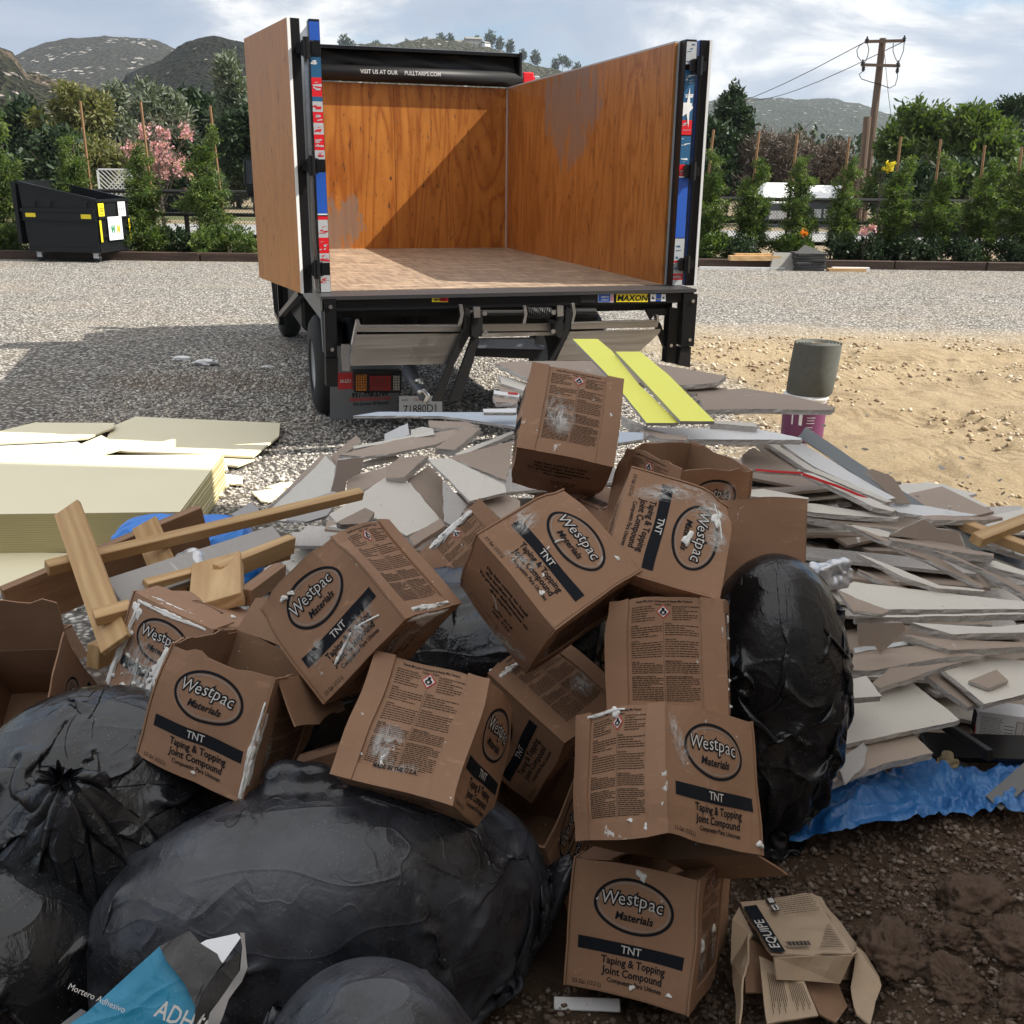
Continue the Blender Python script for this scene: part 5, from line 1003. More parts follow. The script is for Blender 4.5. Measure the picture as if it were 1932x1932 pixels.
# ------------------------------------------------------------------ things lying along the far kerb
def gp(u, v): p = at('P', u, v, y=22.25+(500-v)*.03); p[2] = 0; return p
def log(name, lab, u0, v0, u1, v1, w, h, mat, cat='board', z=0., grp='scrap along the far kerb'):
    a, b = gp(u0, v0), gp(u1, v1); a[2] = b[2] = z+h/2; c0 = (a+b)/2; q = MB(); q.bar(a-c0, b-c0, w, h); o_ = q.build(name, mat, loc=tuple(c0)); return tag(o_, lab, cat, grp)
log('long_pipe', 'thin pale pipe lying on the gravel in front of the kerb', 1320, 500, 1480, 501, .06, .05, M['white_paint'], 'pipe'); log('lumber', 'orange timber lying on the kerb left of the grey block', 1375, 497, 1470, 493, .18, .10, M['pine'], z=.18); log('lumber', 'second orange timber, shorter, behind the grey block', 1385, 494, 1462, 490, .12, .10, M['pine'], z=.22)
log('lumber', 'short pine offcut right of the paver stack', 1562, 506, 1632, 505, .2, .06, M['pine']); log('lumber', 'pale offcut lying against the pine offcut', 1570, 503, 1640, 503, .12, .08, M['white_paint'])
a = gp(1482, 503); q = MB(); q.prism([(-.32, 0, 0), (.28, 0, 0), (.3, .3, .34), (-.2, .3, .34)], (0, .12, 0)); tag(q.build('concrete_slab', M['concrete'], loc=(a[0], a[1], 0)), 'grey concrete slab leaning beside the white sack', 'slab')
a = gp(1524, 500)
for k in range(6):
    q = MB(); q.box((-.32, -.3, 0), (.32, .3, .055), bev=.008); o_ = q.build('paver', M['paver'], loc=(a[0]+.02*(k % 2), a[1]+.1, .062*k)); o_.rotation_euler = (0, 0, .06*((k*7) % 3-1)); tag(o_, ['dark square paver at the bottom of the stack', 'dark square paver second from the bottom', 'dark square paver third from the bottom', 'dark square paver fourth from the bottom', 'dark square paver below the top one', 'dark square paver on top of the level stack'][k], 'paver', 'stack of dark pavers by the kerb')
q = MB(); q.prism([(-.36, -.3, .0), (.34, -.3, .0), (.0, .3, .0)], (0, 0, .05)); o_ = q.build('broken_paver', M['paver'], loc=(a[0], a[1]+.1, .385)); o_.rotation_euler = (.25, 0, 0); tag(o_, 'broken triangular paver tilted on top of the stack', 'paver')
# ------------------------------------------------------------------ cartons of joint compound
S = .28
ART = {'logo': art_logo(S), 'label': art_label(S), 'verse': art_verse(S), 'bar': art_barcode(S)}
def carton_warp(seed, amp=.0055, crush=None):
    r = np.random.RandomState(seed); cs = crush or [(r.choice([-.14, .14]), r.choice([-.14, .14]), r.choice([0, S]), r.uniform(.008, .02)) for _ in range(3)]
    def f(P):
        P = np.array(P, float); D = np.stack([fbm(P*6+seed*3.1+k*17, seed+k, 2) for k in range(3)], -1)*amp
        for cx, cy, cz, a in cs:
            d = P-np.array([cx, cy, cz]); w = np.exp(-(d**2).sum(-1)/.055**2)[:, None]; D = D-w*a*unit(np.array([cx, cy, cz-S/2]))
        # panels belly out or sag a little
        x, y, z = P[:, 0]/(S/2), P[:, 1]/(S/2), P[:, 2]/S*2-1; bl = .009*math.sin(seed*2.3)
        D[:, 0] += bl*x*(1-y*y).clip(0)*(1-z*z).clip(0); D[:, 1] += bl*y*(1-x*x).clip(0)*(1-z*z).clip(0); D[:, 2] += bl*z*(1-x*x).clip(0)*(1-y*y).clip(0)
        return P+D
    return f
H_ = S/2
FACES = {'F': ((-H_, -H_, 0), (1, 0, 0), (0, 0, 1)), 'R': ((H_, -H_, 0), (0, 1, 0), (0, 0, 1)), 'B': ((H_, H_, 0), (-1, 0, 0), (0, 0, 1)), 'L': ((-H_, H_, 0), (0, -1, 0), (0, 0, 1)),
         'D': ((-H_, H_, 0), (1, 0, 0), (0, -1, 0)), 'U': ((-H_, -H_, S), (1, 0, 0), (0, 1, 0))}
def panel(o, ux, uy, x0, x1, y0, y1, off, th, warp, nu=9, nv=9, jag=0., seed=0):
    """sheet of board over a rectangle of a face, pushed off it by off, th thick (towards the inside)"""
    o = np.asarray(o, float); ux = np.asarray(ux, float); uy = np.asarray(uy, float); n = np.cross(ux, uy)
    X, Y = np.meshgrid(np.linspace(x0, x1, nu+1), np.linspace(y0, y1, nv+1))
    if jag: Y[-1] += jag*vnoise(np.stack([X[-1]*28, 0*X[-1]+seed, 0*X[-1]], -1), seed)
    P = warp(o+X.ravel()[:, None]*ux+Y.ravel()[:, None]*uy); A = P+n*off; B = P+n*(off-th); N = len(A); w = nu+1
    i = np.arange(N).reshape(nv+1, nu+1); F = [tuple(map(int, f)) for f in np.stack([i[:-1, :-1], i[:-1, 1:], i[1:, 1:], i[1:, :-1]], -1).reshape(-1, 4)]
    Fb = [tuple(j+N for j in f[::-1]) for f in F]; bd = list(i[0, :])+list(i[1:, -1])+list(i[-1, ::-1][1:])+list(i[::-1, 0][1:-1]); bd = [int(b) for b in bd]
    Fe = [(bd[k], bd[k]+N, bd[(k+1) % len(bd)]+N, bd[(k+1) % len(bd)]) for k in range(len(bd))]
    return np.concatenate([A, B]), F, Fb, Fe
def blob2(cx, cy, pts_r, seed, squash=1., n=22):
    r = np.random.RandomState(seed); a = np.linspace(0, 6.283, n, endpoint=False); q = pts_r*(1+.35*np.sin(a*2+seed)+.25*np.sin(a*3+seed*2)+.18*r.randn(n)*.6)
    return [(cx+q[i]*math.cos(a[i])*squash, cy+q[i]*math.sin(a[i])) for i in range(n)]
def goo(par, face, blobs, warp, off=.001, h=.004, seed=0):
    """thick joint compound stuck on a face: each blob a low mound"""
    o, ux, uy = map(lambda q: np.asarray(q, float), FACES[face]); n = np.cross(ux, uy); mb = MB()
    for bi, pts in enumerate(blobs):
        P = np.array(pts); c = P.mean(0); R3 = []
        for k, (s, hh) in enumerate(((1., 0), (.86, .6), (.55, 1.), (.2, 1.1))): R3.append((c+(P-c)*s, hh*h*(1+.5*math.sin(bi+k))))
        V = []
        for Q, hh in R3: W = warp(o+Q[:, :1]*ux+Q[:, 1:]*uy)+n*(off+hh); V += list(W)
        m = len(P); F = [(a*m+i, a*m+(i+1) % m, (a+1)*m+(i+1) % m, (a+1)*m+i) for a in range(3) for i in range(m)]+[tuple(3*m+i for i in range(m))]; mb.add(V, F)
    link('joint_compound', mb.mesh('joint_compound', M['compound'], True), par)
def carton(label, pos, Rm, kind, seed, open_=None, flaps=(), splat=None, only=None, amp=.0055, crush=None, noart=(), group='discarded joint compound cartons', jag=0.):
    Rm = np.array(Rm, float); u, s, vt = np.linalg.svd(Rm); Rm = u@vt; base = np.array(pos)-Rm[:, 2]*S/2
    mt = Matrix(((*Rm[0], base[0]), (*Rm[1], base[1]), (*Rm[2], base[2]), (0, 0, 0, 1)))
    t = thing('cardboard_box', label, 'cardboard box', mat=mt, group=group); w = carton_warp(seed, amp, crush); mb = MB()
    for f, (o, ux, uy) in FACES.items():
        if f == open_ or (only and f not in only): continue
        V, F, Fb, Fe = panel(o, ux, uy, .0, S, .0, S, 0, .004, w, jag=jag if (open_ == 'U' and f in 'FRBL') else 0, seed=seed, nu=14 if jag else 9)
        mb.add(V, F, 0); mb.n -= len(V); mb.V = mb.V[:-len(V)] if 0 else mb.V; mb.n += len(V)
        k = mb.n-len(V)
        for fs_, m in ((Fb, 1), (Fe, 1)):
            for q in fs_: mb.F.append(tuple(i+k for i in q)); mb.M.append(m)
    mb.build('carton', [M['kraft'], M['kraft_in']], t)
    pr = {'T': {'F': 'logo', 'B': 'logo', 'R': 'label', 'L': 'label', 'D': 'verse', 'U': 'bar'}, 'L': {'F': 'label', 'B': 'label', 'R': 'logo', 'L': 'logo', 'D': 'verse', 'U': 'bar'}}[kind]
    for f, a in pr.items():
        if f == open_ or f in noart or f == 'B' or (only and f not in only): continue
        o, ux, uy = FACES[f]; link('printed_'+{'logo': 'logo', 'label': 'label', 'verse': 'verse', 'bar': 'barcode'}[a], ART[a].mesh('print', o, ux, uy, INKS, w), t)
        if a == 'label':
            for x0, x1, y0, y1, off in ((-.002, .175*S, -.001, S+.003, .0055), (.815*S, S+.002, -.001, S+.003, .0055), (.178*S, .812*S, -.001, .125*S, .0035)):
                V, F, Fb, Fe = panel(o, ux, uy, x0, x1, y0, y1, off, .0042, w, 4, 9); q = MB(); q.add(V, F+Fb+Fe); q.build('glued_flap', M['kraft'], t)
    for (f, edge, ln, ang, x0, x1) in flaps:
        o, ux, uy = map(lambda q: np.asarray(q, float), FACES[f]); n = np.cross(ux, uy); e0 = o+uy*(S if edge == 't' else 0); dv = (uy if edge == 't' else -uy)*math.cos(ang)+n*math.sin(ang)
        V, F, Fb, Fe = panel(e0, ux, dv, x0*S, x1*S, 0, ln*S, .001, .004, w, 8, 6, .01, seed+3); q = MB(); q.add(V, F+Fe, 0); k = q.n-len(V)
        for z in Fb: q.F.append(tuple(i+k for i in z)); q.M.append(1)
        q.build('flap', [M['kraft'], M['kraft_in']], t)
    for f, cx, cy, rx, ry in SM.get(SMK.get(seed), []): smear(t, f, cx, cy, rx, ry, w)
    if splat:
        for f, bl in splat: goo(t, f, bl, w)
    return t, w
def smear(par, face, cx, cy, rx, ry, w, off=.0030, rot=.4):
    o, ux, uy = map(lambda q: np.asarray(q, float), FACES[face]); n = np.cross(ux, uy); V = [(cx, cy)]; fd = [1.]; N = 28; F = []
    for k in range(1, 5):
        for i in range(N):
            a = 6.2832*i/N; q = k/4; x, y = rx*q*math.cos(a), ry*q*math.sin(a); V.append((min(max(cx+x*math.cos(rot)-y*math.sin(rot), .004), S-.004), min(max(cy+x*math.sin(rot)+y*math.cos(rot), .004), S-.004))); fd.append(1-q**1.5)
    for i in range(N): F.append((0, 1+i, 1+(i+1) % N))
    for k in range(3):
        for i in range(N): a = 1+k*N+i; b = 1+k*N+(i+1) % N; F.append((a, a+N, b+N, b))
    V = np.array(V); me = mkmesh('compound_smear', w(o+V[:, :1]*ux+V[:, 1:]*uy)+n*off, F, M['smear']); at_ = me.attributes.new('fade', 'FLOAT', 'POINT'); at_.data.foreach_set('value', np.array(fd, np.float32)); link('compound_smear', me, par)
SM = {'A1': [('F', .10, .12, .05, .07)], 'A7': [('F', .10, .085, .045, .06), ('F', .14, .03, .06, .02)], 'A5': [('F', .17, .06, .09, .03), ('F', .06, .10, .04, .02), ('D', .2, .14, .08, .14)], 'A4': [('F', .03, .12, .035, .05), ('F', .11, .04, .05, .02), ('D', .2, .03, .1, .03)], 'A3': [('F', .05, .22, .05, .06), ('F', .03, .12, .03, .12), ('F', .13, .245, .04, .03)], 'A10': [('R', .08, .10, .04, .07), ('R', .19, .09, .03, .05)], 'A9': [('F', .03, .2, .02, .08)], 'A16': [('F', .1, .2, .05, .05)], 'A2': [('F', .2, .2, .04, .05)], 'A12': [('F', .1, .1, .08, .1)], 'A11': [('R', .03, .15, .03, .12)], 'A15': [('F', .2, .1, .06, .04)]}
def strip_blob(x0, y0, x1, y1, w0, seed, n=14):
    r = np.random.RandomState(seed); A = np.array([x0, y0]); B = np.array([x1, y1]); d = B-A; nn = np.array([-d[1], d[0]])/np.linalg.norm(d); L = []; R2 = []
    for k in range(n): t = k/(n-1); w = w0*(.5+.5*math.sin(math.pi*min(1, t*1.1+.08)))*(1+.5*r.randn()*.5); L.append(tuple(A+d*t+nn*w)); R2.append(tuple(A+d*t-nn*w*.8))
    return R2+L[::-1]
def spots(n, seed, x0=.02, x1=.26, y0=.02, y1=.26, s=.004): r = np.random.RandomState(seed); return [blob2(r.uniform(x0, x1), r.uniform(y0, y1), s*(.4+1.2*r.rand()), seed+i, 1, 9) for i in range(n)]
BX = {'A5': ([-0.36, 2.221, 0.825], [[0.649, 0.395, -0.65], [-0.065, 0.88, 0.47], [0.758, -0.263, 0.597]]), 'A4': ([0.083, 2.329, 0.863], [[0.627, -0.224, 0.746], [-0.486, 0.635, 0.6], [-0.608, -0.739, 0.29]]), 'A3': ([0.384, 2.443, 0.884], [[-0.25, -0.1, 0.96], [-0.71, 0.69, -0.12], [-0.66, -0.71, -0.24]]), 'A1': ([0.157, 2.98, 1.069], [[0.985, -0.092, 0.147], [-0.021, 0.776, 0.63], [-0.172, -0.623, 0.763]]), 'A7': ([-0.177, 1.999, 0.591], [[0.94, 0.211, 0.27], [-0.34, 0.663, 0.667], [-0.038, -0.719, 0.694]]), 'A8': ([0.391, 2.248, 0.69], [[0.973, 0.23, -0.002], [-0.206, 0.877, 0.434], [0.102, -0.422, 0.901]]), 'A9': ([0.343, 1.944, 0.534], [[0.773, -0.634, 0.04], [0.441, 0.581, 0.683], [-0.456, -0.51, 0.729]]), 'A10': ([0.334, 1.947, 0.17], [[0.896, 0.438, 0.066], [-0.427, 0.815, 0.39], [0.117, -0.378, 0.918]]), 'A11': ([-0.645, 2.135, 0.597], [[0.917, 0.282, 0.283], [-0.353, 0.903, 0.244], [-0.187, -0.324, 0.927]]), 'A12': ([-0.879, 2.549, 0.525], [[0.867, 0.394, 0.304], [-0.466, 0.857, 0.22], [-0.174, -0.332, 0.927]]), 'A6': ([-0.096, 3.358, 0.509], [[0.732, 0.154, -0.664], [0.244, 0.851, 0.466], [0.636, -0.503, 0.585]]), 'A15': ([0.087, 2.46, 0.4], [[0.63, -0.28, -0.72], [0.77, 0.33, 0.55], [0.08, -0.9, 0.43]]), 'A16': ([0.053, 2.302, 0.156], [[0.89, 0.37, -0.26], [-0.44, 0.86, -0.27], [0.12, 0.36, 0.93]]), 'A2': ([0.491, 2.863, 0.899], [[0.846, -0.516, 0.136], [0.52, 0.854, 0.01], [-0.122, 0.062, 0.991]]), 'A13': ([-1.392, 2.6, 0.308], [[1, -0.04, 0.01], [0.03, 0.8, -0.6], [0.02, 0.6, 0.8]]), 'A17': ([0.24, 2.98, 0.72], [[0.82, 0.54, 0.2], [-0.56, 0.82, -0.12], [-0.2, 0, 0.97]]), 'A18': ([0.66, 2.72, 0.8], [[0.999, -0.047, -0.017], [0.05, 0.938, 0.342], [0.0, -0.343, 0.939]]), 'A14': ([-1.66, 3.02, 0.22], [[0.969, 0.246, 0.025], [-0.247, 0.964, 0.097], [0.0, -0.1, 0.995]]), 'A19': ([-0.46, 2.42, 0.16], [[0.825, -0.496, -0.271], [0.565, 0.724, 0.396], [0.0, -0.479, 0.878]]), 'A20': ([0.18, 2.75, 0.33], [[0.939, -0.328, -0.101], [0.343, 0.897, 0.278], [0.0, -0.296, 0.955]])}
SMK = {1: 'A1', 2: 'A2', 3: 'A3', 4: 'A4', 5: 'A5', 7: 'A7', 9: 'A9', 10: 'A10', 11: 'A11', 12: 'A12', 15: 'A15', 16: 'A16'}
c1, w1 = carton('topmost carton of the heap, warning label and a white smear facing the viewer', *BX['A1'], 'L', 1, splat=[('F', spots(3, 4))])
carton('open topped carton behind the carton lying on its side at the upper right', *BX['A2'], 'T', 2, open_='U', jag=.005, splat=[('B', [])] if 0 else None, flaps=[('B', 't', .08, 2.6, .1, .9)])
carton('carton lying on its side with the logo turned a quarter turn clockwise', *BX['A3'], 'T', 3, splat=[('F', [blob2(.15, .175, .012, 3, 1.6), strip_blob(.02, .23, .13, .26, .003, 4), blob2(.075, .235, .010, 6, 1.8), blob2(.05, .25, .010, 8)])])
carton('big central carton balanced on a corner, bible verse printed on its lower side', *BX['A4'], 'T', 4, splat=[('F', [strip_blob(.12, .14, .125, .165, .003, 2), blob2(.17, .06, .004, 3), blob2(.2, .03, .005, 5, 1.6)]+spots(3, 8))])
carton('tilted carton with a white smear through its lettering, above the front left open carton', *BX['A5'], 'T', 5, splat=[('F', [blob2(.075, .245, .009, 2), blob2(.10, .24, .007, 3), strip_blob(.08, .045, .16, .07, .004, 5), strip_blob(.17, .07, .24, .05, .004, 9)]), ('R', [strip_blob(.02, .012, .26, .012, .010, 7, 24)]), ('D', [strip_blob(.27, .05, .27, .25, .012, 9, 18), blob2(.25, .14, .03, 5)])])
carton('carton half hidden between the two tilted ones, its torn rim white with compound', *BX['A6'], 'L', 6, splat=[('F', [strip_blob(.0, .268, .275, .268, .014, 7, 26)]+spots(4, 3, y0=.2)), ('U', [strip_blob(.0, .02, .28, .02, .016, 5, 22)])])
carton('carton resting on the big dusty bag, its warning label facing up at the viewer', *BX['A7'], 'L', 7, splat=[('F', spots(4, 9)+[blob2(.105, .045, .006, 4)])])
q = P2(); q.text('MADE IN THE U.S.A.', .5*S, .128*S, .042*S, 0, .03)
link('printed_origin', q.mesh('print', *FACES['F'], INKS, carton_warp(7), .0052), [o for o in C.objects if o.get('label', '').startswith('carton resting on the big')][0])
carton('upright carton with the warning label, behind the cornered carton in the right stack', *BX['A8'], 'L', 8, splat=[('R', spots(6, 3, s=.005))])
carton('cornered carton on top of the right front stack, label and logo sides both showing', *BX['A9'], 'T', 9, open_='D', splat=[('L', [strip_blob(.02, .272, .16, .272, .006, 3, 18), blob2(.13, .268, .010, 4, 1.5), blob2(.22, .02, .006, 5), blob2(.265, .085, .006, 2), blob2(.27, .06, .007, 12), blob2(.18, .035, .006, 2)]), ('F', [blob2(.275, .02, .008, 8)])], flaps=[('R', 'b', .42, 1.3, .05, .95)])
carton('lowest front carton standing on the soil under the cornered one', *BX['A10'], 'T', 10, open_='U', splat=[('F', [blob2(.155, .262, .011, 3)]+spots(3, 12)), ('R', [blob2(.08, .12, .012, 4), blob2(.19, .13, .01, 8)])], flaps=[('R', 't', .5, -1.9, .05, .95), ('L', 't', .3, -1.5, .05, .95)])
carton('open carton at the front left with its logo upright and a barcode inside the rim', *BX['A11'], 'T', 11, open_='U', jag=.006, flaps=[('B', 't', .36, .5, .0, 1.), ('R', 't', .4, 2.4, .05, .95)], splat=[('F', [strip_blob(.277, .01, .277, .23, .006, 3, 26), blob2(.15, .02, .004, 2)]), ('R', [strip_blob(.006, .01, .006, .24, .012, 5, 26), blob2(.03, .08, .02, 4)])])
carton('carton splattered with thick white compound behind the front left open one', *BX['A12'], 'T', 12, flaps=[('F', 't', .28, -1.35, .0, 1.), ('R', 't', .45, 1.1, 0, 1)], splat=[('F', [strip_blob(.0, .02, .03, .26, .012, 4, 22), strip_blob(.14, .02, .165, .19, .017, 6, 18), strip_blob(.02, .265, .26, .272, .007, 9, 26), blob2(.03, .24, .018, 3), blob2(.02, .17, .014, 6), blob2(.045, .12, .007, 2), blob2(.10, .03, .009, 2), blob2(.09, .06, .006, 7)]+spots(14, 5, .01, .12, .01, .2, .005)), ('U', [strip_blob(.02, .02, .25, .03, .01, 4, 22), blob2(.15, .12, .012, 4), blob2(.22, .15, .008, 3), blob2(.09, .05, .014, 9, 2.)])])
carton('open carton at the left edge with a tall raised flap behind its dark opening', *BX['A13'], 'L', 13, open_='U', flaps=[('B', 't', .62, .35, .0, 1.), ('R', 't', .36, .15, .05, .97), ('F', 't', .45, 1.2, 0, 1)])
carton('dark carton wedged under the big central one, white rag on its corner', *BX['A15'], 'L', 15, splat=[('F', [strip_blob(.0, .25, .10, .245, .012, 4), blob2(.02, .27, .012, 4)])])
carton('open carton low in the gap between the dusty bag and the right stack', *BX['A16'], 'L', 16, open_='U', splat=[('F', [blob2(.26, .265, .016, 3), blob2(.24, .24, .010, 5)])])
carton('small glimpse of a carton with a barcode under the topmost one', *BX['A17'], 'T', 17)
carton('plain side of a carton showing below the carton lying on its side', *BX['A18'], 'T', 18, noart=('F', 'R', 'L', 'D', 'U'))
carton('dark open carton at the left edge above the one with the handle hole', *BX['A14'], 'T', 19, open_='U', flaps=[('R', 't', .4, 2.6, 0, 1)])
carton('dark carton buried behind the dusty bag and the label carton', *BX['A19'], 'T', 20, noart=('F',))
carton('dark carton deep in the middle of the heap', *BX['A20'], 'T', 21)
# ------------------------------------------------------------------ slabs: polygon on a tilted plane, real thickness
def rough_edge(P, step, amp, seed):
    out = []; n = len(P)
    for i in range(n):
        a, b = P[i], P[(i+1) % n]; L = np.linalg.norm(b-a); k = max(1, int(L/step)); t = np.linspace(0, 1, k+1)[:-1]
        for j, q in enumerate(t): out.append(a+(b-a)*q)
    out = np.array(out); o3 = np.c_[out, 0*out[:, 0]]; r = np.stack([(vnoise(o3*22+s_*9.1, seed+s_)+.6*vnoise(o3*70+s_*5.1, seed+s_+7)) for s_ in range(2)], -1); return out, r*amp
def slab(t, pts, n, th, mat, lab, y=None, z=None, name='drywall_sheet', cat='drywall sheet', edge='gypsum', amp=.0045, step=.02, group='broken drywall in the heap', dy=0., curl=0., seed=None, cl=None):
    global _sd
    _sd = seed if seed is not None else _sd+1
    n = unit(n); c = np.mean(np.array(pts, float), 0)
    if z is not None: p0 = at(t, c[0], c[1], z=z)
    else:
        if y is None: v = TILE[t][1]+c[1]*TILE[t][2]; y = float(np.interp(v, [690, 850, 1000, 1150, 1300, 1500], [4.5, 4.1, 3.7, 3.3, 3.0, 2.62]))+dy
        p0 = at(t, c[0], c[1], y=y)
    W = np.array([onplane(t, u, v, p0, n) for u, v in pts]); ex = unit(W[1]-W[0]); ey = np.cross(n, ex); c0 = W.mean(0); L = np.stack([(W-c0)@ex, (W-c0)@ey], -1)
    ar = sum(L[i, 0]*L[(i+1) % len(L), 1]-L[(i+1) % len(L), 0]*L[i, 1] for i in range(len(L)))
    if ar < 0: L = L[::-1]
    A, dA = rough_edge(L, step, amp, _sd); B = A+dA*1.0; A = A+dA[::-1]*.6; N = len(A)
    V = np.concatenate([np.c_[A, np.zeros(N)], np.c_[B, -th*.5+0*A[:, 0]], np.c_[A+dA*.4, -th+0*A[:, 0]]]); 
    if curl: V[:, 2] += curl*(V[:, 0]**2)
    F = [tuple(range(N)), tuple(range(3*N-1, 2*N-1, -1))]+[(i+N, (i+1) % N+N, (i+1) % N, i) for i in range(N)]+[(i+2*N, (i+1) % N+2*N, (i+1) % N+N, i+N) for i in range(N)]
    me = mkmesh(name, V, F, [M[mat] if isinstance(mat, str) else mat, M[edge], M['board_brown']], [0, 2]+[1]*(2*N))
    o = link(name, me); o.matrix_world = Matrix(((ex[0], ey[0], n[0], c0[0]), (ex[1], ey[1], n[1], c0[1]), (ex[2], ey[2], n[2], c0[2]), (0, 0, 0, 1)))
    return tag(o, lab, cat, group)
_sd = 100
U = (0, 0, 1); K = .0127
# middle of the heap
slab('a', [(960, 1185), (1910, 1190), (1905, 1290), (1560, 1236), (1385, 1214), (780, 1213)], (0, -.04, 1), K, 'board_blue', 'long pale blue white sheet poking left in front of the number plate', y=5.0)
slab('a', [(1000, 1340), (1158, 1262), (1170, 1345), (1000, 1382)], (-.1, -.75, .6), K, 'board_white', 'small white offcut standing under the long pale sheet', y=4.78)
slab('a', [(1180, 1310), (1260, 1290), (1330, 1300), (1340, 1335), (1180, 1350)], (.1, -.3, 1), K, 'board_cream', 'small crumbly offcut right of the standing white one', y=4.75)
slab('a', [(1300, 1245), (1560, 1255), (1650, 1285), (1400, 1300), (1305, 1290)], (-.1, -.1, 1), .02, 'board_brown', 'ragged brown offcut under the long pale sheet', y=4.8)
slab('a', [(778, 1425), (1330, 1318), (1345, 1340), (790, 1440)], (.0, -.15, 1), .022, 'board_cream', 'narrow white edged strip running up to the right', y=4.55)
slab('a', [(690, 1480), (1080, 1380), (1560, 1290), (1640, 1300), (1350, 1410), (1060, 1470), (860, 1495)], (.1, -.1, 1), K, 'board_brown', 'long brown backed strip lying across the middle', y=4.5)
slab('a', [(775, 1552), (1060, 1475), (1100, 1500), (800, 1567)], (.05, -.1, 1), .014, 'board_cream', 'thin strip with a yellow edge pointing left', y=4.35)
slab('a', [(1345, 1435), (1560, 1282), (1662, 1300), (1480, 1448)], (.12, -.25, 1), .03, 'board_brown', 'thick brown block in the middle of the heap', y=4.4)
slab('a', [(1480, 1475), (1860, 1325), (1890, 1318), (1890, 1335), (1520, 1490)], (.1, -.2, 1), .02, 'board_cream', 'strip with crumbled edge reaching the topmost carton', y=4.35)
slab('a', [(1010, 1570), (1100, 1500), (1290, 1492), (1130, 1640), (1010, 1640)], (-.1, -.45, 1), .03, 'board_brown', 'stubby brown block hanging over the big cream sheet', y=4.0)
slab('a', [(110, 1932), (520, 1570), (590, 1485), (660, 1560), (630, 1745), (330, 1940)], (-.45, -.35, .8), K, 'board_cream', 'large sheet leaning down to the gravel at the left of the heap', y=4.3)
slab('a', [(300, 1740), (560, 1482), (605, 1475), (640, 1540), (520, 1570), (130, 1900)], (-.42, -.3, .8), K, 'board_brown', 'brown strip behind the large leaning sheet', y=4.4)
slab('a', [(675, 1515), (855, 1500), (830, 1615), (740, 1645), (722, 1785), (628, 1745)], (.2, -.9, .25), K, 'board_brown', 'dark upright brown piece right of the large leaning sheet', y=4.1)
slab('a', [(620, 1500), (800, 1350), (835, 1400), (680, 1500), (650, 1560)], (-.3, -.5, .7), .02, 'board_brown', 'crumpled peak piece at the left top of the heap', y=4.5)
slab('a', [(320, 1935), (400, 1812), (640, 1735), (662, 1740), (640, 1840), (600, 1900), (460, 1940)], (-.2, -.5, .85), K, 'board_grey', 'blue grey piece in front of the leaning sheet', y=3.95)
slab('f', [(890, 380), (1290, 112), (1450, 158), (1665, 420), (1425, 525), (1210, 400), (960, 445)], (.08, -.28, 1), K, 'board_cream', 'big pale sheet sprinkled with crumbs in the middle of the heap', y=3.75)
slab('a', [(740, 1645), (1015, 1560), (1030, 1640), (760, 1770), (720, 1780)], (.0, -.3, 1), K, 'board_brown', 'beige piece tucked behind the big crumb covered sheet', y=4.1)
slab('a', [(1160, 1650), (1310, 1555), (1395, 1650), (1410, 1945), (1340, 1925)], (.25, -.45, .8), K, 'board_brown', 'brown sheet right of the big crumb covered one', y=3.95)
slab('a', [(1400, 1660), (1570, 1830), (1520, 1900), (1500, 1990), (1410, 1940)], (.15, -.5, .8), K, 'board_grey', 'light grey sheet behind the white rimmed carton', y=3.7)
slab('a', [(1295, 1512), (1450, 1505), (1830, 1690), (1838, 1740), (1590, 1800)], (-.05, -.3, 1), K, 'board_cream', 'large pale sheet with printed edge left of the topmost carton', y=3.85)
slab('a', [(1440, 1500), (1885, 1385), (1840, 1660)], (.0, -.3, 1), K, 'board_brown', 'brown backed sheet behind the topmost carton', y=4.0)
slab('f', [(225, 370), (355, 290), (440, 385), (300, 485)], (-.3, -.5, .8), K, 'board_grey', 'small square pale grey offcut at the gravel edge', y=3.95)
slab('f', [(950, 430), (1140, 330), (1205, 360), (1150, 440), (980, 445)], (.1, -.6, .8), .03, 'board_brown', 'torn grey brown scrap on top of the lumber', y=3.3)
slab('f', [(1440, 530), (1660, 400), (1690, 450), (1480, 590)], (.2, -.5, .8), .03, 'board_brown', 'broken edge piece below the big crumb covered sheet', y=3.5)
slab('a', [(1400, 1760), (1720, 1700), (1932, 1800), (1932, 1932), (1600, 1932)], (.0, -.3, 1), K, 'board_brown', 'shaded sheet behind the rim of the half hidden carton', y=3.75)
# top of the heap, behind the topmost carton
slab('b', [(108, 850), (180, 838), (760, 832), (1200, 850), (1700, 938), (1640, 985), (1400, 1002), (500, 960), (330, 950)], (.02, -.09, 1), .02, 'board_brown', 'broad beige sheet on the very top of the heap', y=4.5)
for i, (P, m, lb) in enumerate([([(120, 925), (340, 990), (300, 1040), (150, 990)], 'board_cream', 'rough edged offcut left under the top sheet'), ([(130, 985), (320, 1030), (300, 1060), (140, 1040)], 'board_brown', 'second rough offcut left under the top sheet'), ([(92, 1035), (270, 1055), (265, 1085), (100, 1062)], 'board_white', 'white strip with a red end left of the topmost carton'), ([(88, 1075), (260, 1095), (255, 1125), (110, 1118)], 'board_brown', 'curled brown strip below the white one with a red end')]):
    slab('b', P, (-.05, -.06, 1), .022, m, lb, y=4.42-.06*i)
slab('b', [(20, 1165), (250, 1160), (250, 1190), (25, 1190)], (0, -.1, 1), .015, 'board_white', 'torn white strip behind the long pale sheet', y=4.9)
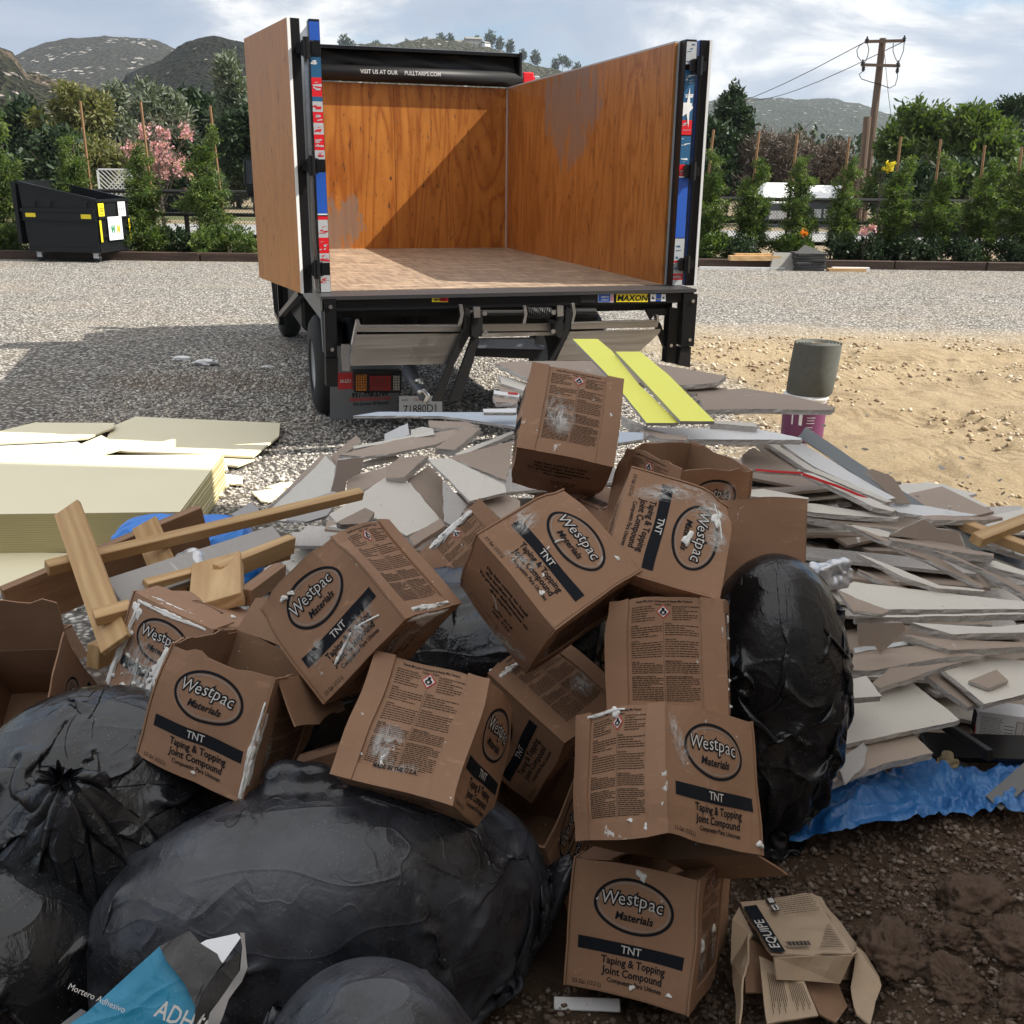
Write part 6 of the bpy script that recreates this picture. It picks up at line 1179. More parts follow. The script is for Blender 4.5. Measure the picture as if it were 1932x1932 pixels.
slab('b', [(1400, 1005), (1700, 1020), (1720, 1045), (1440, 1055)], (.05, -.08, 1), .02, 'board_brown', 'ragged piece right below the top sheet', y=4.4)
slab('b', [(1470, 1075), (1780, 1068), (1772, 1085), (1500, 1105)], (.02, -.08, 1), .03, 'board_brown', 'thick broken edge right of the yellow boards', y=4.3)
slab('c', [(-270, 620), (-330, 500), (0, 470), (330, 520), (628, 600), (600, 622), (0, 612)], (.03, -.10, 1), .022, 'board_brown', 'broad grey brown sheet reaching towards the purple tub', y=4.25)
slab('b', [(1590, 1262), (1640, 1248), (1900, 1262), (1915, 1290)], (.02, -.1, 1), .03, 'board_cream', 'crumbly white edge right below the yellow boards', y=4.05)
slab('c', [(-700, 738), (-450, 742), (85, 750), (402, 815), (395, 826), (-390, 822)], (.02, -.12, 1), .02, 'board_white', 'white sheet running right below the yellow boards', y=4.0)
slab('b', [(975, 1210), (1150, 1285), (1130, 1285), (1040, 1262)], (.0, -.1, 1), .035, 'board_cream', 'thick white offcut right behind the topmost carton', y=4.0)
slab('b', [(960, 1320), (1130, 1330), (1130, 1375), (955, 1400)], (.0, -.1, 1), K, 'board_blue', 'pale blue sliver between the topmost and open cartons', y=3.75)
slab('b', [(1100, 1310), (1300, 1340), (1430, 1350), (1420, 1380), (1250, 1370)], (.0, -.1, 1), .03, 'board_brown', 'brown block behind the open topped carton', y=3.85)
# two lime boards on top
slab('b', [(638, 682), (812, 682), (910, 765), (1100, 1000), (1372, 1262), (1150, 1262), (900, 950)], (.05, -.42, .9), .014, 'lime', 'left lime yellow board sloping down the top of the heap', y=4.15, name='lime_board', cat='board', edge='board_grey', amp=.001, group='lime yellow boards')
slab('b', [(935, 770), (1105, 770), (1290, 920), (1620, 1250), (1385, 1250), (1190, 1040)], (.05, -.40, .9), .016, 'lime', 'right lime yellow board lying over the other one', y=4.08, name='lime_board', cat='board', edge='board_grey', amp=.001, group='lime yellow boards')
# right side of the heap, from the top down
R_S = [
([(90, 842), (170, 842), (375, 1025), (340, 1042), (200, 965)], (.2, -.25, 1), .02, 'board_brown', 'narrow brown strip below the white sheet', 0),
([(375, 800), (430, 738), (860, 1030), (1250, 1280), (1100, 1268), (850, 1120)], (.35, -.3, .8), .006, 'panel_grey', 'dark grey smooth panel hanging down the outer side of the heap', .25),
([(255, 852), (402, 850), (900, 1150), (1048, 1228), (985, 1240), (480, 1010)], (.2, -.25, 1), .02, 'board_white', 'wide pale sheet sliding down to the right', .02),
([(150, 845), (215, 850), (480, 1020), (1022, 1248), (985, 1258), (430, 1030)], (.2, -.3, 1), .02, 'board_cream', 'long narrow strip beside the wide sliding sheet', -.02),
([(840, 1045), (880, 1025), (1030, 1085), (1148, 1262), (1060, 1265), (930, 1120)], (.3, -.6, .6), .012, 'board_brown', 'curled brown piece at the end of the sliding sheets', .05),
([(-10, 930), (60, 880), (370, 1040), (400, 1052), (80, 1030), (-10, 1020)], (.05, -.15, 1), .016, 'board_brown', 'beige sheet with a red taped edge', -.05),
([(402, 1050), (480, 1060), (1052, 1310), (1030, 1322), (900, 1290)], (.2, -.2, 1), .02, 'board_cream', 'long strip with a red taped edge crossing the heap', -.08),
([(35, 1172), (130, 1165), (445, 1225), (438, 1240), (35, 1215)], (.02, -.1, 1), .02, 'board_cream', 'short white sheet right of the open topped carton', -.1),
([(20, 1240), (500, 1270), (1070, 1358), (1050, 1372), (500, 1330), (20, 1262)], (.05, -.12, 1), .02, 'board_cream', 'long cream sheet below the red taped strip', -.05),
([(985, 1262), (1250, 1282), (1612, 1345), (1540, 1352), (1260, 1355), (1060, 1325)], (.05, -.1, 1), .02, 'board_white', 'white sheet sticking out on the sunny side', .12),
([(1200, 1360), (1290, 1345), (1690, 1362), (1680, 1380), (1300, 1380)], (.05, -.1, 1), .022, 'board_brown', 'crumbly pale edge at the sunny side', .08),
([(200, 1298), (640, 1345), (1112, 1438), (1085, 1450), (650, 1395), (205, 1318)], (.05, -.12, 1), .03, 'board_brown', 'rough broken strip across the dark gap', -.02),
([(700, 1412), (860, 1420), (1020, 1470), (1000, 1500), (880, 1480)], (.05, -.3, 1), .02, 'board_cream', 'smooth pale strip left of the torn brown sheet', -.03),
([(1005, 1485), (1240, 1372), (1330, 1440), (1480, 1462), (1520, 1562), (1300, 1525)], (.05, -.95, .3), .004, 'board_brown', 'torn brown paper standing up with a jagged rim', -.05),
([(1000, 1500), (1400, 1560), (1722, 1612), (1710, 1630), (1500, 1605), (1020, 1520)], (.05, -.15, 1), .03, 'board_brown', 'crumbly sheet under the torn standing paper', -.08),
([(1260, 1375), (1430, 1385), (1960, 1650), (1960, 1725), (1600, 1600), (1530, 1560), (1490, 1460)], (.2, -.35, .9), .006, 'panel_grey', 'smooth grey panel at the right edge of the heap', .15),
([(1640, 1545), (1750, 1508), (1960, 1572), (1960, 1640), (1800, 1590)], (.1, -.2, 1), .02, 'board_white', 'white sheet with red print at the right edge', .12),
([(720, 1412), (1020, 1520), (1300, 1610), (1660, 1838), (1640, 1850), (1270, 1652), (1100, 1590)], (.05, -.3, .9), .018, 'board_brown', 'long brown sheet sinking into the dark gap', -.05),
([(1300, 1585), (1450, 1622), (1960, 1860), (1960, 1910), (1650, 1725)], (.15, -.3, 1), .022, 'board_brown', 'long broken sheet running down to the right edge', -.1),
([(1430, 1602), (1740, 1662), (1960, 1742), (1960, 1770), (1700, 1700)], (.1, -.2, 1), .022, 'board_cream', 'white edged sheet above the long broken one', -.02),
([(780, 1612), (870, 1640), (1350, 1830), (1665, 1862), (1650, 1872), (1330, 1850), (1100, 1770)], (.05, -.2, 1), .02, 'board_cream', 'pale sheet coming out of the dark gap', -.1),
([(-20, 1430), (140, 1428), (255, 1505), (240, 1520), (-20, 1515)], (.05, -.15, 1), .03, 'board_cream', 'broken piece on the bag beside the plain carton side', -.2),
([(130, 1440), (260, 1480), (408, 1555), (390, 1570), (180, 1580), (240, 1515)], (.1, -.2, 1), .02, 'board_brown', 'brown scrap above the tall black bag', -.15)]
for P, n, th, m, lb, dy in R_S: slab('c', P, n, th, m, lb, dy=dy)
H_S = [
([(790, 62), (1222, 232), (1410, 237), (1400, 245), (1210, 250), (900, 130)], (.0, -.25, 1), .02, 'board_brown', 'purple edged sheet deep in the gap', -.05),
([(650, 205), (760, 150), (1420, 232), (1960, 290), (1960, 338), (1000, 342), (900, 330)], (.0, -.12, 1), .022, 'board_cream', 'large cream sheet at mid height on the right', -.1),
([(760, 388), (1960, 360), (1960, 372), (770, 402)], (.0, -.12, 1), .024, 'board_cream', 'sheet with a rough front edge below the large cream one', -.12),
([(640, 205), (760, 260), (1000, 350), (950, 375), (750, 350)], (.0, -.25, 1), .014, 'board_brown', 'folded brown strip left on the large cream sheet', -.18),
([(1240, 422), (1715, 430), (1712, 446), (1250, 438)], (.0, -.12, 1), .022, 'board_brown', 'narrow strip under the rough edged sheet', -.1),
([(1150, 432), (1700, 462), (1960, 440), (1960, 500), (1440, 512)], (.0, -.12, 1), .026, 'board_cream', 'cream sheet with a thick crumbled front edge', -.15),
([(1100, 512), (1280, 540), (1960, 570), (1960, 598), (1410, 618)], (.02, -.12, 1), .026, 'board_brown', 'brown sheet with a thick crumbled front edge', -.15),
([(780, 440), (1100, 430), (1110, 485), (940, 640), (900, 592), (790, 590)], (.0, -.95, .2), .004, 'board_brown', 'brown paper hanging down in a point', -.2),
([(760, 605), (1100, 562), (1190, 572), (770, 640)], (.0, -.15, 1), .018, 'board_white', 'white strip behind the hanging brown paper', -.12),
([(735, 758), (760, 640), (1200, 588), (1660, 658), (1400, 668), (850, 768)], (-.06, -.12, 1), .022, 'board_brown', 'brown sheet with a row of notches along its front', -.15),
([(885, 850), (1000, 745), (1500, 702), (1340, 745), (940, 882)], (-.12, -.25, 1), .02, 'board_brown', 'tilted brown strip in the shadow below the notched sheet', -.18),
([(690, 830), (850, 802), (950, 932), (955, 942), (665, 958)], (-.02, -.15, 1), .02, 'board_cream', 'small cream offcut touching the tall black bag', -.3),
([(480, 1310), (600, 1190), (670, 985), (900, 930), (1165, 845), (1490, 1100), (1450, 1112), (900, 1230)], (-.05, -.18, 1), .018, 'board_cream', 'big speckled cream sheet low on the right', -.15),
([(1250, 792), (1380, 780), (1640, 985), (1545, 1012)], (.1, -.2, 1), .018, 'board_brown', 'narrow brown strip beside the sheet carrying the paper label', -.1),
([(1368, 758), (1660, 662), (1960, 700), (1960, 920), (1660, 992)], (.05, -.16, 1), .02, 'board_cream', 'cream sheet with a small paper label on it', -.12),
([(400, 1560), (450, 1338), (820, 1262), (1160, 1188), (1305, 1330), (940, 1412), (370, 1620)], (-.05, -.12, 1), .024, 'board_brown', 'lowest brown board lying over the blue film', -.15)]
for P, n, th, m, lb, dy in H_S: slab('h', P, n, th, m, lb, dy=dy)
tgo = slab('h', [(1552, 832), (1742, 756), (1826, 832), (1690, 884)], (.05, -.16, 1), .012, 'board_brown', 'small printed offcut lying on the cream sheet', dy=-.15, amp=.001)
slab('h', [(640, 1400), (820, 1262), (850, 1300), (830, 1420), (700, 1540)], (-.05, -.2, 1), .004, 'board_grey', 'torn open patch on the lowest brown board', dy=-.19)
# red tape on two of the sheets
for pts, dy in (([(80, 1028), (400, 1050), (400, 1064), (80, 1042)], -.09), ([(402, 1052), (640, 1135), (850, 1222), (870, 1245), (640, 1152), (410, 1075)], -.12)):
    slab('c', pts, (.1, -.85, .5), .003, 'red_paint', 'red edge tape stretched along a sheet on the right' if dy < -.1 else 'red edge tape beside the open topped carton', dy=dy, name='edge_tape', cat='tape', edge='red_paint', amp=.001)
slab('b', [(190, 1050), (262, 1052), (262, 1066), (192, 1062)], (0, -.8, .5), .003, 'red_paint', 'short red tape left of the topmost carton', y=4.27, name='edge_tape', cat='tape', edge='red_paint', amp=.001)
# rubble inside the heap: too many broken scraps to count
def rubble():
    r = np.random.RandomState(11); mb = MB()
    def top(x, y):
        a = np.interp(y, [2.5, 2.9, 3.3, 3.7, 4.1, 4.5, 5.2], [.0, .22, .38, .55, .72, .85, .45]); 
        w = np.interp(x, [-1.6, -.9, -.2, .3, 1.4, 2.3, 2.9], [0, .35, .62, 1., 1., .62, 0]); return a*w
    for k in range(700):
        y = r.uniform(2.7, 5.0); x = r.uniform(-.95, 2.5); h = top(x, y)-.21
        if (x < .75 and y < 3.8) or y < 3.05 or h < .04 or (x > .2+.55*y): continue
        z = r.uniform(.02, h); a = r.uniform(-.5, .5); L, W = r.uniform(.2, .8), r.uniform(.1, .4); tx, ty = r.uniform(-.12, .12), r.uniform(-.2, .08)
        ax = np.array([math.cos(a), math.sin(a), tx]); ay = np.array([-math.sin(a), math.cos(a), ty]); az = unit(np.cross(ax, ay)); mb.obox((x, y, z), unit(ax)*L, unit(ay)*W, az*.013, r.choice(3, p=[.3, .5, .2]))
    o = mb.build('drywall_rubble', [M['board_cream'], M['board_brown'], M['gypsum']]); tag(o, 'mass of broken drywall scraps filling the heap', 'rubble', kind='stuff')
    mb = MB()
    for k in range(420):
        y = r.uniform(2.6, 5.1); x = r.uniform(-1.5, 2.4); h = top(x, y)
        if r.rand() < .5: continue
        s = r.uniform(.004, .016); mb.obox((x, y, max(h, 0)+.02), unit(r.randn(3))*s, unit(r.randn(3))*s, unit(r.randn(3))*s)
    tag(mb.build('gypsum_crumbs', M['gypsum']), 'white gypsum crumbs scattered over the heap', 'crumbs', kind='stuff')
rubble()
# ------------------------------------------------------------------ pale sheets on the left
A_ = at('P', -40, 968, z=.215); c0 = at('d', 1245, 915, z=.215); c1_ = at('d', 1482, 518, z=.215)
dx = unit((c0-at('P', -60, 966.5, z=.215))*[1, 1, 0]); dyv = unit((c1_-c0)*[1, 1, 0]); Wd = np.linalg.norm(c1_-c0); N_ = 17
for k in range(N_):
    z = .012+k*.0122; j = .004*math.sin(k*2.7); q = MB(); q.prism([(j, 0, 0), (-2.44+j, 0, 0), tuple(-dx*0+np.array([0, 0, 0])) if 0 else (-2.44+j, Wd, 0), (j, Wd, 0)], (0, 0, .0117))
    m = Matrix(((dx[0], dyv[0], 0, c0[0]), (dx[1], dyv[1], 0, c0[1]), (0, 0, 1, z), (0, 0, 0, 1)))
    me = mkmesh('pale_sheet', q.V, q.F, [M['pale_board'], M['board_edge']], [0, 0]+[1]*4); o = link('pale_sheet', me); o.matrix_world = m
    nm = 'top' if k == N_-1 else None
    tag(o, 'topmost full sheet of the neat pale cream stack' if k == N_-1 else ('lowest sheet of the neat pale cream stack' if k == 0 else 'pale cream sheet within the neat stack, only its edge showing'), 'board sheet', 'neat stack of pale cream sheets')
PAL = dict(mat='pale_board', edge='pale_board', name='pale_sheet', cat='board sheet', amp=.0008, group='loose pale cream sheets')
slab('P', [(-60, 1040), (200, 1045), (205, 1112), (-60, 1118)], U, .012, lab='pale sheet lying on the ground in front of the neat stack', z=.016, **PAL)
slab('d', [(790, 312), (935, 252), (1932, 296), (1925, 385), (1745, 528), (1300, 505), (820, 490), (690, 470)], U, .012, lab='large pale sheet with a pointed right corner in the truck shadow', z=.05, **PAL)
slab('d', [(-60, 365), (240, 293), (790, 295), (785, 325), (600, 400), (430, 415), (0, 435)], U, .012, lab='pale sheet at the left edge behind the stack', z=.08, **PAL)
slab('d', [(-60, 445), (530, 425), (640, 480), (600, 525), (-60, 525)], U, .012, lab='whitish sheet between the stack and the back sheets', z=.06, **{**PAL, 'mat': 'board_white'})
slab('d', [(520, 520), (560, 440), (700, 380), (860, 470), (640, 530)], U, .010, lab='narrow pale offcut touching the back of the stack', z=.075, **PAL)
slab('d', [(1484, 530), (1760, 545), (1640, 592), (1484, 575)], U, .012, lab='pale strip right behind the stack corner', z=.03, **PAL)
for P, m, lb in (([(1482, 572), (1560, 575), (1575, 620), (1480, 625)], 'board_white', 'white scrap at the stack corner, farthest of the scraps'), ([(1480, 640), (1590, 650), (1675, 665), (1670, 718), (1590, 715)], 'board_white', 'white scrap beside the stack side'), ([(1482, 650), (1600, 655), (1575, 735), (1480, 738)], 'pale_board', 'pale scrap under the white one beside the stack'), ([(1460, 745), (1535, 738), (1535, 800), (1445, 795)], 'pale_board', 'pale scrap near the lower corner of the stack side'),
        ([(1740, 770), (1935, 740), (1990, 770), (1850, 840), (1800, 835)], 'pale_board', 'pale diamond shaped scrap on the gravel'), ([(1830, 740), (1935, 705), (2030, 708), (2050, 740), (1935, 748)], 'pale_board', 'pale strip scrap farther back on the gravel'), ([(2030, 700), (2090, 680), (2100, 720), (2060, 745)], 'board_white', 'tiny white scrap left of the leaning sheet'), ([(1920, 680), (1960, 668), (1960, 695)], 'board_white', 'tiny white chip on the gravel')):
    slab('d', P, (.02, 0, 1), .010, m, lb, z=.03, name='board_scrap', cat='board scrap', edge='pale_board', group='board scraps on the gravel')
for u, v, s, lb in ((345, 680, .09, 'crumpled white litter on the shaded gravel'), (390, 688, .12, 'larger white litter on the shaded gravel'), (505, 694, .05, 'small white litter near the rear wheel'), (150, 858+0, .02, 'white crumb by the pale sheets'), (347, 992-0, .03, 'white foam ball on the gravel')):
    p = at('P', u, v, z=0); bm = bmesh.new(); bmesh.ops.create_icosphere(bm, subdivisions=3, radius=1); V = np.array([q.co[:] for q in bm.verts]); F = np.array([[q.index for q in f.verts] for f in bm.faces]); bm.free()
    V = V*(1+.5*fbm(V*2+u, 3, 3))[:, None]*[s, s*.6, s*.25]; tag(link('litter', mkmesh('litter', V, F, M['compound']), loc=(p[0], p[1], s*.2)), lb, 'litter', 'white litter')
# ------------------------------------------------------------------ lumber
def lumber(t, a, b, w, h, mat, lab, ya=None, yb=None, za=None, zb=None, up=(0, -.35, 1), name='lumber', cat='lumber'):
    A = at(t, *a, y=ya) if ya else at(t, *a, z=za); B = at(t, *b, y=yb) if yb else at(t, *b, z=zb); c = (A+B)/2; d = B-A; L = np.linalg.norm(d); x = d/L; y = unit(np.cross(up, x)); z = np.cross(x, y)
    q = MB(); q.box((-L/2, -w/2, -h/2), (L/2, w/2, h/2), bev=.002); o = q.build(name, M[mat]); o.matrix_world = Matrix(((x[0], y[0], z[0], c[0]), (x[1], y[1], z[1], c[1]), (x[2], y[2], z[2], c[2]), (0, 0, 0, 1)))
    return tag(o, lab, cat, 'lumber offcuts on the left')
lumber('d', (322, 1298), (2490, 785), .036, .036, 'pine', 'long thin pine stick lying across the others towards the big sheet', ya=2.75, yb=3.55, up=(0, -.5, 1))
lumber('d', (465, 888), (800, 1830), .085, .018, 'pine', 'pine board leaning steeply across the long stick', ya=2.95, yb=2.45, up=(.1, -1, .35))
lumber('d', (1000, 990), (1250, 1600), .085, .018, 'pine', 'shorter pine board standing behind the long stick', ya=3.1, yb=2.85, up=(.1, -1, .35))
lumber('d', (60, 1590), (1410, 1010), .035, .16, 'pine_old', 'wide old brown plank running behind the pine boards', ya=2.85, yb=3.3, up=(0, -.1, 1))
lumber('d', (785, 1470), (1932, 1090), .10, .02, 'board_grey', 'grey painted board lying over the old plank', ya=2.75, yb=3.2, up=(0, -.75, .7), name='painted_board', cat='board')
lumber('d', (1000, 1440), (1990, 1180), .035, .05, 'pine', 'pine stick below the grey painted board', ya=2.8, yb=3.2)
lumber('d', (1490, 1340), (2010, 1130), .035, .06, 'pine', 'pine stick with a rough end right of the thick block', ya=2.85, yb=3.15)
lumber('d', (650, 1640), (905, 1570), .045, .03, 'pine', 'short square pine offcut between the two left cartons', ya=2.5, yb=2.55)
lumber('d', (1505, 1262), (1495, 1560), .04, .15, 'pine', 'thick pine block with the end grain facing down', ya=2.95, yb=2.62, up=(1, -.15, .2))
lumber('e', (640, 530), (1000, 370), .04, .07, 'pine', 'light pine stick under the splattered carton', ya=2.55, yb=2.8)
lumber('d', (1690, 1500), (1932, 1320), .04, .05, 'pine_old', 'dark bark edged stick beside the thick block', ya=2.7, yb=2.95)
lumber('c', (1440, 1385), (1990, 1590), .04, .04, 'pine', 'pine stick at the right edge sloping down', ya=3.9, yb=3.6); lumber('c', (1600, 1520), (1990, 1370), .05, .04, 'pine', 'pine stick at the right edge crossing over the other', ya=3.62, yb=3.85)
lumber('P', (1045, 1893), (1170, 1897), .03, .008, 'board_white', 'flat white strip lying on the soil in front of the lowest carton', za=.02, zb=.02, name='white_strip', cat='strip')
# ------------------------------------------------------------------ plastic bags
def bag(name, lab, c, R3, seed, mat, lumps=.14, folds=.035, fine=.010, dirv=(1, .2, 2.2), knots=(), sq=.8, nu=300, nv=190, fq=3.2, cat='trash bag', tilt=(0, 0, 0), edits=()):
    th = np.linspace(0, 2*math.pi, nu, endpoint=False); ph = np.linspace(.0008, math.pi-.0008, nv); T, Pp = np.meshgrid(th, ph)
    def sp_(x, e): return np.sign(x)*np.abs(x)**e
    D = np.stack([sp_(np.sin(Pp), sq)*sp_(np.cos(T), sq), sp_(np.sin(Pp), sq)*sp_(np.sin(T), sq), sp_(np.cos(Pp), sq)], -1).reshape(-1, 3)
    n = D/np.linalg.norm(D, axis=1)[:, None]; dv = np.array(dirv)
    w = D*np.array(R3); q = w+.10*np.stack([fbm(w*2.2+seed+k*5, seed+k, 2) for k in range(3)], -1)
    def crease(P, s_, p=5): return (1-np.abs(vnoise(P, s_)))**p
    m1 = np.clip(.5+1.3*vnoise(w*3.1+seed, seed+30), 0, 1); m2 = np.clip(.5+1.3*vnoise(w*3.7+seed+9, seed+31), 0, 1)
    d = lumps*fbm(w*2.0/np.mean(R3)*.6+seed, seed, 2)+folds*(m1*crease(q*dv*fq+seed, seed+5, 4)+.6*m2*crease(q*dv[[1, 2, 0]]*fq*1.3+seed, seed+6, 6)-.35*crease(q*dv*fq*.7+4, seed+7, 3))+fine*(crease(q*dv*fq*2.7, seed+8, 6)*m2*1.6+crease(q*dv*fq*5.1, seed+9, 5)*m1*.6)
    V = w+n*(d*np.mean(R3)/.4)[:, None]
    for (kx, ky, kz, rad, dep) in knots:
        k = np.array([kx, ky, kz])*R3; r = np.linalg.norm(w-k, axis=1); a = np.arctan2(w[:, 2]-k[2], w[:, 0]-k[0]); f = np.exp(-(r/rad)**2)
        V += n*((-dep*f)+.012*np.sin(a*19+3*np.sin(a*4+seed)+r*8)*np.exp(-(r/(rad*1.6))**2)*np.clip(r/(rad*.25), 0, 1))[:, None]
    for (kx, ky, kz, rad, px, py, pz_) in edits:
        k = np.array([kx, ky, kz])*R3; f = np.exp(-(np.linalg.norm(w-k, axis=1)/rad)**2); V += f[:, None]*np.array([px, py, pz_])
    Mx = np.array(Matrix.Rotation(tilt[2], 3, 'Z') @ Matrix.Rotation(tilt[1], 3, 'Y') @ Matrix.Rotation(tilt[0], 3, 'X')); V = V@Mx.T
    lo = .004-c[2]+0.02*fbm(V*5, 3, 2); V[:, 2] = np.maximum(V[:, 2], lo)
    i = np.arange(nu*nv).reshape(nv, nu); j = np.roll(i, -1, 1); F = np.stack([i[:-1], i[1:], j[1:], j[:-1]], -1).reshape(-1, 4)
    me = mkmesh(name, V, F, M[mat], smooth=True); o = link(name, me, loc=c); return tag(o, lab, cat, 'black trash bags' if 'black' in lab or 'dark' in lab else None)
def drape(R3, seed, up, knot, slack=1.2, Hs=1.25, lumps=12, lump_r=(.10, .2), suck=.0008, grav=.0010, nu=132, nv=92, iters=70, floor=None, wf=(9, 9, 9), wa=.09, fr=.15):
    """thin film gathered at a knot round a load: stretch, shear and bending limits, pulled down, stopped by the load and the ground"""
    r = np.random.RandomState(seed); R3 = np.array(R3, float); c = []; up = unit(up)
    for _ in range(lumps):
        d = unit(r.randn(3)); q = r.uniform(*lump_r); c.append((d*(.97-q), q))
    th = np.linspace(0, 2*math.pi, nu, endpoint=False); ph = np.linspace(.03, math.pi-.03, nv); T, Pq = np.meshgrid(th, ph); D = np.stack([np.sin(Pq)*np.cos(T), np.sin(Pq)*np.sin(T), np.cos(Pq)], -1)
    lu = 2*math.pi*math.sqrt((R3[0]**2+R3[1]**2)/2)*slack/nu; lv = math.pi*math.sqrt((R3[2]**2+max(R3[0], R3[1])**2)/2)*Hs/nv; ld = math.hypot(lu, lv)
    wv = (D*R3*np.array(wf)).reshape(-1, 3); X = D*R3*(1.05+wa*(np.abs(vnoise(wv+seed, seed))*1.6-.5+.5*vnoise(wv*2.1+seed, seed+1)).reshape(nv, nu, 1)); kn = np.array(knot)*R3; V = np.zeros_like(X); ring = np.stack([np.cos(th), np.sin(th), 0*th], -1)
    def cons(A, B, L, k): d = B-A; l = np.sqrt((d*d).sum(-1, keepdims=True))+1e-9; return (l-L)/l*d*(.5*k)
    for it in range(iters):
        V = V*.90-up*grav-X/np.linalg.norm(X, axis=-1, keepdims=True)*suck; X0 = X.copy(); X = X+V
        for s in range(4):
            Cc = np.zeros_like(X); W = np.full(X.shape[:2]+(1,), 6.8); W[0] = W[-1] = 4.4
            f = cons(X, np.roll(X, -1, 1), lu, 1); Cc += f; Cc -= np.roll(f, 1, 1)
            f = cons(X[:-1], X[1:], lv, 1); Cc[:-1] += f; Cc[1:] -= f
            Y = np.roll(X, -1, 1); f = cons(X[:-1], Y[1:], ld, .7); Cc[:-1] += f; Cc[1:] -= np.roll(f, 1, 1)
            Y = np.roll(X, 1, 1); f = cons(X[:-1], Y[1:], ld, .7); Cc[:-1] += f; Cc[1:] -= np.roll(f, -1, 1)
            f = cons(X, np.roll(X, -3, 1), 3*lu, .12); Cc += f; Cc -= np.roll(f, 3, 1)
            f = cons(X[:-3], X[3:], 3*lv, .12); Cc[:-3] += f; Cc[3:] -= f
            X = X+Cc/W*1.9; q = X/R3; l = np.linalg.norm(q, axis=-1, keepdims=True); X = np.where(l < .80, q/l*.80*R3, X)
            touch = l < .82
            for cc, rr in c: q = X/R3-cc; l = np.linalg.norm(q, axis=-1, keepdims=True); X = np.where(l < rr, (cc+q/(l+1e-9)*rr)*R3, X); touch |= l < rr*1.02
            if floor is not None: h = X@up; X = X+np.maximum(floor-h, 0)[..., None]*up
            k = min((it+1)/(iters*.4), 1); X[0] = X[0]*(1-k)+(kn+ring*.012)*k; X[-1] = X[-1]*(1-k)+(np.array([0, 0, -R3[2]*.9])+ring*.02)*k
        V = np.clip(X-X0, -.01, .01); V = np.where(touch, V*fr, V)
    return X
def trash_bag(lab, c, R3, axis, seed, mat, knot=(.1, 0, 1.05), X=None, sc=(1, 1, 1), spin=0., **kw):
    """axis: where the knot points"""
    z = unit(axis); x = unit(np.cross((0, 1, .01) if abs(z[1]) < .9 else (1, 0, 0), z)); y = np.cross(z, x); Rm = np.stack([x, y, z], 1)@np.array(Matrix.Rotation(spin, 3, 'Z'))
    if X is None: X = drape(R3, seed, Rm.T@np.array([0, 0, 1.]), knot, floor=-c[2]+.01, **kw)
    nv, nu = X.shape[:2]; kr = X[0].mean(0); kd = unit(kr); rt_ = []
    for k in range(1, 4):   # the loose gathered end beyond the knot
        rr = .012+.007*k; a = np.linspace(0, 2*math.pi, nu, endpoint=False); rt_.append(kr+kd*.012*k+np.stack([np.cos(a), np.sin(a), 0*a], -1)*(rr*(1+.3*np.sin(a*5+k*.9+seed)+.35*np.sin(a*2+seed)+.2*np.sin(a*13)))[:, None]+np.array([0, 0, .006*math.sin(k)]))
    X = np.concatenate([np.array(rt_[::-1]), X]); nv = len(X); W = (X.reshape(-1, 3)@Rm.T)*np.array(sc); W[:, 2] = np.maximum(W[:, 2], .006-c[2]+.0*W[:, 0])
    i = np.arange(nu*nv).reshape(nv, nu); j = np.roll(i, -1, 1); Fq = np.stack([i[:-1], i[1:], j[1:], j[:-1]], -1).reshape(-1, 4)
    o = link('trash_bag', mkmesh('trash_bag', W, Fq, M[mat], smooth=True), loc=c); s_ = o.modifiers.new('s', 'SUBSURF'); s_.levels = 1; s_.render_levels = 1; tag(o, lab, 'trash bag', 'black trash bags'); return X
trash_bag('huge dusty black bag filling the lower middle, a carton resting on it', (-.42, 1.90, .19), (.42, .34, .66), (-.97, -.24, -.10), 3, 'bag_dust_sheen', knot=(.10, -.15, 1.0), slack=1.2, Hs=1.25, lumps=24, lump_r=(.03, .08), suck=.0010, nu=160, nv=112, wf=(4, 4, 2.2), wa=.12, fr=.3)
XL = trash_bag('glossy black bag with its gathered knot facing the viewer at the left', (-1.0, 2.12, .29), (.42, .42, .38), (.12, -.62, .70), 8, 'bag', knot=(0, 0, .93), slack=1.28, Hs=1.28, lumps=18, lump_r=(.03, .08), suck=.0010, wf=(5, 5, 3), wa=.13, fr=.3)
trash_bag('black bag cut by the left edge below the one with the knot', (-1.10, 1.76, .14), (.34, .30, .30), (-.4, -.85, .2), 12, 'bag', knot=(0, 0, .98), slack=1.25, Hs=1.3, lumps=12, lump_r=(.03, .08), wf=(6, 6, 3), wa=.13, fr=.3)
trash_bag('smaller dusty bag cut off by the bottom edge in front of the huge one', (-.24, 1.40, .24), (.31, .22, .27), (.8, -.5, -.25), 15, 'bag_dust_sheen', knot=(.0, 0, 1.02), slack=1.2, Hs=1.25, lumps=12, lump_r=(.03, .08), wf=(5, 5, 4), wa=.11, nu=120, nv=84)
XB = trash_bag('tall glossy black bag standing against the right side of the cartons', (.72, 2.52, .46), (.27, .26, .49), (-.02, .06, 1), 5, 'bag', knot=(-.10, .75, .72), slack=1.16, Hs=1.5, lumps=22, lump_r=(.03, .09), suck=.0008, grav=.0012, nu=140, nv=120, wf=(3, 3, 12), wa=.13, fr=.35)
bag('trash_bag', 'black bag buried in the middle of the carton heap', (-.22, 2.80, .26), (.48, .26, .34), 33, 'bag', fq=3)  # put in as a dark filler for a shaded gap between cartons
bag('trash_bag', 'black bag in the shadow behind the left open carton', (-1.0, 2.45, .10), (.45, .25, .20), 35, 'bag', fq=3)
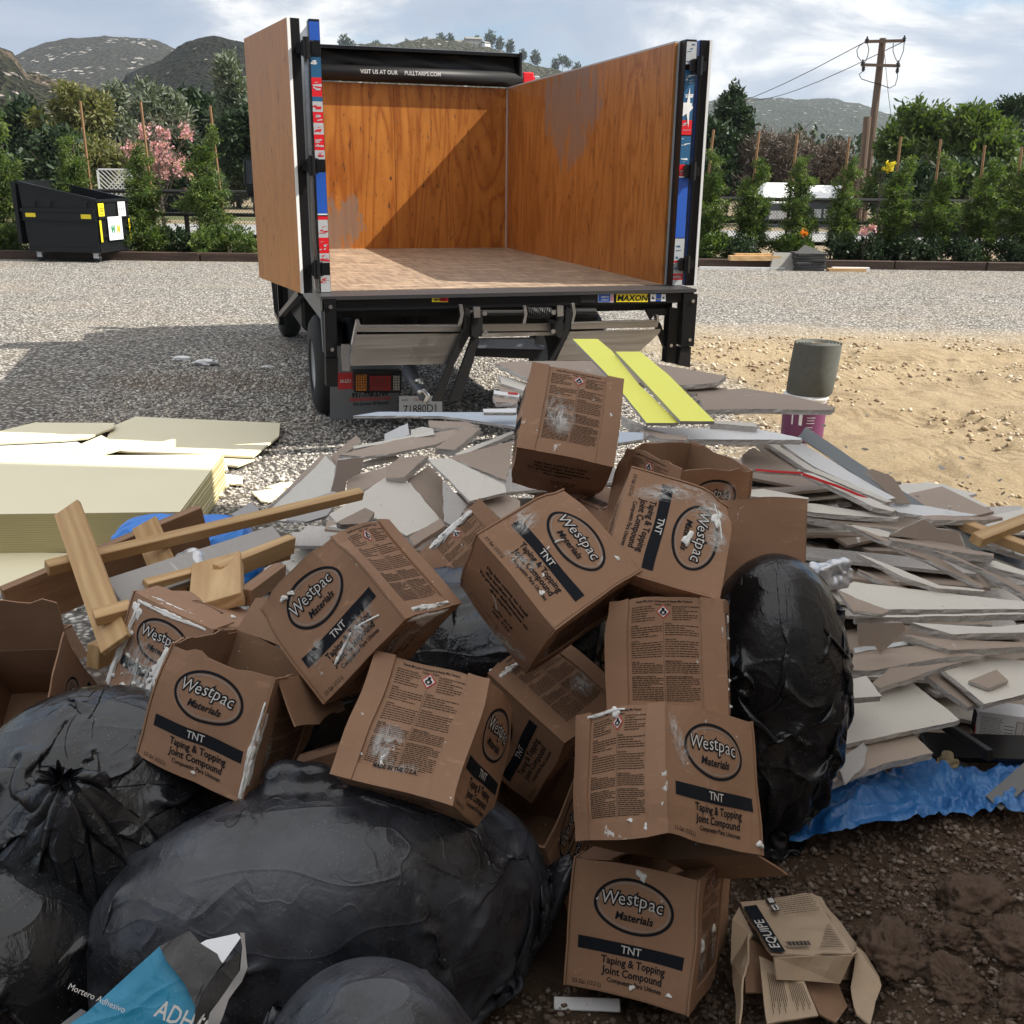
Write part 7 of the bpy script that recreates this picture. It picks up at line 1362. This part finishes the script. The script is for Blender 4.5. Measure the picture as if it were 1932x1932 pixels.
bag('blue_bag', 'bright blue plastic bag behind the lumber', tuple(at('d', 1260, 1040, y=3.75)-np.array([0, 0, .12])), (.30, .16, .16), 41, 'blue_bag', lumps=.06, folds=.02, fine=.006, fq=4, cat='plastic bag')
bag('plastic_wrap', 'crumpled clear wrap between the pine boards', tuple(at('d', 1370, 1330, y=3.0)), (.07, .06, .07), 43, 'foil', lumps=.15, folds=.06, fine=.02, fq=9, cat='plastic wrap', nu=120, nv=80)
bag('crumpled_paper', 'crumpled tan paper lying on the blue film', tuple(at('h', 1390, 1440, z=.05)), (.05, .04, .045), 47, 'crumple', lumps=.2, folds=.09, fine=.03, fq=12, cat='paper', nu=120, nv=80)
bag('snack_wrapper', 'red and clear candy wrapper in the gap above the tall bag', tuple(at('c', 600, 1740, y=3.05)), (.07, .04, .04), 49, 'foil', lumps=.2, folds=.08, fine=.03, fq=10, cat='wrapper', nu=120, nv=80)
# draped film: polygon subdivided and crumpled
def sheet(name, lab, t, pts, n, z=None, y=None, h=.03, fq=6, seed=1, mat='blue_sheet', cat='plastic film', lift=None, L=.022, parent=None, th=.0006, onground=False):
    n = unit(n); c = np.mean(np.array(pts, float), 0); p0 = at(t, c[0], c[1], z=z) if z is not None else at(t, c[0], c[1], y=y)
    W = np.array([onplane(t, u, v, p0, n) for u, v in pts]); bm = bmesh.new(); vs = [bm.verts.new(p-p0) for p in W]; bm.faces.new(vs); bmesh.ops.triangulate(bm, faces=bm.faces[:])
    for _ in range(9):
        e = [q for q in bm.edges if q.calc_length() > L]
        if not e: break
        bmesh.ops.subdivide_edges(bm, edges=e, cuts=1); bmesh.ops.triangulate(bm, faces=bm.faces[:])
    bm.verts.index_update(); V = np.array([v.co[:] for v in bm.verts]); F = np.array([[v.index for v in f.verts] for f in bm.faces]); bm.free()
    q = V+.08*np.stack([fbm(V*3+seed+k*5, seed+k, 2) for k in range(3)], -1); d = h*(.55*fbm(V*fq*.5, seed, 3)+.55*ridged(q*fq*.7, seed+3, 3)+.22*ridged(q*fq*2.2, seed+6, 2)); V = V+n*d[:, None]
    if onground: V[:, 2] = np.maximum(V[:, 2]+p0[2], ground_h(V[:, 0]+p0[0], V[:, 1]+p0[1])+.006)-p0[2]
    me = mkmesh(name, V, F, M[mat] if isinstance(mat, str) else mat, smooth=True); o = link(name, me, parent)
    if parent is None: o.location = p0; tag(o, lab, cat)
    else: o.matrix_world = Matrix.Translation(p0)
    return o
sheet('plastic_film', 'crumpled blue plastic film under the drywall on the right', 'l', [(510, 640), (520, 420), (560, 320), (900, 200), (1180, 150), (1330, 90), (1400, 180), (1560, 200), (1700, 190), (1850, 80), (1960, 60), (1960, 440), (1900, 455), (1800, 430), (1690, 445), (1500, 440), (1320, 490), (1150, 550), (900, 572), (700, 590)], U, z=.055, h=.055, fq=9, seed=4, onground=True, L=.014)
sk = thing('mortar_sack', 'opened blue and black adhesive sack with silver lining at the bottom left', 'sack', tuple(at('i', 950, 1750, y=1.22)))
def sack(nm, P, mat, n, y, h, seed):
    o = sheet(nm, None, 'i', P, n, y=y, h=h, fq=6, seed=seed, mat=mat, parent=sk, L=.015); mw = o.matrix_world.copy(); o.parent = None; o.parent = sk; o.matrix_parent_inverse = Matrix(); o.location = mw.translation-sk.location; return o
sn = (.25, -.62, .75)
sack('blue_panel', [(470, 1945), (600, 1855), (1100, 1398), (1150, 1500), (1270, 1650), (1348, 1800), (1335, 1945)], 'cyan', sn, 1.22, .010, 2)
sack('black_panel', [(1100, 1398), (1310, 1290), (1380, 1375), (1500, 1450), (1530, 1520), (1462, 1620), (1400, 1720), (1348, 1810), (1270, 1650), (1150, 1500)], 'sackblack', sn, 1.25, .010, 2)
sack('silver_lining', [(1375, 1375), (1420, 1345), (1635, 1300), (1660, 1330), (1610, 1400), (1535, 1510), (1490, 1450)], 'foil', (.1, -.5, .85), 1.30, .012, 5)
sack('side_gusset', [(1500, 1560), (1640, 1440), (1665, 1310), (1640, 1560), (1560, 1700), (1440, 1850), (1420, 1945), (1330, 1945), (1350, 1810), (1440, 1640)], 'sackblack', (.6, -.6, .5), 1.23, .008, 6)
sack('foil_edge', [(1635, 1300), (1670, 1302), (1690, 1540), (1655, 1640), (1570, 1760), (1500, 1945), (1415, 1945), (1440, 1850), (1560, 1690), (1640, 1560), (1655, 1400)], 'foil', (.6, -.6, .5), 1.20, .010, 7)
sack('grey_margin', [(405, 1945), (560, 1830), (600, 1850), (470, 1945)], 'flap_grey', sn, 1.21, .006, 8)
p0 = at('i', 1060, 1880, y=1.19); n_ = unit(sn); tx_ = unit(onplane('i', 1180, 1932, p0, n_)-p0); ty_ = np.cross(n_, tx_); P_s = P2(); P_s.text('ADHESIVE', .0, 0, .034, 3, .01, align='LEFT', sx=.8); P_s.text('Mortero Adhesivo', -.13, -.012, .012, 3, align='LEFT'); P_s.text('U', .075, -.008, .05, 3, .04)
me = P_s.mesh('lettering', p0-np.array(sk.location)+n_*.012, tx_, ty_, INKS, off=0); link('lettering', me, sk)
# ------------------------------------------------------------------ crushed tile carton at the lower right
cc = thing('crushed_carton', 'crushed pale carton with a black EQUIPE band standing on the soil', 'cardboard box', tuple(at('l', 560, 1300, y=1.85)*[1, 1, 0]))
cl_ = np.array(cc.location)
def cpan(nm, P, mats='kraft_pale', th=.004, seed=0):
    """board panel through the given world corners (4 or more), thick and slightly crumpled"""
    W = np.array(P)-cl_; n = unit(np.cross(W[1]-W[0], W[2]-W[0])); bm = bmesh.new(); bm.faces.new([bm.verts.new(p) for p in W]); bmesh.ops.triangulate(bm, faces=bm.faces[:])
    for _ in range(7):
        e = [q for q in bm.edges if q.calc_length() > .03]
        if not e: break
        bmesh.ops.subdivide_edges(bm, edges=e, cuts=1); bmesh.ops.triangulate(bm, faces=bm.faces[:])
    for v in bm.verts: q = np.array(v.co[:])[None]; v.co = v.co+Vector(n*float(.006*fbm(q*14+seed, seed, 2)[0]))
    me = bpy.data.meshes.new(nm); bm.to_mesh(me); bm.free(); me.materials.append(M[mats]); me.materials.append(M['kraft_pale']); o = link(nm, me, cc); s_ = o.modifiers.new('t', 'SOLIDIFY'); s_.thickness = th; s_.offset = -1; return o
def L_(u, v, y): return at('l', u, v, y=y)
cpan('top_panel', [L_(215, 975, 2.05), L_(655, 905, 2.15), L_(895, 1275, 1.86), L_(405, 1285, 1.80)], seed=1)
cpan('front_lip', [L_(415, 1283, 1.795), L_(898, 1275, 1.855), L_(815, 1445, 1.82), L_(440, 1425, 1.765)], seed=2)
cpan('side_lip', [L_(892, 1275, 1.86), L_(915, 1225, 1.93), L_(885, 1420, 1.93), L_(830, 1425, 1.84)], seed=3)
cpan('left_wall', [L_(210, 985, 2.04), L_(165, 1060, 1.98), L_(170, 1330, 1.86), L_(290, 1150, 1.92)], seed=4)
cpan('outer_flap', [L_(170, 1320, 1.86), L_(290, 1150, 1.88), L_(245, 1420, 1.74), L_(235, 1700, 1.66), L_(210, 1700, 1.68)], seed=5)
cpan('back_wall', [L_(655, 905, 2.155), L_(700, 935, 2.17), L_(960, 1260, 1.95), L_(910, 1290, 1.90), L_(700, 980, 2.10)], seed=6)
cpan('right_wall', [L_(915, 1230, 1.93), L_(975, 1270, 1.93), L_(1062, 1470, 1.84), L_(1005, 1700, 1.72), L_(920, 1640, 1.74), L_(880, 1480, 1.84)], seed=7)
cpan('inner_panel', [L_(330, 1290, 1.84), L_(590, 1420, 1.80), L_(690, 1640, 1.70), L_(380, 1700, 1.66)], seed=8)
cpan('inner_wall', [L_(600, 1420, 1.83), L_(800, 1450, 1.86), L_(850, 1600, 1.80), L_(780, 1700, 1.72), L_(690, 1640, 1.72)], 'kraft_in', seed=9)
cpan('inner_wall', [L_(240, 1160, 1.93), L_(420, 1290, 1.88), L_(350, 1500, 1.78), L_(250, 1500, 1.76)], 'kraft_in', seed=10)
q4 = [L_(u, v, y) for u, v, y in ((215, 975, 2.05), (655, 905, 2.15), (895, 1275, 1.86), (405, 1285, 1.80))]
def bil(a, b): return (q4[0]*(1-a)+q4[1]*a)*(1-b)+(q4[3]*(1-a)+q4[2]*a)*b
nq = unit(np.cross(q4[3]-q4[0], q4[1]-q4[0])); nq = nq if nq[2] > 0 else -nq
def onq(p, nm, mats, W=1., lift=.011):
    V = np.array(p.V); P = np.array([bil(x, 1-y) for x, y in V])+nq*(lift+.0008*np.array(p.L))[:, None]-cl_; link(nm, mkmesh(nm, P, p.F, mats, p.M), cc)
p = P2(); p.rect(.0, .0, .17, .88, 0, 0, 2, 12); p.text('EQUIPE', .135, .06, .17, 3, .01, .0, 'LEFT', .95, 1, math.pi/2)
r = random.Random(2)
for j in range(9):
    y = .93-.035*j; x = .45
    while x < .92: w = r.uniform(.02, .05); p.rect(x, y, x+w, y+.008, 4); x += w+.012
for j in range(14): y = .06+.026*j; p.rect(.62+.02*j, y, .93, y+.007, 4)
for j in range(18): p.rect(.24+.016*j, .10, .248+.016*j+.004*(j % 3), .17, 0)
p.rect(.33, .86, .43, .98, 0); p.rect(.345, .875, .415, .965, 3, 1); p.rect(.33, .72, .43, .84, 0); p.rect(.34, .73, .42, .83, 3, 1); p.rect(.37, .74, .39, .82, 0, 2)
onq(p, 'printed_band', INKS)
ip = [L_(330, 1290, 1.84), L_(590, 1420, 1.80), L_(690, 1640, 1.70), L_(380, 1700, 1.66)]; V = []; F = []; nI = unit(np.cross(ip[3]-ip[0], ip[1]-ip[0])); nI = nI if nI[1] < 0 else -nI
for j in range(20):
    if j in (9, 10): continue
    a = .12+.04*j; b0, b1 = .25, .9
    for (A1, B1) in ((b0, b1),):
        k = len(V)
        for aa, bb in ((a, A1), (a+.012, A1), (a+.012, B1-.1*(j % 3)), (a, B1-.1*(j % 3))): V.append((ip[0]*(1-aa)+ip[1]*aa)*(1-bb)+(ip[3]*(1-aa)+ip[2]*aa)*bb+nI*.009-cl_)
        F.append((k, k+1, k+2, k+3))
link('printed_text', mkmesh('printed_text', V, F, M['inkthin']), cc)
# ------------------------------------------------------------------ odds and ends
pb = at('P', 1511, 835, z=0); tb = thing('purple_tub', 'white rimmed tub with a purple label standing on the sand behind the heap', 'bucket', (pb[0], pb[1], 0)); q = MB(); q.lathe([(0, 0), (.135, 0), (.145, .02), (.152, .33), (.158, .335), (.158, .36), (.150, .365), (0, .365)], n=40); q.build('tub', M['white_paint'], tb, True)
q = MB(); q.lathe([(.1475, .03), (.1538, .31)], n=40); q.build('purple_label', M['purple'], tb, True)
q = MB()
for k, (a0, a1, z0, z1) in enumerate([(-2.05, -1.9, .16, .25), (-1.65, -1.35, .245, .253), (-1.7, -1.3, .215, .219), (-1.68, -1.35, .195, .199), (-1.7, -1.32, .175, .179), (-1.66, -1.4, .145, .149), (-1.72, -1.3, .115, .119), (-2.4, -2.33, .16, .27)]):
    n = 6
    for i in range(n):
        A0, A1 = a0+(a1-a0)*i/n, a0+(a1-a0)*(i+1)/n; f = lambda a, z: ((.1482+.0057*(z-.03)/.28+.0018)*math.cos(a), (.1482+.0057*(z-.03)/.28+.0018)*math.sin(a), z)
        q.add([f(A0, z0), f(A1, z0), f(A1, z1), f(A0, z1)], [(0, 1, 2, 3)])
q.build('label_print', M['white_paint'], tb)
pr_ = at('P', 1525, 752, y=pb[1]); rl = thing('felt_roll', 'standing roll of grey green felt on the purple tub', 'roll', (pr_[0], pb[1], .366)); q = MB()
sp2 = []; 
for k in range(140): a = k*.2; rr_ = .055+.105*k/139; sp2.append((rr_*math.cos(a), rr_*math.sin(a)))
V = []; F = []
hR = at('P', 1527, 645, y=pb[1])[2]-.366
for i, (x, y) in enumerate(sp2): V += [(x+0*.03, y, 0), (x+.03*1, y, hR), ]
for i in range(len(sp2)-1): F.append((2*i, 2*i+2, 2*i+3, 2*i+1))
me = mkmesh('felt', V, F, M['felt'], smooth=True); o = link('felt', me, rl); s_ = o.modifiers.new('t', 'SOLIDIFY'); s_.thickness = .004
q.lathe([(.152, 0), (.160, .01), (.166, hR*.5), (.163, hR-.004)], n=40); V2 = [(x+.03*z/hR, y, z) for x, y, z in q.V]; link('outer_wrap', mkmesh('outer_wrap', V2, q.F, M['felt'], smooth=True), rl)
q = MB(); q.lathe([(.05, 0), (.05, hR-.01), (.045, hR-.01), (.045, 0)], n=24); V2 = [(x+.03*z/hR, y, z) for x, y, z in q.V]; link('core', mkmesh('core', V2, q.F, M['kraft_pale']), rl)
# white printed box under the heap
B0 = at('h', 1590, 1250, y=2.95); wb = thing('white_box', 'small white printed box in the shadow under the right drywall', 'box', tuple(B0), -.25); q = MB(); q.box((0, 0, 0), (.15, .09, .11), bev=.002); q.build('carton', M['white_paint'], wb)
p = P2(); r = random.Random(8)
for j in range(14):
    y = .015+.006*j; x = .01
    while x < .07: w = r.uniform(.003, .008); p.rect(x, y, x+w, y+.0016, 0); x += w+.002
for j in range(5): p.rect(.08, .02+.012*j, .11, .022+.012*j, 0)
p.rect(.115, .02, .14, .09, 1); p.rect(.118, .023, .137, .087, 3, 1)
link('printed_text', p.mesh('printed_text', (0, 0, 0), (1, 0, 0), (0, 0, 1), INKS, off=.001), wb); q = MB(); q.add([(-.001, .08, .01), (-.001, .02, .01), (-.001, .02, .09), (-.001, .08, .09)], [(0, 1, 2, 3)]); q.build('barcode_patch', M['ink'], wb); q = MB(); q.add([(-.002, .018, .01), (-.002, .005, .01), (-.002, .005, .05), (-.002, .018, .05)], [(0, 1, 2, 3)]); q.build('red_patch', M['red_paint'], wb)
lumber('h', (1240, 1285), (1990, 1310), .10, .025, 'black_paint', 'long black grooved plastic trim lying under the right drywall', za=.09, zb=.09, name='plastic_trim', cat='trim'); lumber('h', (1380, 1135), (1700, 1350), .02, .035, 'black_steel', 'black plastic angle crossing the long trim', ya=2.85, yb=2.6, name='plastic_trim', cat='trim')
lumber('h', (1720, 1680), (1990, 1440), .055, .006, 'flap_grey', 'grey ribbed strap lying on the blue film', za=.09, zb=.12, up=(.2, -.5, 1), name='strap', cat='strap'); lumber('h', (1440, 1430), (1600, 1500), .06, .02, 'black_steel', 'short black ribbed offcut beside the tan paper', za=.06, zb=.06, name='plastic_trim', cat='trim')
# haze
hm = bpy.data.materials.new('haze'); hm.use_nodes = True; ht = hm.node_tree; ht.nodes.clear(); hv = ht.nodes.new('ShaderNodeVolumePrincipled'); hv.inputs['Color'].default_value = (.80, .87, .95, 1); hv.inputs['Density'].default_value = .00013; hv.inputs['Anisotropy'].default_value = .2
ho = ht.nodes.new('ShaderNodeOutputMaterial'); ht.links.new(hv.outputs[0], ho.inputs['Volume']); q = MB(); q.box((-3600, -260, -8), (3600, 4300, 420)); tag(q.build('haze', hm), kind='stuff')

for o in C.objects:
    if o.type == 'MESH' and not o.parent and not o.get('kind') and not o.get('label'): print('UNLABELLED', o.name)
print('objects', len(C.objects), 'polys', sum(len(o.data.polygons) for o in C.objects if o.type == 'MESH'))
